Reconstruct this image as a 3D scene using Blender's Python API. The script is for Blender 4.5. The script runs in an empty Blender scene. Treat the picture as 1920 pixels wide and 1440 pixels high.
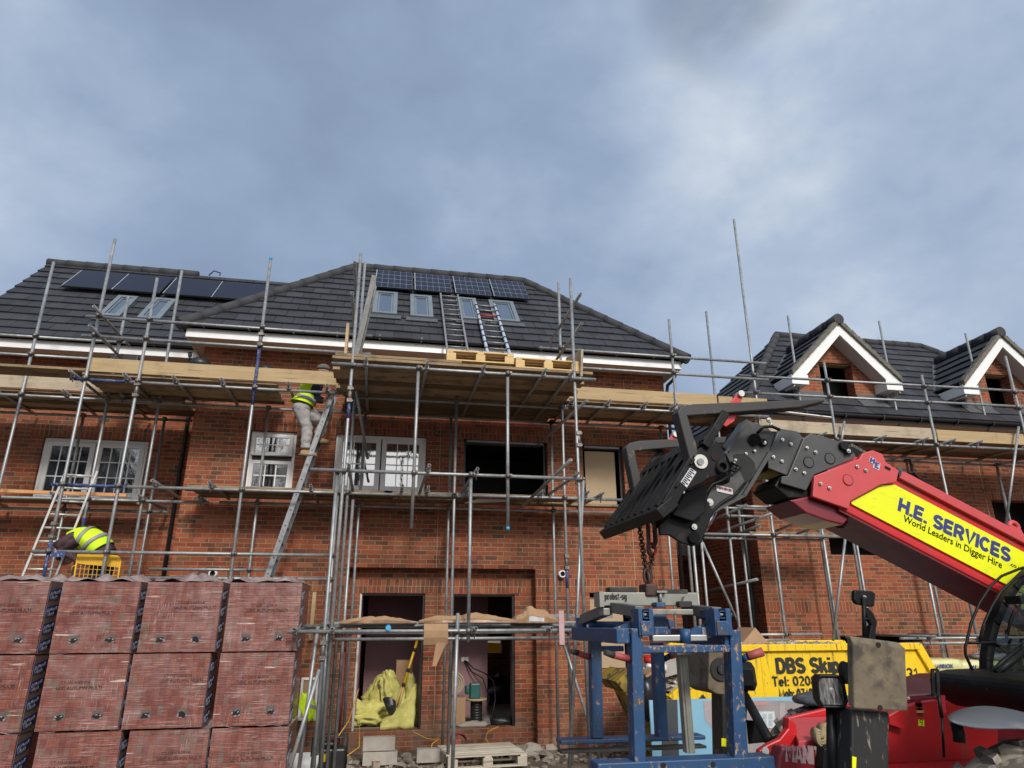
import bpy, bmesh, math, random
from mathutils import Vector, Matrix, noise as mnoise
random.seed(7)
SC = bpy.context.scene
COL = SC.collection
R = math.radians
# ------------------------------------------------------------------ camera
FPX = 1287.0
PITCH, YAW, ROLL = R(19.1), R(10.87), R(-0.2)
CAM = Vector((0, 0, 1.95))
_cy, _sy, _cp, _sp = math.cos(YAW), math.sin(YAW), math.cos(PITCH), math.sin(PITCH)
FWD = Vector((_sy * _cp, _cy * _cp, _sp))
_r = Vector((_cy, -_sy, 0)); _u = _r.cross(FWD)
RT = _r * math.cos(ROLL) + _u * math.sin(ROLL)
UP = -_r * math.sin(ROLL) + _u * math.cos(ROLL)
cd = bpy.data.cameras.new('camera'); cam = bpy.data.objects.new('camera', cd); COL.objects.link(cam)
cd.sensor_fit = 'HORIZONTAL'; cd.sensor_width = 36; cd.lens = 36 * FPX / 1920
cd.clip_start = 0.05; cd.clip_end = 5000
m = Matrix((( RT.x, UP.x, -FWD.x, CAM.x), (RT.y, UP.y, -FWD.y, CAM.y), (RT.z, UP.z, -FWD.z, CAM.z), (0, 0, 0, 1)))
cam.matrix_world = m
SC.camera = cam

def W(px, py, Y):
    """measured position of a feature seen at (px,py) that stands in the vertical plane at distance Y"""
    d = FWD + RT * ((px - 960) / FPX) + UP * ((720 - py) / FPX)
    return CAM + d * (Y / d.y)

# ------------------------------------------------------------------ mesh builder
class MB:
    def __init__(s): s.v = []; s.f = []; s.sm = []
    def face(s, pts, smooth=False):
        i = len(s.v); s.v += [tuple(p) for p in pts]; s.f.append(tuple(range(i, i + len(pts)))); s.sm.append(smooth)
    def mesh(s, vs, fs, smooth=False):
        i = len(s.v); s.v += [tuple(p) for p in vs]
        for f in fs: s.f.append(tuple(i + k for k in f)); s.sm.append(smooth)
        return s
    def hexa(s, p):   # 8 points: bottom 0-3 ccw, top 4-7
        return s.mesh(p, [(3, 2, 1, 0), (4, 5, 6, 7), (0, 1, 5, 4), (1, 2, 6, 5), (2, 3, 7, 6), (3, 0, 4, 7)])
    def box(s, x0, x1, y0, y1, z0, z1):
        return s.hexa([(x0, y0, z0), (x1, y0, z0), (x1, y1, z0), (x0, y1, z0), (x0, y0, z1), (x1, y0, z1), (x1, y1, z1), (x0, y1, z1)])
    def obox(s, c, size, M=None):
        M = M or Matrix.Identity(3); c = Vector(c); a, b, d = [x / 2 for x in size]
        return s.hexa([c + M @ Vector(q) for q in ((-a, -b, -d), (a, -b, -d), (a, b, -d), (-a, b, -d), (-a, -b, d), (a, -b, d), (a, b, d), (-a, b, d))])
    def beam(s, p0, p1, w, h, up=(0, 0, 1)):
        p0, p1 = Vector(p0), Vector(p1); d = (p1 - p0).normalized(); up = Vector(up)
        sd = d.cross(up)
        if sd.length < 1e-4: sd = d.cross(Vector((0, 1, 0)))
        sd.normalize(); u = sd.cross(d); a = sd * w / 2; b = u * h / 2
        return s.hexa([p0 - a - b, p0 + a - b, p1 + a - b, p1 - a - b, p0 - a + b, p0 + a + b, p1 + a + b, p1 - a + b])
    def ring(s, c, d, r, n, ph=0.0):
        d = Vector(d).normalized(); t = d.cross(Vector((0, 0, 1)))
        if t.length < .05: t = d.cross(Vector((1, 0, 0)))
        t.normalize(); b = d.cross(t)
        return [Vector(c) + t * (r * math.cos(2 * math.pi * k / n + ph)) + b * (r * math.sin(2 * math.pi * k / n + ph)) for k in range(n)]
    def skin(s, rings, cap0=True, cap1=True, smooth=True):
        n = len(rings[0]); vs = [p for r in rings for p in r]; fs = []
        for i in range(len(rings) - 1):
            for k in range(n):
                fs.append((i * n + k, i * n + (k + 1) % n, (i + 1) * n + (k + 1) % n, (i + 1) * n + k))
        s.mesh(vs, fs, smooth)
        if cap0: s.face(rings[0][::-1])
        if cap1: s.face(rings[-1])
        return s
    def cyl(s, p0, p1, r0, r1=None, n=12):
        p0, p1 = Vector(p0), Vector(p1); d = p1 - p0; r1 = r0 if r1 is None else r1
        return s.skin([s.ring(p0, d, r0, n), s.ring(p1, d, r1, n)])
    def tube(s, p0, p1, r=.024, n=10, hollow=True):
        p0, p1 = Vector(p0), Vector(p1); d = p1 - p0; e = d.normalized()
        if not hollow: return s.cyl(p0, p1, r, n=n)
        L = min(.12, d.length * .3)
        return s.skin([s.ring(p0 + e * L, d, r * .8, n), s.ring(p0, d, r * .8, n), s.ring(p0, d, r, n), s.ring(p1, d, r, n), s.ring(p1, d, r * .8, n), s.ring(p1 - e * L, d, r * .8, n)])
    def path(s, pts, r, n=8, cap=True):
        pts = [Vector(p) for p in pts]; rs = []
        rad = r if isinstance(r, (list, tuple)) else [r] * len(pts)
        tprev = None
        for i, p in enumerate(pts):
            d = (pts[min(i + 1, len(pts) - 1)] - pts[max(i - 1, 0)]).normalized()
            if tprev is None:
                t = d.cross(Vector((0, 0, 1)))
                if t.length < .05: t = d.cross(Vector((1, 0, 0)))
            else: t = tprev - d * tprev.dot(d)
            t.normalize(); tprev = t; b = d.cross(t)
            rs.append([p + t * (rad[i] * math.cos(2 * math.pi * k / n)) + b * (rad[i] * math.sin(2 * math.pi * k / n)) for k in range(n)])
        return s.skin(rs, cap, cap)
    def prism(s, poly, vec):
        vec = Vector(vec); a = [Vector(p) for p in poly]; b = [p + vec for p in a]; n = len(a)
        s.face(a[::-1]); s.face(b)
        for k in range(n): s.face([a[k], a[(k + 1) % n], b[(k + 1) % n], b[k]])
        return s
    def plate(s, px, Y, thick):
        """polygon of measured points in the plane at distance Y, thickness going away"""
        return s.prism([W(x, y, Y) for x, y in px], (0, thick, 0))
    def link(s, c, ax, side, a, b, r, n=6, m=10):
        """chain link: oval ring, long half axis a along ax, half width b along side"""
        ax, side = Vector(ax).normalized(), Vector(side).normalized(); nn = ax.cross(side); rs = []
        for k in range(m):
            t = 2 * math.pi * k / m; p = Vector(c) + ax * (a * math.cos(t)) + side * (b * math.sin(t))
            o = (ax * math.cos(t) / a + side * math.sin(t) / b).normalized()
            rs.append([p + o * (r * math.cos(2 * math.pi * j / n)) + nn * (r * math.sin(2 * math.pi * j / n)) for j in range(n)])
        rs.append(rs[0]); return s.skin(rs, False, False)
    def blob(s, c, rx, ry, rz, amp=.15, sc=2.0, seed=0, nu=14, nv=9, M=None, flat=None):
        vs = []; fs = []; c = Vector(c)
        for j in range(nv + 1):
            th = math.pi * j / nv
            for i in range(nu):
                ph = 2 * math.pi * i / nu
                q = Vector((math.sin(th) * math.cos(ph), math.sin(th) * math.sin(ph), math.cos(th)))
                k = 1 + amp * mnoise.noise(q * sc + Vector((seed * 7.3, seed, 0)))
                q = Vector((q.x * rx * k, q.y * ry * k, q.z * rz * k))
                if flat is not None and q.z < flat: q.z = flat
                vs.append(c + (M @ q if M else q))
        for j in range(nv):
            for i in range(nu):
                fs.append((j * nu + i, (j + 1) * nu + i, (j + 1) * nu + (i + 1) % nu, j * nu + (i + 1) % nu))
        return s.mesh(vs, fs, True)
    def sheet(s, grid, smooth=True, thick=0.0):
        nr, nc = len(grid), len(grid[0]); vs = [p for r in grid for p in r]; fs = []
        for i in range(nr - 1):
            for j in range(nc - 1):
                a = i * nc + j; fs.append((a, a + 1, a + nc + 1, a + nc))
        return s.mesh(vs, fs, smooth)
    def build(s, name, mat=None, parent=None, bevel=0, seg=2, weld=True, solid=0, subd=0, label=None):
        me = bpy.data.meshes.new(name); me.from_pydata([tuple(p) for p in s.v], [], s.f)
        for p, q in zip(me.polygons, s.sm): p.use_smooth = q
        bm = bmesh.new(); bm.from_mesh(me)
        if weld: bmesh.ops.remove_doubles(bm, verts=bm.verts, dist=1e-5)
        bmesh.ops.recalc_face_normals(bm, faces=bm.faces); bm.to_mesh(me); bm.free()
        if mat: me.materials.append(mat)
        o = bpy.data.objects.new(name, me); COL.objects.link(o)
        if solid:
            md = o.modifiers.new('solid', 'SOLIDIFY'); md.thickness = solid; md.offset = 0
        if bevel:
            md = o.modifiers.new('bevel', 'BEVEL'); md.width = bevel; md.segments = seg; md.limit_method = 'ANGLE'; md.angle_limit = R(40)
        if subd:
            md = o.modifiers.new('subd', 'SUBSURF'); md.levels = subd; md.render_levels = subd
        if parent: setparent(o, parent)
        if label: o['label'] = label
        return o

def setparent(o, root):
    o.parent = root
    p = root; off = Vector((0, 0, 0))
    while p is not None and not p.get('local'):
        if p.type == 'EMPTY': off += p.location
        p = p.parent
    if not root.get('local') and root.type == 'EMPTY': o.matrix_parent_inverse = Matrix.Translation(-off)

def thing(name, label, cat, loc=(0, 0, 0), group=None, local=False, rz=0):
    """an Empty at the thing's base; parts are modelled in place (or, with local=True, round the origin)"""
    o = bpy.data.objects.new(name, None); COL.objects.link(o); o.location = loc; o.rotation_euler.z = rz
    o.empty_display_size = .2; o['label'] = label; o['category'] = cat
    if group: o['group'] = group
    if local: o['local'] = True
    return o
def tag(o, label, cat, group=None):
    o['label'] = label; o['category'] = cat
    if group: o['group'] = group
    return o
def structure(o): o['kind'] = 'structure'; return o
def copy_tree(root, loc, rz=None, label=None):
    r = root.copy(); COL.objects.link(r); r.location = loc
    if rz is not None: r.rotation_euler.z = rz
    if label: r['label'] = label
    for ch in list(root.children):
        c = ch.copy(); COL.objects.link(c); c.parent = r
        for g in list(ch.children):
            d = g.copy(); COL.objects.link(d); d.parent = c
    return r

def text(name, body, mat, parent, origin, xdir, udir, size, bold=0.0, sx=1.0, depth=.002, align='LEFT', space=1.0):
    cu = bpy.data.curves.new(name, 'FONT'); cu.body = body; cu.size = size; cu.offset = bold * size; cu.extrude = depth
    cu.align_x = align; cu.space_character = space; cu.resolution_u = 3
    t = bpy.data.objects.new('tmp', cu); COL.objects.link(t)
    dg = bpy.context.evaluated_depsgraph_get(); dg.update()
    me = bpy.data.meshes.new_from_object(t.evaluated_get(dg)); bpy.data.objects.remove(t)
    x = Vector(xdir).normalized(); u = Vector(udir); u = (u - x * u.dot(x)).normalized(); n = x.cross(u)
    M = Matrix(((x.x * sx, u.x, n.x, origin[0]), (x.y * sx, u.y, n.y, origin[1]), (x.z * sx, u.z, n.z, origin[2]), (0, 0, 0, 1)))
    me.transform(M); me.name = name; me.materials.clear(); me.materials.append(mat)
    o = bpy.data.objects.new(name, me); COL.objects.link(o)
    if parent: setparent(o, parent)
    return o

# ------------------------------------------------------------------ materials
class NT:
    def __init__(s, tree): s.t = tree
    def n(s, typ, props=None, **inp):
        nd = s.t.nodes.new(typ)
        for k, v in (props or {}).items(): setattr(nd, k, v)
        for k, v in inp.items():
            key = int(k[1:]) if k[0] == 'i' and k[1:].isdigit() else k.replace('_', ' ')
            sk = nd.inputs[key]
            if isinstance(v, bpy.types.NodeSocket): s.t.links.new(v, sk)
            else: sk.default_value = v
        return nd
    def math(s, op, a, b=0.0, c=0.0, clamp=False): return s.n('ShaderNodeMath', {'operation': op, 'use_clamp': clamp}, i0=a, i1=b, i2=c).outputs[0]
    def mix(s, f, a, b, bl='MIX'):
        nd = s.n('ShaderNodeMix', {'data_type': 'RGBA', 'blend_type': bl})
        for k, v in ((0, f), (6, a), (7, b)):
            if isinstance(v, bpy.types.NodeSocket): s.t.links.new(v, nd.inputs[k])
            else: nd.inputs[k].default_value = (*v, 1) if isinstance(v, tuple) and len(v) == 3 else v
        return nd.outputs[2]
    def ramp(s, f, stops, interp='LINEAR'):
        nd = s.n('ShaderNodeValToRGB', None, Fac=f); cr = nd.color_ramp; cr.interpolation = interp
        while len(cr.elements) < len(stops): cr.elements.new(.5)
        for e, (p, c) in zip(cr.elements, stops): e.position = p; e.color = (*c, 1) if len(c) == 3 else c
        return nd.outputs[0]
    def noise(s, vec, scale, detail=4, rough=.55, dist=0): return s.n('ShaderNodeTexNoise', None, Vector=vec, Scale=scale, Detail=detail, Roughness=rough, Distortion=dist).outputs[0]
    def map(s, vec, scale=(1, 1, 1), rot=(0, 0, 0), loc=(0, 0, 0)): return s.n('ShaderNodeMapping', None, Vector=vec, Location=loc, Rotation=rot, Scale=scale).outputs[0]
    def pos(s): return s.n('ShaderNodeNewGeometry').outputs['Position']
    def step(s, v, lo, hi): return s.n('ShaderNodeMapRange', {'interpolation_type': 'SMOOTHSTEP'}, Value=v, i1=lo, i2=hi).outputs[0]

MATS = {}
def newmat(name):
    m = bpy.data.materials.new(name); m.use_nodes = True; t = m.node_tree; b = t.nodes['Principled BSDF']; MATS[name] = m
    return m, NT(t), b
def setin(nt, b, key, v):
    if isinstance(v, bpy.types.NodeSocket): nt.t.links.new(v, b.inputs[key])
    else: b.inputs[key].default_value = (*v, 1) if isinstance(v, tuple) and len(v) == 3 else v
def M(name, c1, c2=None, scale=4.0, rough=.6, metal=0.0, dirt=None, dscale=6.0, dlo=.55, dhi=.7, bump=0.0, bscale=40.0, stretch=(1, 1, 1), spec=.5, coat=0.0, chips=None, cscale=25, clo=.62, chi=.66, dstretch=None, island=0.0):
    m, nt, b = newmat(name); p = nt.map(nt.pos(), stretch)
    c2 = c2 or tuple(x * .8 for x in c1)
    n1 = nt.noise(p, scale, 5, .6)
    col = nt.ramp(n1, [(.3, c1), (.7, c2)])
    if island: col = nt.mix(nt.math('MULTIPLY', nt.n('ShaderNodeNewGeometry').outputs['Random Per Island'], island), col, tuple(min(1, x * 2.1 + .012) for x in c2))
    if dirt:
        pd = nt.map(nt.pos(), dstretch) if dstretch else p
        f = nt.step(nt.noise(pd, dscale, 6, .65), dlo, dhi); col = nt.mix(f, col, dirt)
    r = nt.math('ADD', nt.math('MULTIPLY', n1, .16), rough - .08)
    if chips:
        f = nt.math('MULTIPLY', nt.step(nt.noise(nt.map(nt.pos(), (1, 1, .55)), cscale, 5, .7), clo - .03, chi - .03), nt.step(nt.noise(nt.pos(), cscale * .16 + 1.2, 3, .6), .44, .56)); col = nt.mix(f, col, chips)
        r = nt.math('ADD', r, nt.math('MULTIPLY', f, .3))
    setin(nt, b, 'Base Color', col); setin(nt, b, 'Roughness', r); setin(nt, b, 'Metallic', metal)
    b.inputs['Specular IOR Level'].default_value = spec; b.inputs['Coat Weight'].default_value = coat; b.inputs['Coat Roughness'].default_value = .15
    if bump:
        bn = nt.n('ShaderNodeBump', None, Strength=bump, Distance=.01, Height=nt.noise(p, bscale, 4, .6)); setin(nt, b, 'Normal', bn.outputs[0])
    return m

def brick_mat(name, soldier=False, dark=1.0):
    m, nt, b = newmat(name)
    g = nt.n('ShaderNodeNewGeometry'); sp = nt.n('ShaderNodeSeparateXYZ', None, i0=g.outputs['Position']); sn = nt.n('ShaderNodeSeparateXYZ', None, i0=g.outputs['True Normal'])
    side = nt.math('GREATER_THAN', nt.math('ABSOLUTE', sn.outputs[0]), .5)
    flat = nt.math('GREATER_THAN', nt.math('ABSOLUTE', sn.outputs[2]), .7)
    hx = nt.math('ADD', nt.math('MULTIPLY', sp.outputs[0], nt.math('SUBTRACT', 1.0, side)), nt.math('MULTIPLY', sp.outputs[1], side))
    z = nt.math('ADD', nt.math('MULTIPLY', sp.outputs[2], nt.math('SUBTRACT', 1.0, flat)), nt.math('MULTIPLY', sp.outputs[1], flat))
    wob = nt.math('MULTIPLY', nt.math('SUBTRACT', nt.noise(g.outputs['Position'], 2.2, 2), .5), .012)
    z = nt.math('ADD', z, wob)
    bw, bh = (.075, .228) if soldier else (.225, .075)
    zz = nt.math('ADD', z, 10.0); xx = nt.math('ADD', hx, 50.0)
    row = nt.math('FLOOR', nt.math('DIVIDE', zz, bh))
    off = 0.0 if soldier else nt.math('MULTIPLY', nt.math('MODULO', row, 2.0), bw / 2)
    jit = nt.math('MULTIPLY', nt.math('SUBTRACT', nt.n('ShaderNodeTexWhiteNoise', {'noise_dimensions': '1D'}, W=row).outputs[0], .5), .022)
    u = nt.math('DIVIDE', nt.math('ADD', nt.math('ADD', xx, off), jit), bw)
    colm = nt.math('FLOOR', u)
    fu = nt.math('MULTIPLY', nt.math('FRACT', u), bw); fv = nt.math('MULTIPLY', nt.math('FRACT', nt.math('DIVIDE', zz, bh)), bh)
    edge = nt.math('MINIMUM', nt.math('MINIMUM', fu, nt.math('SUBTRACT', bw, fu)), nt.math('MINIMUM', fv, nt.math('SUBTRACT', bh, fv)))
    rag = nt.math('MULTIPLY', nt.math('SUBTRACT', nt.noise(g.outputs['Position'], 60, 3), .5), .006)
    mort = nt.step(nt.math('ADD', edge, rag), .0035, .0075)      # 0 in mortar, 1 on brick
    cid = nt.n('ShaderNodeCombineXYZ', None, X=colm, Y=row, Z=nt.math('MULTIPLY', side, 7.0)).outputs[0]
    wn = nt.n('ShaderNodeTexWhiteNoise', {'noise_dimensions': '3D'}, Vector=cid); rnd = wn.outputs[0]
    base = nt.ramp(rnd, [(0, (.19, .046, .025)), (.2, (.275, .070, .033)), (.45, (.345, .096, .043)), (.65, (.245, .062, .035)), (.78, (.345, .122, .053)), (.87, (.205, .082, .044)), (.94, (.15, .062, .039)), (1, (.125, .052, .034))])
    big = nt.noise(g.outputs['Position'], .8, 3)
    base = nt.mix(nt.math('MULTIPLY', nt.step(big, .3, .75), .45), base, (.13, .070, .048))
    # scorched patches that cover part of some bricks
    r2 = nt.n('ShaderNodeTexWhiteNoise', {'noise_dimensions': '3D'}, Vector=nt.n('ShaderNodeVectorMath', {'operation': 'ADD'}, i0=cid, i1=(3.7, 9.1, 2.2)).outputs[0]).outputs[0]
    patch = nt.math('MULTIPLY', nt.step(r2, .70, .80), nt.step(nt.noise(nt.map(g.outputs['Position'], (1, 1, .4)), 9, 3), .47, .60))
    base = nt.mix(nt.math('MULTIPLY', patch, .70), base, (.075, .045, .032))
    fine = nt.noise(g.outputs['Position'], 45, 5, .7)
    base = nt.mix(nt.step(fine, .62, .8), base, (.32, .2, .13)) if not soldier else nt.mix(nt.math('MULTIPLY', nt.step(fine, .64, .8), .6), base, (.3, .2, .13))
    base = nt.mix(nt.math('MULTIPLY', nt.step(fine, .5, .2), .5), base, (.11, .033, .02))
    mcol = nt.ramp(nt.noise(g.outputs['Position'], 7, 4), [(.3, (.235, .165, .10)), (.7, (.36, .265, .165))])
    mcol = nt.mix(nt.step(nt.noise(g.outputs['Position'], 2.5, 3), .52, .7), mcol, (.24, .16, .11))
    col = nt.mix(mort, mcol, base)
    # splashes of mortar and dust near the ground
    lo = nt.math('MULTIPLY', nt.step(sp.outputs[2], 1.1, -.1), nt.step(nt.noise(g.outputs['Position'], 3, 5), .35, .75))
    col = nt.mix(nt.math('MULTIPLY', lo, .7), col, (.27, .2, .15))
    if dark != 1: col = nt.mix(1 - dark, col, (.02, .015, .012))
    setin(nt, b, 'Base Color', col); setin(nt, b, 'Roughness', .9); b.inputs['Specular IOR Level'].default_value = .2
    h = nt.math('ADD', nt.math('MULTIPLY', mort, .9), nt.math('MULTIPLY', fine, .35))
    setin(nt, b, 'Normal', nt.n('ShaderNodeBump', None, Strength=.8, Distance=.006, Height=h).outputs[0])
    return m

def wood_mat(name, c1, c2, axis=0, knots=True, dirt=None, dlo=.5):
    m, nt, b = newmat(name); st = [14, 14, 14]; st[axis] = .9
    p = nt.map(nt.pos(), tuple(st)); n1 = nt.noise(p, 1.5, 6, .65, .6)
    brd = nt.map(nt.pos(), (.26, 4.44, 4.44) if axis == 0 else (4.44, .26, 4.44))
    wn = nt.noise(brd, 1.0, 0)
    col = nt.ramp(nt.math('ADD', n1, nt.math('MULTIPLY', nt.math('SUBTRACT', nt.n('ShaderNodeNewGeometry').outputs['Random Per Island'], .5), .75)), [(.25, c1), (.75, c2)])
    if knots: col = nt.mix(nt.math('MULTIPLY', nt.step(nt.noise(nt.map(nt.pos(), tuple(x * .6 for x in st)), 2.2, 2), .66, .72), .6), col, tuple(x * .35 for x in c1))
    if dirt: col = nt.mix(nt.math('MULTIPLY', nt.step(nt.noise(nt.pos(), 3.0, 6, .7), dlo, dlo + .25), .8), col, dirt)
    setin(nt, b, 'Base Color', col); setin(nt, b, 'Roughness', .8); b.inputs['Specular IOR Level'].default_value = .25
    setin(nt, b, 'Normal', nt.n('ShaderNodeBump', None, Strength=.35, Distance=.004, Height=n1).outputs[0])
    return m

def glass_mat(name, dark=(.012, .014, .016), wavy=.12, wscale=1.6):
    m, nt, b = newmat(name); setin(nt, b, 'Base Color', dark); setin(nt, b, 'Roughness', .04); b.inputs['Specular IOR Level'].default_value = 1.0
    b.inputs['IOR'].default_value = 2.5
    h = nt.noise(nt.map(nt.pos(), (1, 1, .5)), wscale, 5, .6, 1.2)
    setin(nt, b, 'Normal', nt.n('ShaderNodeBump', None, Strength=wavy, Distance=.05, Height=h).outputs[0])
    return m

BRICK = brick_mat('red_multi_brick'); SOLD = brick_mat('soldier_brick', True)
def galv():
    m, nt, b = newmat('galvanised_tube'); p = nt.pos()
    n1 = nt.noise(p, 14, 5, .65); n2 = nt.noise(p, 1.7, 3)
    col = nt.ramp(nt.math('ADD', nt.math('MULTIPLY', n1, .6), nt.math('MULTIPLY', n2, .5)), [(.3, (.15, .158, .162)), (.52, (.28, .29, .29)), (.75, (.43, .44, .43))])
    col = nt.mix(nt.math('MULTIPLY', nt.step(nt.noise(p, 5, 5, .7), .60, .72), .55), col, (.17, .12, .09))
    col = nt.mix(nt.step(nt.noise(p, 30, 3, .7), .69, .74), col, (.62, .58, .5))
    setin(nt, b, 'Base Color', col); setin(nt, b, 'Metallic', .55); setin(nt, b, 'Roughness', nt.math('ADD', .36, nt.math('MULTIPLY', n1, .25)))
    return m
GALV = galv()
COUP = M('coupler_steel', (.23, .22, .21), (.11, .09, .075), 22, .5, .6, dirt=(.16, .08, .045), dscale=9, dlo=.55, dhi=.7)
BLUEP = M('blue_band_paint', (.018, .034, .115), (.03, .055, .16), 20, .55, chips=(.4, .4, .38), cscale=40, clo=.58, chi=.62)
CAPB = M('sky_blue_cap', (.05, .36, .62), None, 10, .5)
BOARD = wood_mat('scaffold_board', (.12, .080, .044), (.36, .26, .155), 0, dirt=(.09, .065, .042), dlo=.46)
BOARDY = wood_mat('scaffold_board_crosswise', (.27, .2, .12), (.4, .31, .2), 1, dirt=(.13, .1, .07), dlo=.45)
TOEB = wood_mat('toe_board', (.37, .265, .14), (.50, .38, .225), 0, dirt=(.25, .185, .11), dlo=.50)
OLDB = wood_mat('old_toe_board', (.38, .31, .22), (.50, .42, .31), 0, dirt=(.22, .18, .13), dlo=.47)
NEWWOOD = wood_mat('new_pallet_wood', (.58, .40, .18), (.72, .53, .28), 0)
GREYWOOD = wood_mat('weathered_pallet_wood', (.42, .37, .29), (.56, .51, .42), 0, dirt=(.25, .21, .16))
TILE = M('charcoal_roof_tile', (.022, .023, .027), (.038, .039, .045), 3.0, .66, dirt=(.07, .07, .073), dscale=9, dlo=.62, dhi=.8, bump=.15, bscale=60, spec=.25, island=.27)
TILEB = M('roof_underlay', (.012, .012, .014), None, 3, .8)
RIDGE = M('ridge_tile_concrete', (.040, .041, .045), (.062, .061, .064), 5, .8, bump=.2, bscale=80, spec=.25)
MORT = M('verge_mortar', (.17, .155, .125), (.1, .095, .08), 14, .95, bump=.5, bscale=50)
UPVC = M('white_upvc', (.80, .80, .79), (.72, .72, .71), 2, .35)
UPVCF = M('taped_window_frame', (.72, .71, .69), (.62, .61, .59), 3, .45, chips=(.12, .12, .13), cscale=38, clo=.73, chi=.75)
SOFF = M('shaded_white_soffit', (.62, .58, .55), (.56, .52, .49), 2, .6)  # shade and pinkish brick bounce are tinted into this white
BLACKP = M('black_plastic', (.012, .012, .013), (.02, .02, .021), 8, .42)
GLASS = glass_mat('window_glass', (.004, .005, .006), .035, 2.2); SKYGL = glass_mat('roof_window_glass', (.05, .07, .1), .02)
GREYFR = M('grey_roof_window_frame', (.12, .15, .17), (.16, .19, .21), 3, .4)
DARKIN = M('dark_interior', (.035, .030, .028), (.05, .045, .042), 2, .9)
PLAST = M('pink_plasterboard', (.30, .17, .18), (.26, .14, .15), 1.5, .85)
FLOORC = M('dusty_screed', (.30, .28, .26), (.2, .185, .17), 3, .9, dirt=(.45, .42, .38), dscale=9)
BEIGE = M('beige_sheet_board', (.40, .295, .18), (.36, .265, .16), 2, .7)
CARD = M('brown_cardboard', (.36, .22, .12), (.28, .17, .09), 5, .8, bump=.15, bscale=9)
TAPE = M('white_packing_tape', (.6, .52, .47), (.55, .3, .24), 12, .4)
ALU = M('aluminium', (.27, .28, .29), (.20, .205, .21), 9, .5, .35, dirt=(.14, .13, .12), dscale=11, dlo=.5)
ALUW = M('pale_aluminium', (.66, .65, .62), (.5, .49, .47), 9, .4, .35, dirt=(.3, .28, .25), dscale=11)
GREYB = M('pale_blue_grey_metal', (.52, .58, .68), (.44, .5, .6), 8, .4, .3)
REDP = M('red_paint', (.45, .02, .018), (.4, .018, .016), 6, .4)
HIVIS = M('hi_vis_yellow', (.62, .86, .012), (.5, .72, .01), 5, .8, bump=.25, bscale=14)
REFL = M('reflective_grey', (.30, .31, .32), (.24, .25, .26), 9, .5)
INSUL = M('yellow_glass_wool', (.60, .555, .17), (.44, .40, .09), 8, .95, dirt=(.64, .60, .30), dscale=16, dlo=.5, bump=.55, bscale=30)
RUBB = M('rubble_grey', (.35, .30, .25), (.22, .18, .145), 6, .95, dirt=(.26, .13, .09), dscale=2, dlo=.56, dhi=.62, bump=.5, bscale=30)
BLOCK = M('concrete_block', (.42, .385, .33), (.33, .3, .26), 12, .95, bump=.4, bscale=90)
LETB = M('dark_blue_lettering', (.028, .034, .16), (.035, .042, .19), 9, .45)
LETK = M('black_lettering', (.01, .01, .01), (.02, .02, .018), 9, .6)
LETW = M('white_lettering', (.6, .6, .62), None, 9, .6)
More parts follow.
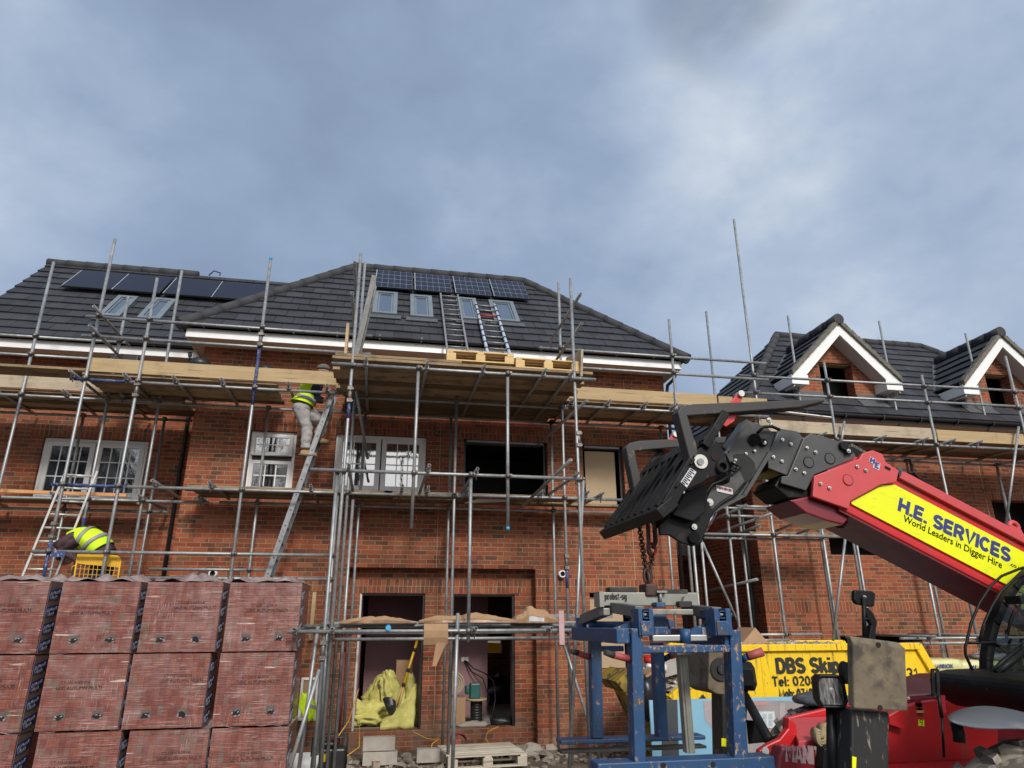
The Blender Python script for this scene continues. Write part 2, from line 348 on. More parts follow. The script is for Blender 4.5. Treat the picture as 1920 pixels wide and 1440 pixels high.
# ------------------------------------------------------------------ bold sign-writer's letters made of flat strokes
def _arc(cx, cy, rx, ry, a0, a1, n=8): return [(cx + rx * math.cos(R(a0 + (a1 - a0) * i / n)), cy + ry * math.sin(R(a0 + (a1 - a0) * i / n))) for i in range(n + 1)]
def _o(cx, cy, rx, ry): return _arc(cx, cy, rx, ry, 90, 450, 16)
GLY = {  # width, strokes (centre lines); cap height 1, x height .72
 'H': (.74, [[(.1, 0), (.1, 1)], [(.64, 0), (.64, 1)], [(.1, .5), (.64, .5)]]), 'E': (.66, [[(.1, 0), (.1, 1)], [(.1, .91), (.62, .91)], [(.1, .5), (.57, .5)], [(.1, .09), (.63, .09)]]),
 'S': (.68, [_arc(.34, .71, .25, .20, 20, 270, 10) + _arc(.34, .29, .26, .20, 90, -160, 10)]), 'R': (.72, [[(.1, 0), (.1, 1)], [(.1, .91), (.4, .91)] + _arc(.4, .69, .19, .22, 80, -80, 6) + [(.4, .47), (.1, .47)], [(.36, .47), (.64, 0)]]),
 'V': (.70, [[(.06, 1), (.35, .03), (.64, 1)]]), 'I': (.22, [[(.11, 0), (.11, 1)]]), 'C': (.72, [_arc(.38, .5, .29, .41, 40, 320, 14)]), 'D': (.72, [[(.1, 0), (.1, 1)], [(.1, .91), (.32, .91)] + _arc(.34, .5, .28, .41, 85, -85, 10) + [(.32, .09), (.1, .09)]]),
 'B': (.70, [[(.1, 0), (.1, 1)], [(.1, .91), (.36, .91)] + _arc(.38, .71, .18, .20, 80, -80, 6) + [(.1, .51)], [(.36, .51)] + _arc(.38, .30, .22, .21, 80, -80, 6) + [(.1, .09)]]),
 'T': (.62, [[(.02, .91), (.60, .91)], [(.31, 0), (.31, .9)]]), 'M': (.86, [[(.1, 0), (.1, .98), (.43, .25), (.76, .98), (.76, 0)]]), 'A': (.72, [[(.04, 0), (.36, .98), (.68, 0)], [(.17, .3), (.55, .3)]]), 'N': (.74, [[(.1, 0), (.1, 1)], [(.1, .97), (.64, .03)], [(.64, 0), (.64, 1)]]),
 'O': (.78, [_o(.39, .5, .29, .41)]), 'U': (.72, [[(.1, 1), (.1, .34)] + _arc(.36, .34, .26, .26, 180, 360, 8) + [(.62, 1)]]), 'K': (.72, [[(.1, 0), (.1, 1)], [(.64, 1), (.14, .42)], [(.3, .6), (.66, 0)]]),
 'k': (.60, [[(.1, 0), (.1, 1)], [(.52, .70), (.14, .3)], [(.26, .44), (.54, 0)]]), 'i': (.22, [[(.11, 0), (.11, .70)], [(.11, .84), (.11, 1)]]), 'p': (.60, [[(.1, -.28), (.1, .70)], _o(.32, .35, .20, .27)]), 's': (.54, [_arc(.27, .50, .19, .13, 20, 270, 8) + _arc(.27, .22, .19, .14, 90, -160, 8)]),
 'e': (.60, [[(.12, .37), (.50, .37)] + _arc(.31, .35, .20, .27, 5, 310, 12)]), 'l': (.22, [[(.11, 0), (.11, 1)]]), 'o': (.60, [_o(.30, .35, .20, .27)]), 'b': (.60, [[(.1, 0), (.1, 1)], _o(.32, .35, .20, .27)]), 'r': (.42, [[(.1, 0), (.1, .70)], _arc(.34, .38, .23, .25, 170, 80, 5)]), 't': (.40, [[(.18, .92), (.18, .16)] + _arc(.3, .18, .12, .10, 180, 280, 4), [(.04, .66), (.36, .66)]]),
 'g': (.60, [[(.5, .70), (.5, -.05)] + _arc(.30, -.05, .20, .16, 0, -150, 6), _o(.28, .37, .20, .26)]), '0': (.62, [_o(.31, .5, .22, .41)]), '2': (.60, [_arc(.3, .70, .21, .22, 160, -30, 8) + [(.08, .09), (.56, .09)]]), '8': (.62, [_o(.31, .71, .18, .20), _o(.31, .29, .22, .21)]), '3': (.60, [_arc(.28, .71, .20, .20, 150, -80, 8) + _arc(.28, .30, .22, .21, 80, -150, 8)]), '7': (.58, [[(.05, .91), (.52, .91), (.24, 0)]]), '4': (.62, [[(.44, 0), (.44, .97), (.06, .28), (.60, .28)]]), '1': (.40, [[(.06, .74), (.24, .93), (.24, 0)]]),
 '.': (.22, [[(.11, 0), (.11, .17)]]), ':': (.22, [[(.11, 0), (.11, .17)], [(.11, .5), (.11, .67)]]), '-': (.40, [[(.04, .36), (.36, .36)]]), ' ': (.30, [])}
def bold_text(name, s, mat, parent, place, height, width, t=.19, stencil=False):
    """place(u, v, lift) -> world point, u along the line and v up in metres"""
    adv = []; x = 0
    for ch in s: adv.append(x); x += GLY[ch][0] + .06
    k = width / (x - .06); m = MB(); n = 0
    for ch, x0 in zip(s, adv):
        for sk in GLY[ch][1]:
            n += 1; lift = .0004 * (n % 5); pts = [((x0 + a) * k, b * height) for a, b in sk]; hw = t * height / 2
            for i in range(len(pts) - 1): pass
            L, Rr = [], []
            for i, p in enumerate(pts):
                def nr(a, b): d = math.hypot(b[0] - a[0], b[1] - a[1]) or 1; return (-(b[1] - a[1]) / d, (b[0] - a[0]) / d)
                closed = len(pts) > 4 and abs(pts[0][0] - pts[-1][0]) < 1e-6 and abs(pts[0][1] - pts[-1][1]) < 1e-6
                n0 = nr(pts[i - 1], p) if i else (nr(pts[-2], p) if closed else nr(p, pts[1])); n1 = nr(p, pts[i + 1]) if i < len(pts) - 1 else (nr(p, pts[1]) if closed else n0)
                c = max(.45, (1 + n0[0] * n1[0] + n0[1] * n1[1]) / 2); q = ((n0[0] + n1[0]) / 2 / c, (n0[1] + n1[1]) / 2 / c); L.append((p[0] + q[0] * hw, p[1] + q[1] * hw)); Rr.append((p[0] - q[0] * hw, p[1] - q[1] * hw))
            for i in range(len(pts) - 1):
                if stencil and len(pts) > 10 and i in (len(pts) // 4, 3 * len(pts) // 4): continue
                m.face([place(a, b, lift + .001) for a, b in (L[i], Rr[i], Rr[i + 1], L[i + 1])])
    o = m.build(name, mat, parent, weld=False); return o
# ------------------------------------------------------------------ world, sun
SUN_EL, SUN_AZ = R(35), R(172)           # azimuth measured clockwise from +Y; the sun stands behind the camera, a little to the right
sun_dir = Vector((math.sin(SUN_AZ) * math.cos(SUN_EL), math.cos(SUN_AZ) * math.cos(SUN_EL), math.sin(SUN_EL)))
ld = bpy.data.lights.new('sun', 'SUN'); ld.energy = 2.7; ld.angle = R(10); ld.color = (1, .955, .89)
so = bpy.data.objects.new('sun', ld); COL.objects.link(so); so.rotation_euler = (-sun_dir).to_track_quat('-Z', 'Y').to_euler()
wd = bpy.data.worlds.new('World'); SC.world = wd; wd.use_nodes = True
nt = NT(wd.node_tree); bg = wd.node_tree.nodes['Background']
sky = nt.n('ShaderNodeTexSky', {'sky_type': 'NISHITA', 'sun_disc': False, 'sun_elevation': SUN_EL, 'sun_rotation': SUN_AZ, 'air_density': 1.0, 'dust_density': 1.5})
dirv = nt.n('ShaderNodeTexCoord').outputs['Generated']
sx = nt.n('ShaderNodeSeparateXYZ', None, i0=dirv)
den = nt.math('ADD', nt.math('MAXIMUM', sx.outputs[2], 0.0), .22)
cv = nt.n('ShaderNodeCombineXYZ', None, X=nt.math('DIVIDE', sx.outputs[0], den), Y=nt.math('DIVIDE', sx.outputs[1], den)).outputs[0]
c1 = nt.noise(nt.map(dirv, (1.0, 1.0, 1.3), (0, R(-24), 0), (1.75, .35, .6)), 2.1, 6, .52, .1)
c2 = nt.noise(nt.map(dirv, (1.0, 1.0, 1.7), (0, R(-32), 0), (3.1, 1.2, 0)), 4.6, 6, .55, .15)
def toward(px, py, lo, hi):
    d = (FWD + RT * ((px - 960) / FPX) + UP * ((720 - py) / FPX)).normalized()
    dt = nt.n('ShaderNodeVectorMath', {'operation': 'DOT_PRODUCT'}, i0=dirv, i1=tuple(d)).outputs['Value']
    return nt.step(dt, lo, hi)
cl = nt.math('ADD', nt.math('MULTIPLY', c1, .75), nt.math('ADD', nt.math('MULTIPLY', c2, .42), .0))
br = toward(2050, 330, .80, .995)
br2 = toward(-150, 420, .88, .995)
cl = nt.math('ADD', cl, nt.math('ADD', nt.math('MULTIPLY', br, .27), nt.math('MULTIPLY', br2, .12)))
gap = nt.math('MULTIPLY', toward(1350, -25, .992, .9995), nt.step(c2, .40, .60))
cloud = nt.ramp(cl, [(.36, (.225, .295, .425)), (.54, (.270, .352, .505)), (.66, (.325, .418, .580)), (.80, (.45, .545, .70)), (.93, (.66, .735, .83)), (1.0, (.80, .84, .89))])
cloud = nt.mix(nt.math('MULTIPLY', gap, .15), cloud, (.15, .24, .47))
# thin bright cloud round the hidden sun, behind the photographer
sd = nt.n('ShaderNodeVectorMath', {'operation': 'DOT_PRODUCT'}, i0=dirv, i1=tuple(sun_dir)).outputs['Value']
cloud = nt.mix(nt.step(sd, .72, 1.0), cloud, (2.3, 2.25, 2.2))
skyc = nt.mix(1.0, sky.outputs[0], (.1, .1, .1), 'MULTIPLY')
cov = nt.math('SUBTRACT', .93, nt.math('MULTIPLY', gap, .4))
wcol = nt.mix(cov, skyc, cloud)
wd.node_tree.links.new(wcol, bg.inputs[0]); bg.inputs[1].default_value = 1.0
SC.view_settings.view_transform = 'Standard'; SC.view_settings.look = 'None'; SC.view_settings.exposure = 0.0; SC.view_settings.gamma = 1.0
SC.cycles.max_bounces = 6; SC.cycles.use_denoising = True
# ------------------------------------------------------------------ ground
g = MB(); 
def gz(x, y):
    if y > 60 or abs(x) > 60: return -.05
    k = .10 * mnoise.noise(Vector((x * .9, y * .9, 0))) + .05 * mnoise.noise(Vector((x * 3.1, y * 3.1, 4)))
    return k - .05
xs = [-900, -200, -60] + [-14 + .35 * i for i in range(100)] + [60, 200, 900]
ys = [-300, -60, -10, 0, 3] + [5 + .3 * i for i in range(28)] + [14, 30, 60, 200, 900]
g.sheet([[(x, y, gz(x, y)) for x in xs] for y in ys])
GROUND = M('site_mud', (.15, .118, .088), (.085, .066, .05), 2.5, .95, dirt=(.24, .205, .165), dscale=7, bump=.6, bscale=25)
structure(g.build('ground', GROUND))
# broken brick and mortar along the foot of the houses: uncountable
rb = MB()
for i in range(900):
    x = random.uniform(-6, 6.5); y = 12.15 - abs(random.gauss(0, .55)); s = random.uniform(.02, .07) * (1.6 if random.random() < .12 else 1)
    M3 = Matrix.Rotation(random.uniform(0, 6), 3, 'Z') @ Matrix.Rotation(random.uniform(-.6, .6), 3, 'X')
    rb.obox((x, y, gz(x, y) + s * .4), (s * random.uniform(1, 2.2), s, s * random.uniform(.5, 1)), M3)
o = rb.build('rubble', RUBB); o['kind'] = 'stuff'; o['label'] = 'broken brick and mortar rubble along the foot of the brick wall'

F = 12.28; L = 13.38; ZE = 6.63            # facade of the projecting house, facade of the left house, soffit height
def wall_panel(mb, x0, x1, z0, z1, Y, holes, t=.28):
    xs = sorted({x0, x1} | {h[0] for h in holes} | {h[1] for h in holes}); zs = sorted({z0, z1} | {h[2] for h in holes} | {h[3] for h in holes})
    xs = [x for x in xs if x0 <= x <= x1]; zs = [z for z in zs if z0 <= z <= z1]
    for i in range(len(xs) - 1):
        for j in range(len(zs) - 1):
            cx, cz = (xs[i] + xs[i + 1]) / 2, (zs[j] + zs[j + 1]) / 2
            if any(h[0] < cx < h[1] and h[2] < cz < h[3] for h in holes): continue
            for y in (Y, Y + t): mb.face([(xs[i], y, zs[j]), (xs[i + 1], y, zs[j]), (xs[i + 1], y, zs[j + 1]), (xs[i], y, zs[j + 1])])
    for a, b, c, d in holes:
        c2 = max(c, z0)
        mb.face([(a, Y, c2), (a, Y + t, c2), (a, Y + t, d), (a, Y, d)]); mb.face([(b, Y, c2), (b, Y + t, c2), (b, Y + t, d), (b, Y, d)])
        mb.face([(a, Y, d), (b, Y, d), (b, Y + t, d), (a, Y + t, d)])
        if c > z0: mb.face([(a, Y, c), (b, Y, c), (b, Y + t, c), (a, Y + t, c)])
def clip_poly(poly, region):
    out = poly; n = len(region)
    for k in range(n):
        (ax, ay), (bx, by) = region[k], region[(k + 1) % n]; inp = out; out = []
        if not inp: return []
        sd = lambda p: (bx - ax) * (p[1] - ay) - (by - ay) * (p[0] - ax)
        for i in range(len(inp)):
            p, q = inp[i], inp[(i + 1) % len(inp)]; sp_, sq = sd(p), sd(q)
            if sp_ >= 0: out.append(p)
            if (sp_ >= 0) != (sq >= 0):
                t = sp_ / (sp_ - sq); out.append((p[0] + (q[0] - p[0]) * t, p[1] + (q[1] - p[1]) * t))
    return out
def tiles(mb, O, U, V, region, gauge=.335, wid=.33, th=.032, seed=1, holes=()):
    """overlapping flat tiles on a roof slope. O eave origin, U along the eave, V up the slope, region convex polygon ccw in (u,v)"""
    O, U, V = Vector(O), Vector(U).normalized(), Vector(V).normalized(); N = U.cross(V); rnd = random.Random(seed)
    u0 = min(p[0] for p in region); u1 = max(p[0] for p in region); v1 = max(p[1] for p in region); row = 0; v = min(p[1] for p in region)
    while v < v1:
        u = u0 - (wid / 2 if row % 2 else 0) - .01
        while u < u1:
            e = rnd.uniform(-.006, .006); tl = rnd.uniform(-.004, .004)
            rect = [(u + .004, v + e), (u + wid - .004, v + e), (u + wid - .004, v + gauge + .02), (u + .004, v + gauge + .02)]
            if not any(h[0] < u + wid / 2 < h[1] and h[2] < v + gauge / 2 < h[3] for h in holes):
                pl = clip_poly(rect, region)
                if len(pl) > 2:
                    hgt = lambda p: max(.002, (th + tl) * (1 - (p[1] - v) / (gauge + .02)) + .004)
                    top = [O + U * p[0] + V * p[1] + N * hgt(p) for p in pl]; mb.face(top)
                    for i in range(len(pl)):
                        p, q = pl[i], pl[(i + 1) % len(pl)]
                        P = lambda a: O + U * a[0] + V * a[1]
                        if abs(p[1] - q[1]) < 1e-6 and p[1] < v + .02 or hgt(p) > .008:
                            mb.face([P(p), P(q), top[(i + 1) % len(pl)], top[i]])
            u += wid
        v += gauge; row += 1
def caps(mb, p0, p1, r=.105, seg=.42):
    p0, p1 = Vector(p0), Vector(p1); n = max(1, round((p1 - p0).length / seg)); d = (p1 - p0) / n; e = d.normalized()
    for i in range(n):
        a = p0 + d * i - e * .03; b = p0 + d * (i + 1) + e * .005; mb.skin([mb.ring(a, d, r * .82, 12), mb.ring(a, d, r * 1.04, 12), mb.ring(b, d, r * .93, 12), mb.ring(b, d, r * .7, 12)])
def slope_pts(mb, pts): mb.face(pts)

PT = (9.62 - 6.80) / (14.4 - 11.72)         # pitch
def hip_roof(root, xl, xr, ye, ze, yr, zr, hipl, hipr, seed, holes=(), caps_from=None, caps_to=None, name='roof'):
    base = MB(); run = yr - ye; xa = xl + (run if hipl else 0); xb = xr - (run if hipr else 0); yb = yr + run
    A, B = Vector((xl, ye, ze)), Vector((xr, ye, ze)); C, D = Vector((xb, yr, zr)), Vector((xa, yr, zr)); E_, G_ = Vector((xl, yb, ze)), Vector((xr, yb, ze))
    dn = Vector((0, 0, -.012))
    for f in (([A, B, C, D],) if not holes else ()) + ([E_, D, C, G_], [A, D, E_], [B, G_, C]): base.face([p + dn for p in f])
    if holes:
        V_ = (D - Vector((xa, ye, ze))).normalized(); ll = math.hypot(run, zr - ze); rg = [(0, 0), (xr - xl, 0), (xb - xl, ll), (xa - xl, ll)]
        us = sorted({0, xr - xl} | {h[k] for h in holes for k in (0, 1)}); vs_ = sorted({0, ll} | {h[k] for h in holes for k in (2, 3)})
        for i in range(len(us) - 1):
            for j in range(len(vs_) - 1):
                cu, cv_ = (us[i] + us[i + 1]) / 2, (vs_[j] + vs_[j + 1]) / 2
                if any(h[0] < cu < h[1] and h[2] < cv_ < h[3] for h in holes): continue
                pl = clip_poly([(us[i], vs_[j]), (us[i + 1], vs_[j]), (us[i + 1], vs_[j + 1]), (us[i], vs_[j + 1])], rg)
                if len(pl) > 2: base.face([A + Vector((p[0], 0, 0)) + V_ * p[1] + dn for p in pl])
    ro = base.build(name, TILEB, root)
    t = MB(); sl = math.hypot(run, zr - ze)
    tiles(t, A, (1, 0, 0), D - Vector((xa, ye, ze)), [(0, 0), (xr - xl, 0), (xb - xl, sl), (xa - xl, sl)], seed=seed, holes=holes)
    if hipl: tiles(t, E_, (0, -1, 0), Vector((xa, yr, zr)) - Vector((xl, yr, ze)), [(0, 0), (2 * run, 0), (run, sl)], seed=seed + 1)
    if hipr: tiles(t, B, (0, 1, 0), Vector((xb, yr, zr)) - Vector((xr, yr, ze)), [(0, 0), (2 * run, 0), (run, sl)], seed=seed + 2)
    t.build('tile_course', TILE, ro)
    c = MB(); up = Vector((0, 0, .02))
    if hipl: caps(c, A + up, D + up)
    if hipr: caps(c, B + up, C + up)
    c0 = caps_from or D; c1 = caps_to or C
    caps(c, Vector(c0) + up, Vector(c1) + up)
    c.build('ridge_cap', RIDGE, ro)
    return ro
def gutter(root, p0, p1, r=.058, parent=None, step=.75):
    m = MB(); p0, p1 = Vector(p0), Vector(p1); d = (p1 - p0).normalized(); side = d.cross(Vector((0, 0, 1)))
    prof = [(-1, 0), (-.92, -.5), (-.6, -.85), (0, -1), (.6, -.85), (.92, -.5), (1, 0), (.9, .02), (.55, -.7), (0, -.85), (-.55, -.7), (-.9, .02)]
    rings = [[p + side * (a * r) + Vector((0, 0, b * r)) for a, b in prof] for p in (p0, p1)]
    m.skin(rings, smooth=False); n = int((p1 - p0).length / step)
    for i in range(n):
        c = p0 + d * (step * (i + .5)); m.beam(c + Vector((0, 0, -r * 1.15)) - side * r * 1.2, c + Vector((0, 0, -r * 1.15)) + side * r * 1.0, .03, .035)
        m.beam(c + side * r * 1.12 + Vector((0, 0, -r)), c + side * r * 1.12 + Vector((0, 0, .01)), .03, .012)
    return m.build('gutter', BLACKP, root)
def soldier(root, x0, x1, z0, Y, z1=None):
    m = MB(); m.box(x0, x1, Y - .004, Y + .05, z0, z0 + .222); return m.build('soldier_course', SOLD, root)

def window_frame(root, x0, x1, z0, z1, Y, panes, bars=(), fw=.075, label=None, mat=None, name='window'):
    """panes: list of (x0,x1,z0,z1) glazed openings; each is framed by its own sash"""
    f = MB(); f.box(x0, x0 + .05, Y, Y + .07, z0, z1); f.box(x1 - .05, x1, Y, Y + .07, z0, z1); f.box(x0 + .05, x1 - .05, Y, Y + .07, z1 - .05, z1); f.box(x0 + .05, x1 - .05, Y, Y + .07, z0, z0 + .05)
    w = f.build(name, mat or UPVC, root, bevel=.006, label=label)
    for a, b, c, d, op in panes:
        s = MB(); yy = Y - op
        s.box(a, a + fw, yy - .015, yy + .055, c, d); s.box(b - fw, b, yy - .015, yy + .055, c, d); s.box(a + fw, b - fw, yy - .015, yy + .055, d - fw, d); s.box(a + fw, b - fw, yy - .015, yy + .055, c, c + fw)
        s.build('sash', UPVCF, w, bevel=.005)
        gl = MB(); gl.box(a + fw - .01, b - fw + .01, yy + .008, yy + .03, c + fw - .01, d - fw + .01); gl.build('pane', GLASS, w)
    if bars:
        gb = MB()
        for p, q in bars: gb.beam(p, q, .018, .012, (0, 1, 0))
        gb.build('glazing_bar', UPVC, w)
    return w
def bars_for(a, b, c, d, nx, nz, Y, fw=.075):
    out = []; a += fw; b -= fw; c += fw; d -= fw
    for i in range(1, nx): x = a + (b - a) * i / nx; out.append(((x, Y, c), (x, Y, d)))
    for j in range(1, nz): z = c + (d - c) * j / nz; out.append(((a, Y - .001, z), (b, Y - .001, z)))
    return out

# ================================================================== the projecting house (centre)
HM = thing('terraced_house', 'projecting red brick house with bare doorways and gridded solar panels on its hipped roof', 'house', (1.1, F, 0), 'new brick houses')
w = MB()
XL, XR = -3.27, 5.47
win1 = (-2.30, -1.52, 4.04, 5.14); win2 = (-.85, .77, 4.10, 5.15); op1 = (1.45, 3.03, 4.0, 5.15); op2 = (3.71, 4.53, 3.98, 5.14); op5 = (3.75, 4.55, 1.17, 2.43); rec = (-.5, 2.77, -.3, 2.83)
wall_panel(w, XL, XR, -.3, ZE + .3, F, [win1, win2, op1, op2, op5, rec])
o3 = (-.25, .86, .29, 2.42); o4 = (1.33, 2.44, .29, 2.41)
w2 = MB(); wall_panel(w2, -.5, 2.77, -.3, 2.83, F + .25, [o3, o4], .3)
for x in (XL, XR - .02): w.box(x, x + .02, F + .001, 17.0, -.3, ZE + .3)
wall_panel(w, XL, XR, -.3, ZE + .3, 17.0, [(1.95, 3.0, W(940, 1224, 17).z, W(940, 1201, 17).z)], .2)
w.build('wall', BRICK, HM, weld=False); w2.build('recessed_wall', BRICK, HM, weld=False)
for a in ((-2.45, -1.37, 5.145), (-1.0, .92, 5.155), (1.3, 3.18, 5.155), (3.55, 4.69, 5.145)): soldier(HM, a[0], a[1], a[2], F)
soldier(HM, 2.775, XR, 2.44, F); soldier(HM, XL, -.505, 2.44, F); soldier(HM, -.495, 2.765, 2.43, F + .25)
# rooms: floor, ceiling, partitions
rm = MB(); rm.box(XL + .03, XR - .03, F + .56, 16.9, .12, .27); rm.build('ground_floor', FLOORC, HM)
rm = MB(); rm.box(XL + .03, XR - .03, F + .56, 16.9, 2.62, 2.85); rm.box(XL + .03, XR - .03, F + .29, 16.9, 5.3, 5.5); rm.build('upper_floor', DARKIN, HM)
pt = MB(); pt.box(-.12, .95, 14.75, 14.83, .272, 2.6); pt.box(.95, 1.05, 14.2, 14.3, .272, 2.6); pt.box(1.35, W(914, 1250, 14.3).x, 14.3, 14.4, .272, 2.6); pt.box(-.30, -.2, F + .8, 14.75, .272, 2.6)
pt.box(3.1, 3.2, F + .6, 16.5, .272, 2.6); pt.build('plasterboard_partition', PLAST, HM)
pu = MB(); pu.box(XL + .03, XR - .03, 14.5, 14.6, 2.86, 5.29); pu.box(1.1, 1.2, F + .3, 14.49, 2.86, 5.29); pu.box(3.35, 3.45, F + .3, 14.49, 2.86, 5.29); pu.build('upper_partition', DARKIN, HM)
# linings and boards in the openings
for a, b, c, d, Y in ((*op1, F), (*op2, F)):
    m = MB(); m.box(a + .003, a + .05, Y + .12, Y + .25, c, d - .003); m.box(b - .05, b - .003, Y + .12, Y + .25, c, d - .003); m.build('opening_lining', BLACKP, HM)
    m = MB(); m.box(a + .06, b - .06, Y + .05, Y + .26, d - .045, d - .003); m.build('steel_lintel', ALU, HM)
m = MB(); m.box(3.80, 4.40, F + .14, F + .16, 3.985, 5.05); m.build('boarded_opening', BEIGE, HM)
m = MB(); m.box(3.76, 4.40, F + .14, F + .16, 1.18, 2.36); m.build('boarded_opening', BEIGE, HM)
for a, b, c, d in (o3, o4):
    m = MB(); m.box(b - .035, b - .003, F + .3, F + .5, c, d - .003); m.box(a + .036, b - .036, F + .3, F + .5, d - .035, d - .003); m.build('opening_lining', BLACKP, HM)
    m = MB(); m.box(a + .003, a + .035, F + .27, F + .5, c, d - .003); m.build('opening_lining', ALUW if a < 0 else BLACKP, HM)
# movement joints
for a, c, d in ((1.01, 2.84, 5.45), (4.62, -.2, 6.5)): m = MB(); m.box(a, a + .01, F - .0035, F + .01, c, d); m.build('movement_joint', BEIGE, HM)
m = MB(); m.box(1.07, 1.08, F + .246, F + .26, .3, 2.42); m.build('movement_joint', BEIGE, HM)
# windows
z0, z1 = win1[2] + .02, win1[3] - .005
wf = window_frame(HM, win1[0] + .005, win1[1] - .005, z0, z1, F + .07, [(-2.26, -1.57, 4.70, 5.08, .07), (-2.26, -1.57, 4.10, 4.62, 0)], bars_for(-2.26, -1.57, 4.70, 5.08, 3, 2, F + .005) + bars_for(-2.26, -1.57, 4.10, 4.62, 3, 2, F + .075), fw=.06)
m = MB(); m.box(-2.25, -1.58, F + .085, F + .11, 4.625, 4.695); m.build('vent_gap', BLACKP, wf)
window_frame(HM, win2[0] + .005, win2[1] - .005, win2[2] + .01, win2[3] - .005, F + .07, [(-.80, -.05, 4.15, 5.10, 0), (-.03, .72, 4.15, 5.10, 0)], bars_for(-.80, -.05, 4.15, 5.10, 3, 2, F + .075) + bars_for(-.03, .72, 4.15, 5.10, 3, 2, F + .075), fw=.085)
for a, b, z in ((win1[0], win1[1], win1[2]), (win2[0], win2[1], win2[2])):
    m = MB(); m.box(a - .02, b + .02, F - .05, F + .12, z - .03, z + .012); m.build('sill', UPVC, HM, bevel=.004)
# white vent pipes
for x, z in ((-2.60, 2.70), (3.24, 2.745)):
    m = MB(); m.skin([m.ring((x, F - .09, z), (0, 1, 0), .042, 18), m.ring((x, F - .10, z), (0, 1, 0), .044, 18), m.ring((x, F - .10, z), (0, 1, 0), .062, 18), m.ring((x, F + .02, z), (0, 1, 0), .062, 18)], False, False)
    q = m.build('vent_pipe', UPVC, HM)
    m = MB(); m.cyl((x, F - .03, z), (x, F + .01, z), .06, n=18); m.build('vent_throat', BLACKP, q)
m = MB(); TERRA = M('terracotta_vent', (.20, .05, .03), None, 8, .8); a0, a1, c0, c1_ = -1.07, -.80, .50, 1.12; m.box(a0, a1, F - .03, F + .01, c0, c0 + .035); m.box(a0, a1, F - .03, F + .01, c1_ - .035, c1_); m.box(a0, a0 + .035, F - .03, F + .01, c0 + .035, c1_ - .035); m.box(a1 - .035, a1, F - .03, F + .01, c0 + .035, c1_ - .035)
mb_ = m.build('meter_box', UPVC, HM, bevel=.004)
m = MB(); m.box(a0 + .036, a1 - .036, F - .008, F + .012, c0 + .036, c1_ - .036); m.build('meter_back', CARD, mb_)
m = MB(); m.box(3.98, 4.14, F - .004, F + .01, .52, .59); m.build('air_brick', TERRA, HM)
# roof, fascia, soffit, gutter
hl = [(2.88, 5.62, 1.42, 2.5)]
ro = hip_roof(HM, -3.56, 5.74, 11.70, 6.80, 14.4, 9.62, True, True, 3)
fa = MB(); Yf = 11.80
fa.box(-3.48, 5.66, Yf, Yf + .025, 6.63, 6.79); fa.box(-3.48, -3.455, Yf + .026, 17.4, 6.63, 6.79); fa.box(5.635, 5.66, Yf + .026, 17.4, 6.63, 6.79); fa.build('fascia', UPVC, HM)
sf = MB(); sf.box(-3.454, 5.634, Yf + .026, F - .001, 6.642, 6.66); sf.box(-3.454, XL - .001, F, 17.0, 6.642, 6.66); sf.box(XR + .001, 5.634, F, 17.0, 6.642, 6.66); sf.build('soffit', SOFF, HM)
gutter(HM, (-3.56, 11.755, 6.865), (5.74, 11.755, 6.865), r=.052); gutter(HM, (5.715, 11.80, 6.865), (5.715, 17.2, 6.865), r=.052); gutter(HM, (-3.535, 17.2, 6.865), (-3.535, 11.80, 6.865), r=.052)
m = MB(); m.path([(-3.66, 12.84, 6.72), (-3.66, 13.05, 6.5), (-3.645, 13.26, 6.35), (-3.64, 13.31, 6.2), (-3.64, 13.31, .2)], .036, 10); m.build('downpipe', BLACKP, HM)
m = MB(); m.path([(5.66, 12.0, 6.66), (5.6, 12.1, 6.5), (5.52, 12.2, 6.42), (5.515, 12.24, 6.3), (5.515, 12.24, .2)], .034, 10); m.build('downpipe', BLACKP, HM)
def on_slope(x, v, ye=11.70, ze=6.80, yr=14.4, zr=9.62, off=0.0):
    V = Vector((0, yr - ye, zr - ze)).normalized(); N = Vector((1, 0, 0)).cross(V); return Vector((x, ye, ze)) + V * v + N * off
def slope_v(px, py, ye=11.70, ze=6.80, yr=14.4, zr=9.62):
    d = FWD + RT * ((px - 960) / FPX) + UP * ((720 - py) / FPX); V = Vector((0, yr - ye, zr - ze)).normalized(); N = Vector((1, 0, 0)).cross(V); O = Vector((0, ye, ze))
    p = CAM + d * ((O - CAM).dot(N) / d.dot(N)); return p.x, (p - O).dot(V)
PVK = dict(ye=11.70, ze=6.80, yr=14.4, zr=9.62); PVL = dict(ye=12.78, ze=6.80, yr=15.48, zr=9.62)
def sbox(mb, x0, x1, v0, v1, o0, o1, K):
    p = [on_slope(x, v, off=o, **K) for o in (o0, o1) for x, v in ((x0, v0), (x1, v0), (x1, v1), (x0, v1))]; mb.hexa(p)
def pv_grid():
    m, nt, b = newmat('gridded_solar_cells'); tc = nt.n('ShaderNodeUVMap').outputs[0]
    sp = nt.n('ShaderNodeSeparateXYZ', None, i0=tc); 
    def ln(v, n, wdt): f = nt.math('FRACT', nt.math('MULTIPLY', v, n)); return nt.math('GREATER_THAN', nt.math('ABSOLUTE', nt.math('SUBTRACT', f, .5)), .5 - wdt)
    k = nt.math('MAXIMUM', ln(sp.outputs[0], 6, .020), ln(sp.outputs[1], 4, .026))
    setin(nt, b, 'Base Color', nt.mix(k, (.008, .010, .022), (.20, .215, .24))); setin(nt, b, 'Roughness', .22); b.inputs['IOR'].default_value = 1.33; b.inputs['Specular IOR Level'].default_value = .4
    return m
PVG = pv_grid(); PVB = M('black_solar_glass', (.008, .009, .018), (.010, .011, .022), 1, .25, spec=.3)
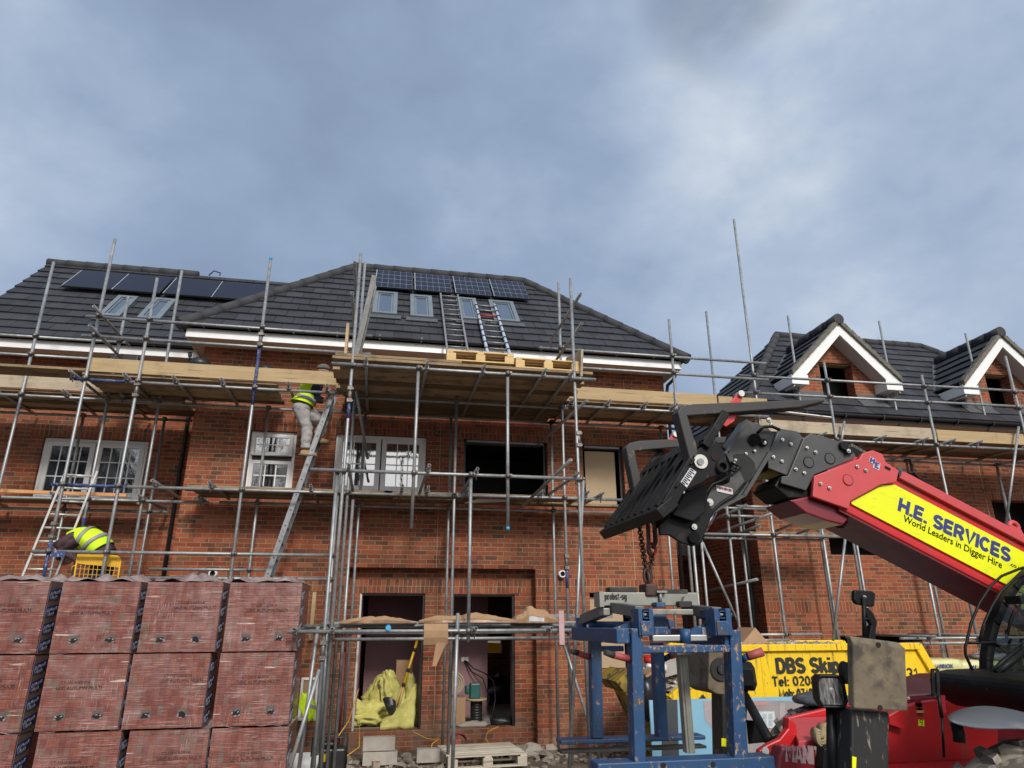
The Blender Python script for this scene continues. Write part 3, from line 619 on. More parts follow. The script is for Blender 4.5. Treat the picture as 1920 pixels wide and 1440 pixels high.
PVF = M('panel_frame', (.02, .02, .022), None, 4, .4); PVS = M('panel_silver_edge', (.62, .64, .66), None, 4, .35, .5)
def solar(root, x0, x1, v0, v1, K, grid, right_rail=False):
    fr = MB(); sbox(fr, x0, x1, v0, v1, .10, .135, K); f = fr.build('solar_panel', PVF, root)
    p = [on_slope(x, v, off=.138, **K) for x, v in ((x0 + .012, v0 + .012), (x1 - .012, v0 + .012), (x1 - .012, v1 - .012), (x0 + .012, v1 - .012))]
    me = bpy.data.meshes.new('cell_sheet'); me.from_pydata([tuple(q) for q in p], [], [(0, 1, 2, 3)]); uv = me.uv_layers.new()
    for i, c in enumerate(((0, 0), (1, 0), (1, 1), (0, 1))): uv.data[i].uv = c
    me.materials.append(PVG if grid else PVB); o = bpy.data.objects.new('cell_sheet', me); COL.objects.link(o); setparent(o, f)
    if grid or right_rail:
        s = MB(); sbox(s, x0 - .001, x0 + .013, v0, v1, .134, .142, K); s.build('silver_edge', PVS, f)
def roofwin(root, x0, x1, v0, v1, K, cracked=False):
    f = MB(); w_ = .085
    sbox(f, x0, x0 + w_, v0, v1, .01, .085, K); sbox(f, x1 - w_, x1, v0, v1, .01, .085, K); sbox(f, x0 + w_, x1 - w_, v1 - w_, v1, .01, .085, K); sbox(f, x0 + w_, x1 - w_, v0, v0 + w_, .01, .085, K)
    o = f.build('roof_window', GREYFR, root, bevel=.008)
    fl = MB(); sbox(fl, x0 - .08, x1 + .08, v0 - .16, v0 - .002, .03, .05, K); fl.build('lead_flashing', M('lead_apron', (.09, .095, .1), None, 3, .5) if 'lead_apron' not in MATS else MATS['lead_apron'], o)
    s = MB(); a = .045; sbox(s, x0 + w_ + .012, x0 + w_ + .04, v0 + w_ + .012, v1 - w_ - .012, .05, .068, K); sbox(s, x1 - w_ - .04, x1 - w_ - .012, v0 + w_ + .012, v1 - w_ - .012, .05, .068, K); sbox(s, x0 + w_ + .04, x1 - w_ - .04, v1 - w_ - .04, v1 - w_ - .012, .05, .068, K); sbox(s, x0 + w_ + .04, x1 - w_ - .04, v0 + w_ + .012, v0 + w_ + .04, .05, .068, K); s.build('inner_sash', GREYFR, o)
    gl = MB(); sbox(gl, x0 + w_ * .9, x1 - w_ * .9, v0 + w_ * .9, v1 - w_ * .9, .02, .05, K); gl.build('pane', SKYGL, o)
# panels measured at their corners on the slope
xa, va = slope_v(702, 548); xb_, vb = slope_v(993, 571); xc, vc = slope_v(688, 515)
x0 = xa; x1 = xb_; v0 = min(va, vb); v1 = vc
n = 4; mid = (x1 - x0) / 2
for i in range(4): 
    a = x0 + (x1 - x0) * i / 4 + (.03 if i >= 2 else 0); b_ = x0 + (x1 - x0) * (i + 1) / 4 - (.0 if i >= 2 else .03) - .012
    solar(HM, a, b_, v0, v1, PVK, True)
for (l, r_, b_, t_) in ((697, 744, 594, 553), (769, 812, 600, 560), (861, 900, 604, 565), (926, 974, 608, 571)):
    xl_, vl = slope_v(l, b_); xr_, vr = slope_v(r_, b_); _, vt = slope_v((l + r_) / 2, t_); roofwin(HM, xl_, xr_, (vl + vr) / 2, vt, PVK)

# ================================================================== the set-back house (left)
HL = thing('terraced_house', 'set-back red brick house with all-black solar panels and one wide white window', 'house', (-7, L, 0), 'new brick houses')
wl = (-6.03, -4.27, 4.02, 5.13)
w = MB(); wall_panel(w, -7.56, -3.275, -.3, ZE + .3, L, [wl]); w.box(-7.58, -7.56, L, 17.6, -.3, ZE + .3); w.build('wall', BRICK, HL, weld=False)
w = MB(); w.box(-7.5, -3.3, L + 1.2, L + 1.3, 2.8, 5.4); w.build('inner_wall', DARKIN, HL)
soldier(HL, -6.25, -4.05, 5.135, L)
window_frame(HL, wl[0] + .005, wl[1] - .005, wl[2] + .01, wl[3] - .005, L + .06, [(-5.97, -5.17, 4.08, 5.07, 0), (-5.13, -4.33, 4.08, 5.07, 0)], bars_for(-5.97, -5.17, 4.08, 5.07, 4, 3, L + .065) + bars_for(-5.13, -4.33, 4.08, 5.07, 4, 3, L + .065), fw=.085)
m = MB(); m.box(wl[0] - .02, wl[1] + .02, L - .05, L + .12, wl[2] - .03, wl[2] + .012); m.build('sill', UPVC, HL, bevel=.004)
hip_roof(HL, -7.66, -1.2, 12.78, 6.80, 15.48, 9.62, False, False, 11, caps_to=(-4.5, 15.48, 9.62))
m = MB(); m.prism([(-7.56, L, 6.9), (-7.56, 17.6, 6.9), (-7.56, 15.48, 9.50)], (.2, 0, 0)); m.build('gable_wall', BRICK, HL)
fa = MB(); fa.box(-7.64, -3.485, 12.88, 12.905, 6.63, 6.79); fa.build('fascia', UPVC, HL)
sf = MB(); sf.box(-7.62, -3.485, 12.906, L - .001, 6.642, 6.66); sf.build('soffit', SOFF, HL)
gutter(HL, (-7.66, 12.835, 6.865), (-3.62, 12.835, 6.865), r=.052)
xa, va = slope_v(117, 547, **PVL); xb_, vb = slope_v(330, 563, **PVL); xc, vc = slope_v(158, 518, **PVL); xd, vd = slope_v(428, 568, **PVL)
ed = [slope_v(p, q, **PVL)[0] for p, q in ((117, 547), (208, 556), (303, 561), (398, 566), (492, 571))]
for i in range(4): solar(HL, ed[i] + (.03 if i == 2 else 0), ed[i + 1] - (.03 if i == 1 else .012), va, vc, PVL, False, True)
for (l, r_, b_, t_) in ((183, 226, 598, 561), (256, 302, 603, 566)):
    xl_, vl = slope_v(l, b_, **PVL); xr_, vr = slope_v(r_, b_, **PVL); _, vt = slope_v(r_ + 12, t_, **PVL); roofwin(HL, xl_, xr_, (vl + vr) / 2, vt, PVL)
m = MB(); m.path([(-4.25, 15.4, 9.62), (-4.15, 15.38, 9.74), (-4.0, 15.38, 9.70), (-3.98, 15.3, 9.60)], .014, 6); m.build('cable_tail', BLACKP, HL)
m = MB(); q = [on_slope(1.62, v, off=.06) for v in (2.6, 3.0, 3.5, 3.86)] + [Vector((1.62, 14.45, 9.72))]; m.path(q, .016, 6); m.build('cable_tail', BLACKP, HM)

# ================================================================== the dormer house (right)
RY = 12.8
HR = thing('terraced_house', 'lower red brick house with two white gabled dormers and empty window holes', 'house', (12, RY, 0), 'new brick houses')
w = MB()
ra = W(1553, 1005, RY); rb_ = W(1700, 1040, RY); rc = W(1858, 937, RY); rd = W(1575, 1193, RY); re_ = W(1737, 1240, RY)
holes = [(ra.x, rb_.x + .15, rb_.z - .02, ra.z), (rc.x, rc.x + 1.6, rc.z - .95, rc.z), (rd.x, re_.x, re_.z - .5, rd.z), (rd.x + 3.4, re_.x + 3.4, re_.z - .5, rd.z)]
wall_panel(w, 7.43, 18.5, -.3, 6.02, RY, holes); w.box(7.43, 7.45, RY + .001, 18.2, -.3, 6.02); w.build('wall', BRICK, HR, weld=False)
soldier(HR, 7.44, 18.4, W(1540, 1147, RY).z, RY); soldier(HR, rc.x - .15, rc.x + 1.8, rc.z + .005, RY)
sd = MB(); sd.box(7.424, 7.46, RY + .1, 16, W(1540, 1147, RY).z, W(1540, 1147, RY).z + .222); sd.build('soldier_course', SOLD, HR)
for a in (7.73, 13.0): m = MB(); m.box(a, a + .01, RY - .0035, RY + .01, -.2, 5.9); m.build('movement_joint', BEIGE, HR)
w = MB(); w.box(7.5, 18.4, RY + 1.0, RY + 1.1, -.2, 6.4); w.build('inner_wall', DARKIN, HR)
m = MB(); m.path([(7.36, RY + .35, 5.9), (7.36, RY + .35, .1)], .05, 10); m.build('downpipe', BLACKP, HR)
EY, EZ, RRY, RRZ = 12.25, 6.06, 15.0, 9.0
KR = dict(ye=EY, ze=EZ, yr=RRY, zr=RRZ); dz = (RRZ - EZ) / (RRY - EY)
kv = math.sqrt(1 + dz * dz); hip_roof(HR, 7.2, 17.0, EY, EZ, RRY, RRZ, True, True, 21, holes=[(c - .80 - 7.2, c + .80 - 7.2, (12.66 - EY) * kv, (13.35 - EY) * kv) for c in (9.66, 13.84)])
# a second, lower roof runs on to the right behind
m = MB(); m.box(7.25, 18.4, 12.32, 12.345, 5.93, 6.05); m.build('fascia', BLACKP, HR)
m = MB(); m.box(7.25, 18.4, 12.346, RY - .001, 5.95, 5.97); m.build('soffit', SOFF, HR)
gutter(HR, (7.2, 12.27, 6.05), (18.4, 12.27, 6.05), step=.9)
def dormer(cx, hw=1.19, ye=12.25, yw=12.62, ze=6.98, za=8.15, wx=(-.36, .44), wz=(6.40, 7.34)):
    d = MB(); t = .25; zb = 6.3; sl = (za - ze) / hw; hb = .99; zi = za - .12
    def top(x): return zi - abs(x) * sl - .02
    a, b = wx
    for y in (yw, yw + t):
        d.face([(cx - hb, y, zb), (cx + a, y, zb), (cx + a, y, top(a)), (cx - hb, y, top(hb))])
        d.face([(cx + b, y, zb), (cx + hb, y, zb), (cx + hb, y, top(hb)), (cx + b, y, top(b))])
        d.face([(cx + a, y, wz[1]), (cx + b, y, wz[1]), (cx + b, y, top(b)), (cx, y, top(0)), (cx + a, y, top(a))])
        d.face([(cx + a, y, zb), (cx + b, y, zb), (cx + b, y, wz[0]), (cx + a, y, wz[0])])
    for x in (a, b): d.face([(cx + x, yw, wz[0]), (cx + x, yw + t, wz[0]), (cx + x, yw + t, wz[1]), (cx + x, yw, wz[1])])
    for z in wz: d.face([(cx + a, yw, z), (cx + b, yw, z), (cx + b, yw + t, z), (cx + a, yw + t, z)])
    for s in (-1, 1): d.face([(cx + s * hb, yw, zb), (cx + s * hb, yw + 1.2, zb + .9), (cx + s * hb, yw + 1.2, top(hb)), (cx + s * hb, yw, top(hb))])
    dw = d.build('dormer_wall', BRICK, HR, weld=False)
    m = MB(); m.box(cx + a + .004, cx + b - .004, yw + .06, yw + t - .02, wz[1] - .02, wz[1] - .003); m.build('steel_lintel', BEIGE, dw)
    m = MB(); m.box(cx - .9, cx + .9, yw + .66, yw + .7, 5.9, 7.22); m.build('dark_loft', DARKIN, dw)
    yb = EY + (za - EZ) / dz; 
    rf = MB(); rt = MB(); run = hw + .10
    for s in (-1, 1):
        E1 = Vector((cx + s * run, ye - .02, za - run * sl)); ybe = EY + (E1.z - EZ) / dz
        A = Vector((cx, ye - .02, za)); rf.face([p + Vector((0, 0, .03)) for p in (A, E1, Vector((E1.x, ybe + .1, E1.z)), Vector((cx, yb + .1, za)))])
        V = (A - E1); slen = V.length
        if s < 0: tiles(rt, Vector((E1.x, yb + .05, E1.z + .045)), (0, -1, 0), V, [(yb + .05 - ybe - .05, 0), (yb + .05 - E1.y, 0), (yb + .05 - E1.y, slen), (0, slen)], seed=31, th=.04)
        else: tiles(rt, E1 + Vector((0, 0, .045)), (0, 1, 0), V, [(0, 0), (ybe + .05 - E1.y, 0), (yb + .05 - E1.y, slen), (0, slen)], seed=33, th=.04)
    ob = rf.build('dormer_roof', TILEB, HR); rt.build('tile_course', TILE, ob)
    c = MB(); caps(c, (cx, ye - .03, za + .07), (cx, yb - .1, za + .07), r=.12); c.build('ridge_cap', RIDGE, ob)
    v = MB()
    for s in (-1, 1):
        A = Vector((cx, ye - .035, za + .035)); B = Vector((cx + s * (run + .02), ye - .035, za + .035 - (run + .02) * sl)); nseg = 9
        for k in range(nseg):
            p, q = A.lerp(B, k / nseg), A.lerp(B, (k + 1) / nseg); v.beam(p + Vector((0, 0, .028)), q + Vector((0, 0, .005)), .07, .085, (0, 1, 0)) if False else v.hexa([p + Vector((0, -.02, -.05)), q + Vector((0, -.02, -.06)), q + Vector((0, .12, -.06)), p + Vector((0, .12, -.05)), p + Vector((0, -.02, .085)), q + Vector((0, -.02, .05)), q + Vector((0, .12, .05)), p + Vector((0, .12, .085))])
    v.build('verge_mortar', MORT, ob)
    bb = MB(); bw = .19
    for s in (-1, 1):
        n_ = Vector((s * sl, 0, 1)).normalized(); A = Vector((cx, ye, za - .02)); B = Vector((cx + s * run, ye, za - .02 - run * sl)); dn = -n_ * bw
        ap = Vector((cx, ye, za - .02 - bw * math.sqrt(1 + sl * sl)))
        bb.prism([A, B, B + Vector((0, 0, -.14)), B + Vector((-s * .19, 0, -.14)), ap], (0, .03, 0))
    bb.build('bargeboard', UPVC, ob)
    sv = MB()
    for s in (-1, 1):
        A = Vector((cx, ye + .031, za - .04 - bw * math.sqrt(1 + sl * sl))); B = Vector((cx + s * (run - .02), ye + .031, za - .04 - bw * math.sqrt(1 + sl * sl) - (run - .02) * sl)); sv.prism([A, B, B + Vector((0, 0, .03)), A + Vector((0, 0, .03))], (0, yw - ye - .035, 0))
    sv.build('verge_soffit', SOFF, ob)
    for s in (-1, 1):
        fb = MB()
        xo = cx + s * (run + .03); xi = cx + s * (run - .36); x0, x1 = min(xo, xi), max(xo, xi); zz = za - run * sl
        fb.hexa([(x0, ye - .005, zz - .23), (x1, ye - .005, zz - .23), (x1, ye + .75, zz - .23), (x0, ye + .75, zz - .23), (x0, ye - .005, zz - .02), (x1, ye - .005, zz - .02), (x1, ye + .75, zz - .02), (x0, ye + .75, zz - .02)])
        fb.build('box_end', UPVC, ob)
    vl = MB()
    for s in (-1, 1):
        p = Vector((cx + s * run, EY + (za - run * sl - EZ) / dz, za - run * sl + .06)); vl.beam(p, Vector((cx, yb, za + .07)), .10, .02)
    vl.build('valley_lead', MATS['lead_apron'], ob)
    zr = lambda y: EZ + (y - EY) * dz + .045
    for x0, x1 in ((cx - hb - .1, cx + a - .01), (cx + b + .01, cx + hb + .1)):
        ya, yb2 = yw - .17, yw - .02; ap = MB(); ap.hexa([(x0, ya, zr(ya)), (x1, ya, zr(ya)), (x1, yb2, zr(yb2)), (x0, yb2, zr(yb2)), (x0, ya, zr(ya) + .012), (x1, ya, zr(ya) + .012), (x1, yb2, zr(yb2) + .012), (x0, yb2, zr(yb2) + .012)])
        ap.box(x0, x1, yw - .019, yw - .004, zr(yw - .02), zr(yw) + .13); ap.build('lead_apron', MATS['lead_apron'], ob)
dormer(9.66); dormer(13.84, za=8.17, ze=7.0, wx=(-.29, .36), wz=(6.45, 7.34))

# ================================================================== link building in the gap
HK = thing('link_building', 'dark undercroft set back in the gap between the two taller brick houses', 'building', (6.5, 15.5, 0))
w = MB(); wall_panel(w, 5.49, 7.42, -.2, 4.9, 15.4, [(5.7, 7.3, -.2, 3.3)]); w.build('wall', brick_mat('link_brick'), HK, weld=False)  # same brick colours as the houses
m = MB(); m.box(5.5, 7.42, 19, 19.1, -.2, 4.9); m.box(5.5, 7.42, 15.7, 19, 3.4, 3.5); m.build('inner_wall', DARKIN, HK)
m = MB(); m.face([(5.5, 15.2, 4.85), (7.42, 15.2, 4.85), (7.42, 17.2, 6.3), (5.5, 17.2, 6.3)]); rf = m.build('roof', TILEB, HK)
t = MB(); tiles(t, (5.5, 15.2, 4.87), (1, 0, 0), (0, 2.0, 1.45), [(0, 0), (1.92, 0), (1.92, 2.45), (0, 2.45)], seed=41); t.build('tile_course', TILE, rf)
m = MB(); m.box(5.5, 7.42, 15.0, 15.2, 3.35, 3.6); m.build('lintel_beam', BLACKP, HK)
# ------------------------------------------------------------------ scaffolds: steel tubes clamped together, boards laid on the cross tubes
class Scaffold:
    def __init__(s, name, label, loc, group='tube and coupler scaffolds'):
        s.root = thing(name, label, 'scaffold', loc, group); s.n = 0; s.st = []
    def tube(s, name, p0, p1, mat=None, r=.0242, label=None):
        m = MB(); m.tube(p0, p1, r); return m.build(name, mat or GALV, s.root, label=label)
    def std(s, X, Y, z0, z1, cap=None, band=None, sleeve=None, lean=0.0):
        o = s.tube('standard', (X, Y, z0), (X + lean, Y, z1)); s.st.append((X, Y, z0, z1, lean))
        if band:
            m = MB(); m.cyl((X + lean * .5, Y, band[0]), (X + lean * .5, Y, band[1]), .0252, n=12); m.build('paint_band', BLUEP, o)
        if cap:
            m = MB(); m.cyl((X + lean, Y, z1 - .05), (X + lean, Y, z1 + .004), .026, n=12); m.build('end_cap', CAPB, o)
        if sleeve:
            m = MB(); z = sleeve
            for dz_ in (-.09, .09): m.obox((X, Y - .01, z + dz_), (.07, .075, .05))
            m.cyl((X, Y, z - .13), (X, Y, z + .13), .031, n=10); m.cyl((X + .04, Y - .03, z + .09), (X + .04, Y + .03, z + .09), .012, n=6); m.cyl((X + .04, Y - .03, z - .09), (X + .04, Y + .03, z - .09), .012, n=6)
            m.build('sleeve_coupler', COUP, o)
        return o
    def coupler(s, p, turn=0.0):
        m = MB(); x, y, z = p
        m.cyl((x, y - .035, z - .028), (x, y - .035, z + .028), .034, n=9); m.cyl((x - .03, y + .015, z), (x + .03, y + .015, z), .035, n=9)
        m.obox((x, y - .012, z), (.05, .05, .045)); m.cyl((x + .042, y - .07, z + .005), (x + .042, y + .01, z + .005), .009, n=6); m.cyl((x + .04, y - .075, z + .005), (x + .04, y - .055, z + .005), .016, n=6)
        m.cyl((x - .02, y + .0, z - .075), (x - .02, y + .0, z - .02), .008, n=6)
        m.build('coupler', COUP, s.root)
    def led(s, x0, x1, Y, z, name='ledger', z1=None, mat=None, couple=True, band=None):
        z1 = z if z1 is None else z1; o = s.tube(name, (x0, Y, z), (x1, Y, z1), mat)
        if band:
            m = MB(); m.cyl((band[0], Y, z), (band[1], Y, z), .0252, n=12); m.build('paint_band', BLUEP, o)
        if couple:
            for X, YS, a, b, l in s.st:
                if abs(YS - Y) < .12 and min(x0, x1) - .02 < X < max(x0, x1) + .02 and a - .05 < z < b + .05: s.coupler((X, YS, z))
        return o
    def trans(s, X, y0, y1, z, name='transom', z1=None, clamp=True):
        o = s.tube(name, (X, y0, z), (X, y1, z if z1 is None else z1))
        if clamp:
            m = MB(); m.obox((X, y0 + .16, z - .035), (.06, .06, .05)); m.cyl((X, y0 + .16, z - .13), (X, y0 + .16, z - .05), .008, n=6); m.cyl((X, y0 + .16, z - .10), (X, y0 + .16, z - .085), .014, n=6); m.build('clip', COUP, o)
        return o
    def deck(s, x0, x1, y0, y1, z, mat=None, name='deck', seed=1, wd=.225, ragged=.12, gap=.02, th=.038):
        rnd = random.Random(seed); m = MB(); y = y0
        while y + wd <= y1 + .05:
            a = x0 + rnd.uniform(-ragged, ragged * .3); zz = z + rnd.uniform(0, .012)
            cuts = [a]; 
            while cuts[-1] < x1 - .5: cuts.append(min(cuts[-1] + 3.9, x1 + rnd.uniform(-ragged * .3, ragged)))
            for k in range(len(cuts) - 1): m.box(cuts[k] + (.004 if k else 0), cuts[k + 1], y, y + wd - gap, zz + (k % 2) * .004, zz + th + (k % 2) * .004)
            y += wd
        return m.build(name, mat or BOARD, s.root)
    def toe(s, x0, x1, Y, z, mat=None, h=.225, n=1, label=None):
        m = MB(); m.box(x0, x1, Y, Y + .036, z, z + h); return m.build('toe_board', mat or TOEB, s.root, bevel=.004, label=label)

O, B_, LO, IN = 10.95, 9.52, 11.88, 11.95
ZD = 5.46                                   # deck ledger height; lifts at 1.8, 3.85 and 5.46
# ---- scaffold of the set-back house
A = Scaffold('scaffold', 'steel tube scaffold of the set-back house, with a pale weathered toe board', (-5.8, LO, 0))
A.std(-5.82, LO, -.02, 7.88); A.std(-4.53, LO, -.02, 7.33, band=(3.1, 3.5)); A.std(-3.74, LO, -.02, 7.92); A.std(-7.4, LO, -.02, 7.6)
for x in (-5.3, -3.95, -6.9): A.std(x, 13.0, -.02, 5.45)
A.led(-8.2, -4.45, LO + .05, 6.49, 'guard_rail'); A.led(-8.2, -4.45, LO + .05, 6.16, 'guard_rail'); A.led(-8.2, -3.4, LO + .05, 5.46); A.led(-8.2, -3.5, 13.05, 5.46)
A.led(-8.2, -2.75, LO + .05, 3.80); A.led(-8.2, -3.66, 13.05, 3.79); A.led(-8.2, -3.3, LO + .05, 1.80); A.led(-8.2, -3.4, 13.05, 1.8)
for x in (-7.2, -6.2, -5.15, -4.3): A.trans(x, LO - .18, 13.3, 5.51)
for x in (-6.3, -5.0, -3.75, -2.85): A.trans(x, LO - .2, 13.25, 3.85)
for x in (-6.3, -5.0, -4.0): A.trans(x, LO - .1, 13.2, 1.85)
A.deck(-8.0, -3.4, LO + .08, 13.2, 5.535, seed=4); A.toe(-8.0, -4.45, LO + .03, 5.58, OLDB, label='pale weathered toe board')
A.deck(-8.0, -3.72, LO + .75, 13.05, 3.875, seed=5); A.deck(-8.0, -3.7, LO + .1, 12.9, 1.875, seed=6)

# ---- main scaffold with the loading bay
S = Scaffold('scaffold', 'steel tube scaffold of the projecting house with a deep timber loading bay', (1, O, 0))
S.std(-4.545, O, -.02, 7.93, sleeve=3.2, band=(2.4, 3.05)); S.std(-3.80, O, -.02, 7.28, sleeve=5.35); S.std(-2.08, O, -.02, 7.84, cap=True, band=(5.2, 6.2), sleeve=6.32)
S.std(-.51, O, -.02, 7.9); S.std(2.98, O, -.02, 7.85, band=(2.45, 2.75), sleeve=2.85); S.std(5.09, O, -.02, 7.27); S.std(1.155, O, -.02, 5.6)
S.std(-.66, O, -.02, 4.0)
S.std(-.42, O + .0, -.02, 3.75)
for x in (-2.0, -.35, 1.17, 3.035, 5.19): S.std(x, IN, -.02, 5.48)
# loading bay, two standards deep
S.std(-.515, B_, -.02, 7.27, sleeve=5.0, band=(4.65, 4.95)); S.std(2.83, B_, -.02, 7.16, sleeve=4.5, lean=-.04)
S.std(-.60, B_, -.02, 3.94, sleeve=1.62)
for x, a, b, c in ((.43, 3.14, 5.47, 0), (1.75, 3.15, 5.47, 0), (1.225, 1.70, 3.94, 0)): S.std(x, B_ - .06, a, b)
S.std(1.06, B_, .0, 2.06, lean=.03)
m = MB(); m.cyl((1.75, B_ - .06, 3.145), (1.75, B_ - .06, 3.19), .026, n=12); m.build('end_cap', CAPB, S.root)
for x0, x1 in ((-4.75, -.3), (2.6, 7.0)):
    S.led(x0, x1, O + .05, 6.54, 'guard_rail'); S.led(x0, x1, O + .05, 6.21, 'guard_rail')
S.led(-4.78, -.7, O + .05, ZD + .03, band=(-4.78, -3.95)); S.led(3.05, 6.9, O + .05, ZD + .03); S.led(-.5, 3.1, O + .05, ZD - .02)
S.led(-4.4, -.4, IN + .05, ZD); S.led(-.4, 3.1, IN + .05, ZD); S.led(3.0, 5.9, IN + .05, ZD)
S.led(-.80, 3.12, B_ - .05, 5.44); S.led(-.95, 2.82, B_ - .05, 3.90)
S.led(-4.72, 1.3, O + .05, 3.86, band=(-4.72, -3.7)); S.led(1.1, 4.3, O + .05, 3.88); S.led(-2.6, 4.3, IN + .05, 3.82); S.led(-4.78, -.66, O + .05, 2.91, 'guard_rail'); S.led(-3.5, -.6, O + .05, 2.56, 'guard_rail'); S.led(-3.5, -1.7, IN + .05, 2.75, 'guard_rail')
S.led(-1.05, 3.15, B_ - .05, 1.84); S.led(-.9, 3.12, B_ + .55, 1.90); S.led(-.85, 3.1, O + .05, 1.80); S.led(-.9, 3.6, IN, 1.80); S.led(-.62, 3.1, O - .35, 1.72, couple=False)
for x in (-4.70, -3.95, -3.25, -2.55, -1.55, -.95): S.trans(x, O - .2, 12.2, ZD + .08)
for x in (-.32, .55, 1.38, 2.30, 2.72): S.trans(x, B_ - .22, 12.1, 5.49)
for x in (3.14, 3.78, 4.45, 5.0): S.trans(x, O - .22, 12.2, ZD + .08)
for x, y0, z in ((-3.28, O - .25, 3.91), (-2.5, O - .25, 3.91), (-1.05, O - .3, 3.90), (-.45, B_ - .2, 3.95), (.32, O - .35, 3.93), (.62, B_ - .35, 3.95), (.72, O - .3, 3.93), (1.3, B_ - .2, 3.96), (1.35, O - .3, 3.93), (2.55, O - .3, 3.93), (2.75, B_ - .2, 3.95), (3.3, O - .3, 3.93), (3.55, O - .3, 3.92)): S.trans(x, y0, 12.2, z)
for x in (-.95, -.5, 1.3, 2.3, 2.95): S.trans(x, B_ - .25, 12.1, 1.87)
# end guards and braces
for z in (6.55, 6.23): S.trans(-4.5, O - .35, LO + .35, z, 'end_rail', clamp=False)
for z in (6.95, 6.45): S.trans(-.58, B_ - .3, O + .3, z, 'end_rail', clamp=False)
for z in (6.75, 6.25): S.trans(2.86, B_ - .3, O + .5, z, 'end_rail', clamp=False)
S.tube('brace', (3.02, B_ + .1, 5.15), (2.62, O + .3, 4.85)); S.tube('brace', (2.62, B_ - .3, 4.12), (2.25, O + .1, 3.7)); S.tube('brace', (2.97, B_ + .3, 3.95), (2.62, B_ + .3, .0)); S.tube('brace', (-.48, O - .4, 5.4), (-.25, O + .4, 4.5))
S.tube('brace', (2.78, O - .2, 1.85), (3.35, O - .2, .05))
S.tube('brace', (-.62, B_ - .1, 1.4), (-.95, B_ - .1, -.05)); S.tube('brace', (-.70, B_ + .2, 1.9), (-.80, B_ + .2, -.05)) 
# decks
S.deck(-4.62, -1.78, O + .06, 12.15, ZD + .11, seed=11, ragged=.03); S.deck(3.02, 6.9, O + .06, 12.1, ZD + .11, seed=12)
S.deck(-.72, 3.02, B_ - .02, 12.15, 5.525, seed=13, th=.042); S.deck(-.66, 1.0, B_ - .02, B_ + .45, 5.575, seed=14, name='deck')
S.deck(-6.05, -4.3, O + .04, O + .45, ZD + .17, seed=31, ragged=.02); S.deck(-4.6, -4.0, O + .5, 12.2, ZD + .155, seed=32)
S.toe(-4.55, -.80, O + .02, ZD + .16); S.toe(3.05, 5.9, O + .02, ZD + .16, label='toe board with scribbled pencil marks and split top edge'); S.toe(5.93, 6.9, O + .02, ZD + .14)
S.deck(-3.0, .1, IN - .55, IN + .2, 3.95, seed=15); S.deck(.12, 3.3, IN - .55, IN + .0, 3.945, seed=16); S.deck(-2.9, 4.9, IN - .05, IN + .25, 3.90, seed=19)
m = MB(); m.obox((2.90, B_ + .35, 5.78), (.035, .9, .42), Matrix.Rotation(R(12), 3, 'X')); m.build('end_board', OLDB, S.root)
m = MB(); m.obox((-.63, B_ + .2, 5.9), (.04, .2, .5)); m.build('end_board', TOEB, S.root)

# ---- scaffold of the dormer house
RO = 11.2; RI = 12.45; pz = 5.22
T = Scaffold('scaffold', 'steel tube scaffold of the lower dormer house standing behind the red boom', (10, RO, 0))
for px, py, Y in ((1545, 680, RO), (1728, 703, RO), (1885, 668, RO)):
    p = W(px, py, Y); T.std(p.x, Y, -.02, p.z)
for px, py in ((1477, 592), (1648, 602), (1810, 625)):
    p = W(px, py, RI); T.std(p.x, RI, -.02, p.z)
T.std(13.95, RO, -.02, 7.0); p = W(1324, 584, RI); T.std(p.x, RI, -.02, p.z); p = W(1376, 411, RO); T.std(p.x - .0, RO, 0, p.z)
T.led(6.55, 14.5, RO + .05, 6.36, 'guard_rail', z1=6.44); T.led(6.55, 14.5, RO + .05, 6.02, 'guard_rail', z1=6.10)
T.led(6.4, 14.5, RO + .05, pz - .05); T.led(7.0, 14.5, RI + .05, pz - .08); T.led(7.0, 14.0, RI - .4, pz - .12)
for x in (7.3, 8.0, 9.25, 10.15, 10.75, 11.35, 12.6, 13.5): T.trans(x, RO - .25, 12.7, pz)
T.deck(6.7, 14.4, RO + .08, 12.55, pz + .03, seed=21); T.toe(6.75, 10.6, RO + .02, pz + .06, OLDB, label='pale toe board with a weathered overlapping end'); T.toe(10.62, 14.4, RO + .02, pz + .04)
q = W(1441, 932, RO); T.std(q.x, RO, -.02, 4.6)
for a, b, Y in (((1536, 970), (1554, 1080), RO + .1), ((1600, 995), (1616, 1080), RO + .1), ((1735, 1062), (1770, 1235), RO + .1), ((1812, 1104), (1840, 1230), RO + .1)):
    p = W(*a, Y); T.std(W(*b, Y).x, Y, -.02, p.z + .8)
for a, b, Y in (((1587, 992), (1562, 1200), RO - .1), ((1910, 800), (1886, 985), RO - .1), ((1583, 790), (1576, 840), RO - .1), ((1317, 1017), (1390, 1182), 11.6)):
    T.tube('brace', W(*a, Y), W(*b, Y))
p = W(1700, 850, RI); T.std(p.x, RI - .05, -.02, pz); T.tube('brace', W(1862, 845, RI), W(1895, 990, RI))
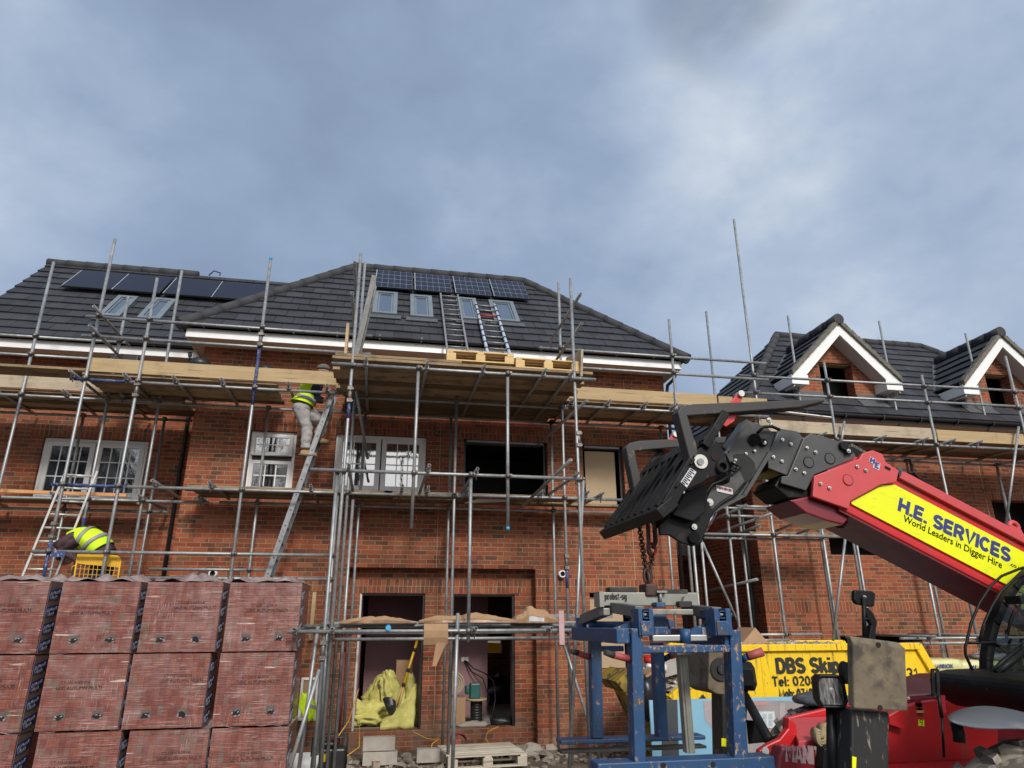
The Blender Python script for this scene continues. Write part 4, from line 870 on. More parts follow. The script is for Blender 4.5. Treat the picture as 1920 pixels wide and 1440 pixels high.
# lower lifts in the gap
for a, Y in (((1305, 1080), 10.9), ((1321, 1080), 11.6), ((1376, 1080), 11.3), ((1399, 1080), 12.2)):
    p = W(*a, Y); T.std(p.x, Y, -.02, 4.0)
zl = W(1450, 1003, RO).z
T.led(W(1318, 1000, RO).x, W(1640, 1008, RO).x, RO + .05, zl); T.led(W(1318, 985, 12).x, W(1540, 988, 12).x, 12.0, zl + .02); T.led(W(1370, 968, RO).x, W(1427, 969, RO).x, RO, W(1400, 968, RO).z)
T.led(W(1380, 950, 11.8).x, W(1465, 952, 11.8).x, 11.8, W(1420, 950, 11.8).z); T.led(W(1330, 952, 12.2).x, W(1440, 955, 12.2).x, 12.2, W(1420, 954, 12.2).z, couple=False)
for (a, b) in (((1455, 960), (1325, 1007)), ((1400, 947), (1322, 983)), ((1500, 975), (1440, 1003)), ((1530, 987), (1470, 1010)), ((1420, 1086), (1330, 1108)), ((1425, 985), (1375, 1005))):
    T.tube('transom', W(*a, RO - .3), W(*b, 12.3))
T.deck(W(1440, 1000, RO).x, W(1625, 1003, RO).x, RO + .5, 12.1, zl + .07, seed=25)
zb = W(1480, 1192, RO).z
T.led(W(1385, 1188, RO).x, W(1541, 1194, RO).x, RO, zb + .02); T.led(W(1395, 1200, 10.9).x, W(1480, 1203, 10.9).x, 10.9, zb - .06, couple=False); T.led(W(1690, 1212, RO).x, W(1725, 1212, RO).x + 4, RO, zb - .06); T.led(W(1690, 1217, RO - .1).x, 14.0, RO - .1, zb - .14, couple=False)
for px in (1722, 1815): T.trans(W(px, 1212, RO).x, RO - .45, 12.6, zb - .02)
# ------------------------------------------------------------------ shrink-wrapped brick packs, three tiers of four
def pack_mat():
    m, nt, b = newmat('wrapped_bricks'); p = nt.pos(); oi = nt.n('ShaderNodeObjectInfo').outputs['Random']
    tc = nt.n('ShaderNodeTexCoord').outputs['Object']; sp = nt.n('ShaderNodeSeparateXYZ', None, i0=tc)
    wx = nt.math('MULTIPLY', nt.math('SUBTRACT', nt.noise(p, 5, 2), .5), .018)
    u = nt.math('DIVIDE', nt.math('ADD', nt.math('ADD', sp.outputs[0], wx), 5.0), .0665); v = nt.math('DIVIDE', nt.math('ADD', nt.math('ADD', sp.outputs[2], wx), 5.0 - .005), .1052)
    cid = nt.n('ShaderNodeCombineXYZ', None, X=nt.math('FLOOR', u), Y=nt.math('FLOOR', v), Z=nt.math('MULTIPLY', oi, 40)).outputs[0]
    rnd = nt.n('ShaderNodeTexWhiteNoise', {'noise_dimensions': '3D'}, Vector=cid).outputs[0]
    eu = nt.math('ABSOLUTE', nt.math('SUBTRACT', nt.math('FRACT', u), .5)); ev = nt.math('ABSOLUTE', nt.math('SUBTRACT', nt.math('FRACT', v), .5))
    line = nt.math('MAXIMUM', nt.math('MULTIPLY', nt.step(eu, .45, .49), .55), nt.math('MULTIPLY', nt.step(ev, .455, .49), .8))
    col = nt.ramp(rnd, [(0, (.135, .041, .032)), (.35, (.175, .050, .035)), (.7, (.215, .065, .041)), (.88, (.175, .072, .052)), (1, (.14, .09, .07))])
    col = nt.mix(line, col, (.045, .018, .015))
    # crumpled film: thin pale horizontal pleats in patches, dull milky patches
    sh = nt.n('ShaderNodeVectorMath', {'operation': 'ADD'}, i0=p, i1=nt.n('ShaderNodeCombineXYZ', None, X=nt.math('MULTIPLY', oi, 9.0), Z=nt.math('MULTIPLY', oi, 5.0)).outputs[0]).outputs[0]
    pl = nt.noise(nt.map(sh, (1.3, 1.3, 48), (0, R(4), 0)), 2.6, 5, .65, .5); reg = nt.noise(sh, 3.2, 4, .6)
    pleat = nt.math('MULTIPLY', nt.step(pl, .54, .60), nt.step(reg, .40, .58))
    plv = nt.math('MULTIPLY', nt.step(nt.noise(nt.map(sh, (26, 26, 2.2)), 2.4, 5, .6, .4), .56, .66), nt.step(nt.noise(sh, 2.4, 3), .52, .62))
    milk = nt.math('MULTIPLY', nt.step(nt.noise(nt.map(sh, (1, 1, 1.6)), 2.1, 5, .6), .45, .68), .45)
    col = nt.mix(milk, col, (.275, .150, .140)); col = nt.mix(nt.math('MULTIPLY', nt.math('MAXIMUM', pleat, plv), .50), col, (.46, .33, .31))
    big = nt.step(nt.noise(nt.map(sh, (.9, .9, 22), (0, R(3), 0)), 1.4, 3), .69, .71); col = nt.mix(nt.math('MULTIPLY', big, .85), col, (.58, .52, .44))
    setin(nt, b, 'Base Color', col); setin(nt, b, 'Roughness', .34); b.inputs['Specular IOR Level'].default_value = .5; b.inputs['Coat Weight'].default_value = .5; b.inputs['Coat Roughness'].default_value = .12
    hh = nt.math('ADD', nt.math('MULTIPLY', pl, .9), nt.math('MULTIPLY', line, -.5))
    setin(nt, b, 'Normal', nt.n('ShaderNodeBump', None, Strength=.45, Distance=.010, Height=hh).outputs[0])
    return m
PACK = pack_mat(); TAPEB = M('navy_wrap_tape', (.022, .036, .15), (.03, .046, .18), 9, .35); TAPEBR = M('brown_wrap_film', (.17, .115, .09), (.23, .16, .13), 9, .35)  # brown film shows between the navy tape bands
FILM = M('milky_film', (.30, .21, .205), (.45, .38, .38), 7, .28, bump=.7, bscale=16, coat=.5); HOLE = M('fork_hole_dark', (.015, .010, .009), None, 5, .9)
PW, PD, PH = .885, 1.02, .845
def make_pack(seed):
    rnd = random.Random(seed); t = thing('brick_pack', 'x', 'brick pack', local=True, group='shrink wrapped brick packs')
    b = MB(); nx, nz = 13, 8; yF = -PD / 2
    # front and back as slightly uneven sheets so that the film reads as soft
    def face(y, sgn): return [[(-PW / 2 + PW * i / nx, y + sgn * rnd.uniform(0, .009), .02 + (PH - .02) * j / nz) for i in range(nx + 1)] for j in range(nz + 1)]
    fr, bk = face(yF, -1), face(-yF, 1)
    b.sheet(fr, False); b.sheet(bk, False)
    for k in range(nz):
        b.face([fr[k][0], fr[k + 1][0], bk[k + 1][0], bk[k][0]]); b.face([fr[k][nx], fr[k + 1][nx], bk[k + 1][nx], bk[k][nx]])
    for k in range(nx):
        b.face([fr[0][k], fr[0][k + 1], bk[0][k + 1], bk[0][k]]); b.face([fr[nz][k], fr[nz][k + 1], bk[nz][k + 1], bk[nz][k]])
    body = b.build('bricks', PACK, t)
    for x in (-.20, .20):
        h = MB(); px_ = x + rnd.uniform(-.02, .02); z = .165 + rnd.uniform(-.012, .01); pts = []
        for k in range(11):
            a = 2 * math.pi * k / 11; r = rnd.uniform(.6, 1.25); pts.append((px_ + .055 * r * math.cos(a), yF - .009, z + .032 * r * math.sin(a)))
        h.prism(pts, (0, .004, 0)); h.build('fork_hole', HOLE, body); gp = MB(); gp.box(px_ - .055, px_ + .06, yF - .0085, yF - .006, z - .03, z + .062); gp.build('grey_spacer', SPAC, body)
        f = MB(); 
        for k in range(4): 
            a = rnd.uniform(0, 6.28); f.obox((px_ + .05 * math.cos(a), yF - .012, z + .024 * math.sin(a) - .008), (.022, .004, .010), Matrix.Rotation(rnd.uniform(-1, 1), 3, 'Y'))
        f.build('torn_film', FILM, body)
    # tape down the right-hand side, printed white
    x = PW / 2 + .002; s = MB()
    s.box(x, x + .003, yF + .02, yF + .36, .01, PH - .01); s.build('side_film', TAPEBR, t)
    tp = MB(); n = 4
    for k in range(n):
        z = .03 + k * (PH - .06) / n; tp.hexa([(x + .003, yF + .03, z), (x + .006, yF + .03, z), (x + .006, yF + .34, z + .05), (x + .003, yF + .34, z + .05), (x + .003, yF + .03, z + .12), (x + .006, yF + .03, z + .12), (x + .006, yF + .34, z + .17), (x + .003, yF + .34, z + .17)])
    tape = tp.build('tape', TAPEB, t)
    for k in range(n):
        z = .055 + k * (PH - .06) / n
        lg = MB()
        for q in range(6):
            a = q * math.pi / 3; a2 = a + math.pi / 3; c = Vector((x + .0075, yF + .09, z + .035)); P = lambda w_: c + Vector((0, .035 * math.cos(w_), .048 * math.sin(w_)))
            lg.beam(P(a), P(a2), .0035, .003, (1, 0, 0))
            if q % 2: lg.beam(c, P(a), .003, .003, (1, 0, 0))
        lg.build('printed_emblem', LETG, tape)
        text('printed_lettering', 'Nostell', LETG, tape, (x + .0075, yF + .135, z + .045), (0, 1, .16), (0, 0, 1), .06, .01); text('printed_lettering', 'Brick', LETG, tape, (x + .0075, yF + .135, z - .01), (0, 1, .16), (0, 0, 1), .06, .01)
    # folded film on the top and along the upper edge
    nu, nv = 16, 9
    gr = [[(-PW / 2 - .01 + (PW + .02) * i / nu, yF - .004 + PD * j / nv, PH + .004 + (.0 if i in (0, nu) else max(0, .035 + .17 * mnoise.noise(Vector((i * .30 + seed * 5, j * .5, seed)))) * (1.0 if 0 < j < nv else .3))) for i in range(nu + 1)] for j in range(nv + 1)]
    f = MB(); f.sheet(gr, True); f.build('top_film', FILM, t)
    if True:
        text('stamped_lettering', 'LEIC AUTUMN MULTI', LETK if seed % 2 else CARDK, t, (-.30 + .1 * (seed % 3), yF - .0115, .46 + .03 * (seed % 3)), (1, 0, 0), (0, 0, 1), .052, 0, 1.0, .0006)
        text('stamped_lettering', 'CT-32010 65301A', CARDK, t, (-.26 + .1 * (seed % 3), yF - .0115, .525 + .03 * (seed % 3)), (1, 0, 0), (0, 0, 1), .042, 0, 1.0, .0006)
    return t
LETG = M('faded_white_print', (.22, .23, .26), None, 9, .6)
SPAC = M('grey_spacer_block', (.07, .06, .055), (.12, .10, .095), 14, .6)
CARDK = M('faded_stamp_ink', (.05, .028, .024), None, 9, .7)
protos = [make_pack(s) for s in (1, 2, 3)]
colx = [-4.36, -3.345, -2.36, -1.385]; tiers = [-.10, .748, 1.592]
coln = ['cut off by the photo edge', 'two along from the leaning tubes', 'next but one to the leaning tubes', 'right beside the leaning tubes']; rown = ['bottom', 'middle', 'top']
k = 0; pool = list(protos)
for ti, z in enumerate(tiers):
    for ci, x in enumerate(colx):
        jx = random.uniform(-.012, .012) + (.06 if ti == 0 and ci in (1, 2) else 0) - (.03 if ti == 1 and ci == 2 else 0); jy = random.uniform(-.03, .03) - (.05 if ti == 2 and ci == 0 else 0)
        lab = 'wrapped brick pack in the %s tier, its stack %s' % (rown[ti], coln[ci]); src = protos[(k * 2 + ti) % 3]
        if pool and src in pool: pool.remove(src); src.location = (x + jx, 9.68 + PD / 2 + jy, z); src['label'] = lab; src.rotation_euler.z = R(random.uniform(-.6, .6))
        else: copy_tree(src, (x + jx, 9.68 + PD / 2 + jy, z), R(random.uniform(-.6, .6)), lab)
        k += 1

# ------------------------------------------------------------------ ladders
def ladder(name, label, p0, p1, wdir, width, mat, rungs, sw=.03, sh=.075, rr=.016, red=None, rmat=None, stile_round=False, group=None, holes=False, bands=None):
    p0, p1, wd = Vector(p0), Vector(p1), Vector(wdir).normalized() * width; t = thing(name, label, 'ladder', p0, group)
    d = (p1 - p0).normalized(); nrm = d.cross(wd.normalized())
    for s in (0, 1):
        m = MB()
        if stile_round: m.cyl(p0 + wd * s, p1 + wd * s, sw, sw * .85, n=12)
        else: m.beam(p0 + wd * s, p1 + wd * s, sw, sh, nrm)
        st = m.build('stile', mat, t, bevel=.003)
        if holes and s == 0:
            h = MB()
            for k in range(rungs): c = p0.lerp(p1, (k + .6) / rungs); h.cyl(c - wd.normalized() * (sw / 2 + .002), c, .013, n=10)
            h.build('rung_socket', BLACKP, st)
        if bands:
            h = MB()
            for k in range(bands): c = p0.lerp(p1, (k + .5) / bands) + wd * s; h.cyl(c - d * .018, c + d * .018, sw * 1.25, n=12)
            h.build('lock_collar', BLACKP, st)
    for k in range(rungs):
        c = p0.lerp(p1, (k + .6) / rungs); m = MB()
        m.cyl(c, c + wd, rr, n=8); m.build('rung', (red if (red and k == red[1]) else None) and REDP or (rmat or mat), t)
    return t
OLDALU = M('worn_aluminium', (.17, .17, .165), (.11, .11, .105), 9, .6, .25, dirt=(.22, .2, .17), dscale=14)
lp0, lp1 = W(478, 1145, 11.25), W(622, 742, 11.25); ddir = (lp1 - lp0).normalized(); lp0 = lp0 - ddir * .1
ladder('ladder', 'long aluminium ladder with the workman in grey trousers climbing it', lp0, lp1 + ddir * .12, (0, 1, -.05), .36, ALU, 15, sw=.03, sh=.085, holes=True, group='scaffold access ladders')
a0, a1 = W(30, 1110, 11.35), W(120, 892, 11.35); ladder('ladder', 'pale timber-coloured ladder leaning beside the bending workman', a0, a1 + (a1 - a0).normalized() * .1, (1, .35, .02), .40, ALUW, 9, sw=.03, sh=.07, group='scaffold access ladders')
b0 = W(662, 690, 10.35); b1 = W(702, 517, 10.35); ladder('ladder', 'worn aluminium ladder end rising beside the tall tube pair at the loading bay corner', b0 - (b1 - b0).normalized() * .2, b1, (0, 1, -.05), .34, OLDALU, 8, sw=.03, sh=.085, holes=True, group='scaffold access ladders')
def roof_ladder(label, pxl, pxr, pyt, vfoot, mat, rungs, **kw):
    xl_, vt = slope_v(pxl, pyt); xr_, _ = slope_v(pxr, pyt + 2); a = on_slope(xl_, vfoot, off=.11); b = on_slope(xl_, vt, off=.11)
    return ladder('ladder', label, a, b, (1, 0, 0), xr_ - xl_, mat, rungs, group='ladders on the roof tiles', **kw)
roof_ladder('plain grey roof ladder lying on the tiles beneath the panel joint', 825, 857, 560, -1.6, ALU, 15, sw=.035, sh=.05)
roof_ladder('telescopic ladder with one red rung and black collars resting on the roof', 891, 926, 578, -1.6, GREYB, 13, sw=.032, rr=.018, red=(True, 10), rmat=ALU, stile_round=True, bands=13)

# ------------------------------------------------------------------ timber pallets
def pallet(label, mat, L_=1.2, D_=.8, group=None):
    t = thing('pallet', label, 'pallet', local=True, group=group); H = .165
    m = MB()
    for i in range(7): m.box(-L_ / 2, L_ / 2, -D_ / 2 + i * (D_ - .1) / 6, -D_ / 2 + i * (D_ - .1) / 6 + .1, H - .02, H)
    m.build('top_boards', mat, t, bevel=.002)
    m = MB()
    for x in (-L_ / 2 + .05, 0, L_ / 2 - .05): m.box(x - .05, x + .05, -D_ / 2, D_ / 2, H - .042, H - .0205)
    for y in (-D_ / 2 + .05, 0, D_ / 2 - .05): m.box(-L_ / 2, L_ / 2, y - .05, y + .05, 0, .02)
    m.build('stringer_boards', mat, t, bevel=.002)
    for x in (-L_ / 2 + .07, 0, L_ / 2 - .07):
        for y in (-D_ / 2 + .05, 0, D_ / 2 - .05): m = MB(); m.box(x - .07, x + .07, y - .048, y + .048, .0205, H - .0425); m.build('block', mat, t, bevel=.003)
    return t
pa = pallet('new yellow timber pallet on the loading bay under the plain roof ladder', NEWWOOD, 1.02, .8, 'pallets on the loading bay'); pxa = W(832, 690, B_ + .2); pa.location = (pxa.x + .53, B_ + .385, 5.622)
copy_tree(pa, (pxa.x + 1.57, B_ + .39, 5.575), R(.8), 'new yellow timber pallet on the loading bay under the red-rung telescopic ladder')
pg = pallet('weathered grey pallet lying on the rubble below the drum fan doorway', GREYWOOD, 1.15, 1.0); pp = W(905, 1425, 11.1); pg.location = (pp.x, 11.3, .0); pg.rotation_euler.z = R(4)

# ------------------------------------------------------------------ long cardboard wraps and trims on the low lift
def wrap(label, x0, x1, y, z, h, d, seed, name='cardboard_wrap'):
    n = 26; t = thing(name, label, 'cardboard', ((x0 + x1) / 2, y, z), 'long cardboard wraps on the low scaffold'); gr = []; nz = lambda *a: mnoise.noise(Vector(a))
    for i in range(n + 1):
        u = i / n; x = x0 + (x1 - x0) * u; kk = .30 + .70 * math.sin(math.pi * min(1, u * 1.02)) ** .8; hh = h * kk * (1 + .35 * nz(u * 4, seed, 3) + .25 * abs(nz(u * 11, seed, 9))); w_ = .025 * nz(u * 7, seed, 0)
        row = [(x, y - d / 2 - .02, z), (x + .012 * nz(u * 9, 1, seed), y - d / 2 - .03 + w_, z + hh * .40), (x, y - d / 2 + .01 - w_, z + hh * .5), (x + .015 * nz(u * 13, 2, seed), y - d * .28 + w_, z + hh * (.95 + .15 * nz(u * 8, 5, seed))), (x, y + d * .05, z + hh * (.85 + .25 * nz(u * 6, 7, seed))), (x, y + d * .3, z + hh * (.9 + .2 * nz(u * 9, 4, seed))), (x, y + d / 2, z)]
        gr.append(row)
    m = MB(); m.sheet(gr, False); m.face(gr[0]); m.face(gr[-1][::-1]); m.build('cardboard', CARD, t)
    if seed == 2:
        tp = MB(); tp.sheet([[Vector(p).lerp(Vector(q), f_) + Vector((0, -.004, .001)) for f_ in (.15, .75)] for p, q in [(r[0], r[1]) for r in gr[6:]]], False); o = tp.build('tape', TAPE, t)
    if seed == 3:
        tp = MB(); tp.sheet([[Vector(p).lerp(Vector(q), f_) + Vector((0, -.004, .001)) for f_ in (.2, .9)] for p, q in [(r[0], r[1]) for r in gr[8:18]]], False); tp.build('paper_label', LETW, t)
    return t
zt = 1.935
wrap('long brown cardboard wrap on the low lift crossing the doorway with yellow wool', W(637, 1165, 9.9).x, W(780, 1165, 9.9).x, 9.9, zt, .085, .3, 1)
wrap('longest cardboard wrap with red printed tape, bowed over the middle brick pier', W(785, 1165, 9.85).x, W(968, 1160, 9.85).x, 9.85, zt, .12, .3, 2)
wrap('short crumpled cardboard wrap with white label beside the pink paper strip', W(962, 1160, 9.9).x, W(1042, 1160, 9.9).x, 9.9, zt, .19, .32, 3)
fl = MB(); p = W(795, 1175, B_ - .1); q = W(840, 1175, B_ - .1)
gr = [[Vector((q.x + (p.x - q.x) * i / 5, B_ - .10 - .03 * math.sin(j * 1.1), 1.93 - j * .085 + .02 * mnoise.noise(Vector((i, j, 2))))) for i in range(6)] for j in range(4)]
fl.sheet(gr, False); gr = [[Vector((q.x - .02 - .03 * j + (-.13 + .02 * j) * i / 3, B_ - .12, 1.70 - j * .07)) for i in range(4)] for j in range(5)]; fl.sheet(gr, False)
tag(fl.build('cardboard_flap', CARD, solid=.004), 'torn cardboard flap hanging over the front rail below the bowed wrap', 'cardboard')
for nm, lb, a, b, Y, z, r in (('metal_trim', 'bright metal trim lying along the low lift under the cardboard wraps', 605, 1080, 9.75, 1.925, .02), ('metal_trim', 'silver channel lying on the low lift behind the blue grab end plate', 1030, 1150, 10.2, 2.0, .03)):
    m = MB(); m.beam(W(a, 1170, Y), W(b, 1170, Y), .06, r * 1.6) if False else m.box(W(a, 1170, Y).x, W(b, 1170, Y).x, Y, Y + .09, z, z + r * 1.5); o = tag(m.build(nm, ALU if r != .05 else GREYB, bevel=.003), lb, 'trim')
m = MB(); p = W(1052, 1170, B_ - .13); m.box(p.x - .03, p.x + .04, B_ - .14, B_ - .13, 1.66, 2.09); tag(m.build('paper_notice', M('pink_paper', (.50, .33, .34), None, 4, .8)), 'pink paper strip hanging over the low front rail', 'paper')
m = MB(); p = W(728, 1177, B_ - .2); m.cyl((p.x, B_ - .26, 1.885), (p.x, B_ - .2, 1.885), .034, n=14); m.cyl((p.x, B_ - .2, 1.885), (p.x, B_ + .8, 1.885), .026, n=10); tag(m.build('capped_tube', CAPB), 'tube end with a sky blue cap on the low lift', 'tube')

# ------------------------------------------------------------------ inside the openings
t = thing('insulation_heap', 'crumpled heap of yellow glass wool piled inside the doorway', 'insulation', (.1, F + 1.3, .28))
def wool(name, c, r, seed, parent=None, twist=0.0, n=52):
    m = MB(); vs = []; fs = []; nv = 36; c = Vector(c)
    for j in range(nv + 1):
        th = math.pi * j / nv
        for i in range(n):
            ph = 2 * math.pi * i / n; q = Vector((math.sin(th) * math.cos(ph), math.sin(th) * math.sin(ph), math.cos(th))); s_ = Vector((seed * 3.1, seed * 1.7, 0))
            k = 1 + .34 * mnoise.noise(q * 1.6 + s_) - .30 * abs(mnoise.noise(q * 2.6 + s_ * 2)) + .10 * mnoise.noise(q * 6 + s_) - .20 * abs(mnoise.noise(q * 5 + s_)) - .08 * abs(mnoise.noise(q * 13 + s_)) + .04 * mnoise.noise(q * 26)
            p_ = Vector((q.x * r[0], q.y * r[1], q.z * r[2])) * k; p_.x += twist * p_.z; p_.z = max(p_.z, .285 - c.z); vs.append(c + p_)
    for j in range(nv):
        for i in range(n): fs.append((j * n + i, (j + 1) * n + i, (j + 1) * n + (i + 1) % n, j * n + (i + 1) % n))
    m.mesh(vs, fs, True); return m.build(name, INSUL, parent)
wool('wool_roll', (-.04, F + 1.05, .44), (.46, .36, .26), 3, t); wool('wool_roll', (.20, F + 1.35, .62), (.36, .30, .46), 8, t, .2); wool('wool_roll', (.36, F + 1.05, .80), (.20, .2, .40), 12, t, -.15); wool('wool_roll', (.70, F + 1.0, .56), (.22, .26, .50), 5, t)
rr_ = []
for i in range(13):
    u = i / 12; row = []
    for j in range(13):
        v = j / 12; x = .20 + .56 * u + .05 * v; z = .29 + (.68 * v) * (.12 + .88 * u ** 1.3); y = F + .34 + .34 * v + .05 * math.sin(u * 5 + v * 2) + .06 * mnoise.noise(Vector((u * 4, v * 4, 1)))
        row.append((x + .03 * mnoise.noise(Vector((u * 5, v * 5, 7))), y, z + .04 * mnoise.noise(Vector((u * 6, v * 6, 3)))))
    rr_.append(row)
m = MB(); m.sheet(rr_); o = tag(m.build('insulation_batt', INSUL, solid=.10, subd=1), 'loose triangular batt of yellow glass wool slumped over the doorway threshold', 'insulation')
bk = MB(); bk.skin([bk.ring((.40, F + .60, .50), (.3, -.5, 1), .075, 16), bk.ring((.34, F + .50, .70), (.3, -.5, 1), .115, 16), bk.ring((.34, F + .50, .70), (.3, -.5, 1), .105, 16), bk.ring((.40, F + .59, .53), (.3, -.5, 1), .07, 16)])
tag(bk.build('bucket', BLACKP), 'dirty black bucket lodged in the yellow glass wool', 'bucket')
YEL = M('yellow_tool_paint', (.72, .42, .02), (.62, .35, .02), 7, .4)
t = thing('tripod', 'yellow surveying tripod leaning among the glass wool with its legs folded', 'tripod', (.5, F + .6, .3))
p0, p1 = W(742, 1330, F + .55), W(783, 1200, F + .75)
m = MB(); m.cyl(p0.lerp(p1, .30), p1, .024, n=10); m.build('pole', YEL, t)
for dx in (-.035, .03):
    m = MB(); m.cyl(p0 + Vector((dx, 0, -.03)), p0.lerp(p1, .34) + Vector((dx * .4, 0, 0)), .018, n=8); m.build('leg', M('tripod_timber', (.5, .33, .12), None, 6, .6) if 'tripod_timber' not in MATS else MATS['tripod_timber'], t)
for u in (.34, .55, .85):
    m = MB(); c = p0.lerp(p1, u); d = (p1 - p0).normalized(); m.cyl(c - d * .03, c + d * .03, .032, n=10); m.build('clamp', BLACKP, t)
m = MB(); m.box(.46, .76, F + 1.5, F + 1.9, .3, 1.28); tag(m.build('cardboard_box', CARD, bevel=.006), 'tall cardboard box standing in shade behind the tripod', 'box')
# second doorway: fan, container, drum, box, cables
t = thing('drum_fan', 'round dusty drum fan on a cardboard box inside the doorway', 'fan', (1.40, F + .8, .9))
m = MB(); c = Vector((1.47, F + .95, .92)); m.cyl(c, c + Vector((0, .25, 0)), .19, n=22); m.build('drum', M('beige_plastic', (.42, .33, .25), None, 4, .6), t)
m = MB()
for r in (.05, .09, .13, .17): m.link(c - Vector((0, .012, 0)), (1, 0, 0), (0, 0, 1), r, r, .006, 5, 20)
m.build('guard', BEIGE, t)
m = MB(); m.box(1.30, 1.66, F + .75, F + 1.15, .272, .70); tag(m.build('cardboard_box', CARD, bevel=.005), 'low cardboard box carrying the round drum fan', 'box')
t = thing('cable_drum', 'cable drum on end with a pale flange beside the drum fan', 'cable drum', (1.87, F + .9, .27))
m = MB(); m.cyl((1.87, F + .9, .272), (1.87, F + .9, .30), .16, n=20); m.cyl((1.87, F + .9, .64), (1.87, F + .9, .67), .19, n=20); m.build('flange', BEIGE, t)
m = MB()
for k in range(8): m.cyl((1.87, F + .9, .30 + .042 * k), (1.87, F + .9, .34 + .042 * k), .105, n=16)
m.build('wound_cable', BLACKP, t)
m = MB(); m.box(1.75, 1.93, F + .82, F + 1.0, .672, .92); m.cyl((1.71, F + .9, .74), (1.71, F + .9, .88), .05, n=12); tag(m.build('green_container', M('dark_green_plastic', (.02, .10, .09), None, 5, .4), bevel=.02), 'dark green plastic container standing on the cable drum', 'container')
m = MB(); m.box(1.72, 1.86, 14.28, 14.297, 1.22, 1.30); so_ = tag(m.build('wall_socket', UPVC, bevel=.004), 'white double socket on the pink plasterboard behind the drum fan', 'socket')
m = MB(); m.path([(1.80, 14.27, 1.24), (1.95, 14.2, 1.10), (2.15, 14.0, 1.02), (2.28, 13.8, .9), (2.3, 13.7, .6), (2.2, 13.5, .3)], .012, 6); m.path([(1.78, 14.27, 1.24), (1.9, 14.2, 1.05), (2.1, 14.0, .94), (2.2, 13.8, .6), (2.0, 13.3, .3)], .012, 6); tag(m.build('power_cable', BLACKP), 'black cables trailing from the white double socket to the floor', 'cable')
m = MB(); m.blob((2.25, F + .5, .34), .2, .12, .09, .4, 3, 2); tag(m.build('dark_sheet', BLACKP), 'crumpled dark plastic on the threshold beyond the cable drum', 'plastic sheet')
m = MB(); m.blob((1.75, F + .42, .31), .28, .12, .055, .5, 4, 6); tag(m.build('plaster_sack', M('grey_sack_paper', (.4, .36, .3), None, 6, .9)), 'flattened grey sack in front of the cable drum', 'sack')
m = MB(); m.blob((2.75, 16.2, .5), .55, .3, .30, .35, 3, 4, 18, 12); tag(m.build('dark_sheet', M('black_sheeting', (.015, .017, .026), None, 4, .3, bump=.6, bscale=6)), 'heap of black sheeting deep inside behind the pink partition', 'plastic sheet')
# yellow skip glimpsed through the back of the house
m = MB(); m.prism([W(895, 1235, 19), W(945, 1235, 19), W(951, 1213, 19), W(944, 1206, 19), W(895, 1204, 19)], (0, 1.4, 0)); YSK = M('skip_yellow', (.82, .54, .004), (.75, .48, .004), 3, .55, dirt=(.22, .13, .03), dscale=3, dlo=.52, dhi=.75, dstretch=(7, 7, .6), chips=(.05, .035, .02), cscale=20, clo=.645, chi=.665, bump=.1, bscale=40)
tag(m.build('yellow_skip', YSK), 'far yellow skip glimpsed through the house behind the black sheeting', 'skip')

# ------------------------------------------------------------------ along the foot of the wall
RPT = M('dark_red_prop_paint', (.16, .025, .02), (.11, .02, .018), 9, .6, chips=(.2, .16, .13), cscale=30)
t = thing('adjustable_prop', 'dark red steel prop upright beside the doorway full of yellow wool', 'prop', (-.42, F - .1, 0)); m = MB(); m.cyl((-.43, F - .12, -.05), (-.43, F - .12, 1.5), .03, n=12); m.cyl((-.43, F - .12, 1.5), (-.43, F - .12, 2.0), .024, n=12); m.build('tube', RPT, t)
m = MB(); m.box(-.49, -.37, F - .18, F - .06, -.06, -.05); m.box(-.49, -.37, F - .18, F - .06, 2.0, 2.01); m.build('base_plate', RPT, t)
# leaning loose tubes
for (a, b, lb) in (((585, 1440), (603, 1290), 'loose bright tube leaning lowest beside the brick packs'), ((600, 1440), (617, 1110), 'loose tube leaning tallest beside the end of the low lift')):
    m = MB(); m.tube(W(*a, B_ + .1), W(*b, B_ + .35), .0242); tag(m.build('loose_tube', GALV), lb, 'scaffold tube', 'loose tubes leaning by the packs')
for dx, lb in ((0, 'thin timber batten upright against the brickwork nearest the leaning tubes'), (.10, 'shorter thin timber batten beside the other batten by the red prop')):
    p = W(622, 1310, F - .06); m = MB(); m.box(p.x + dx - .18, p.x + dx - .155, F - .06, F - .035, -.05, 1.0 - dx); tag(m.build('batten', NEWWOOD), lb, 'batten')
m = MB(); p = W(590, 1110, F - .02); m.box(p.x - .03, p.x + .03, F - .03, F - .002, p.z - .75, p.z); tag(m.build('batten', TOEB), 'pale gauge batten fixed upright to the brickwork above the meter box', 'batten')
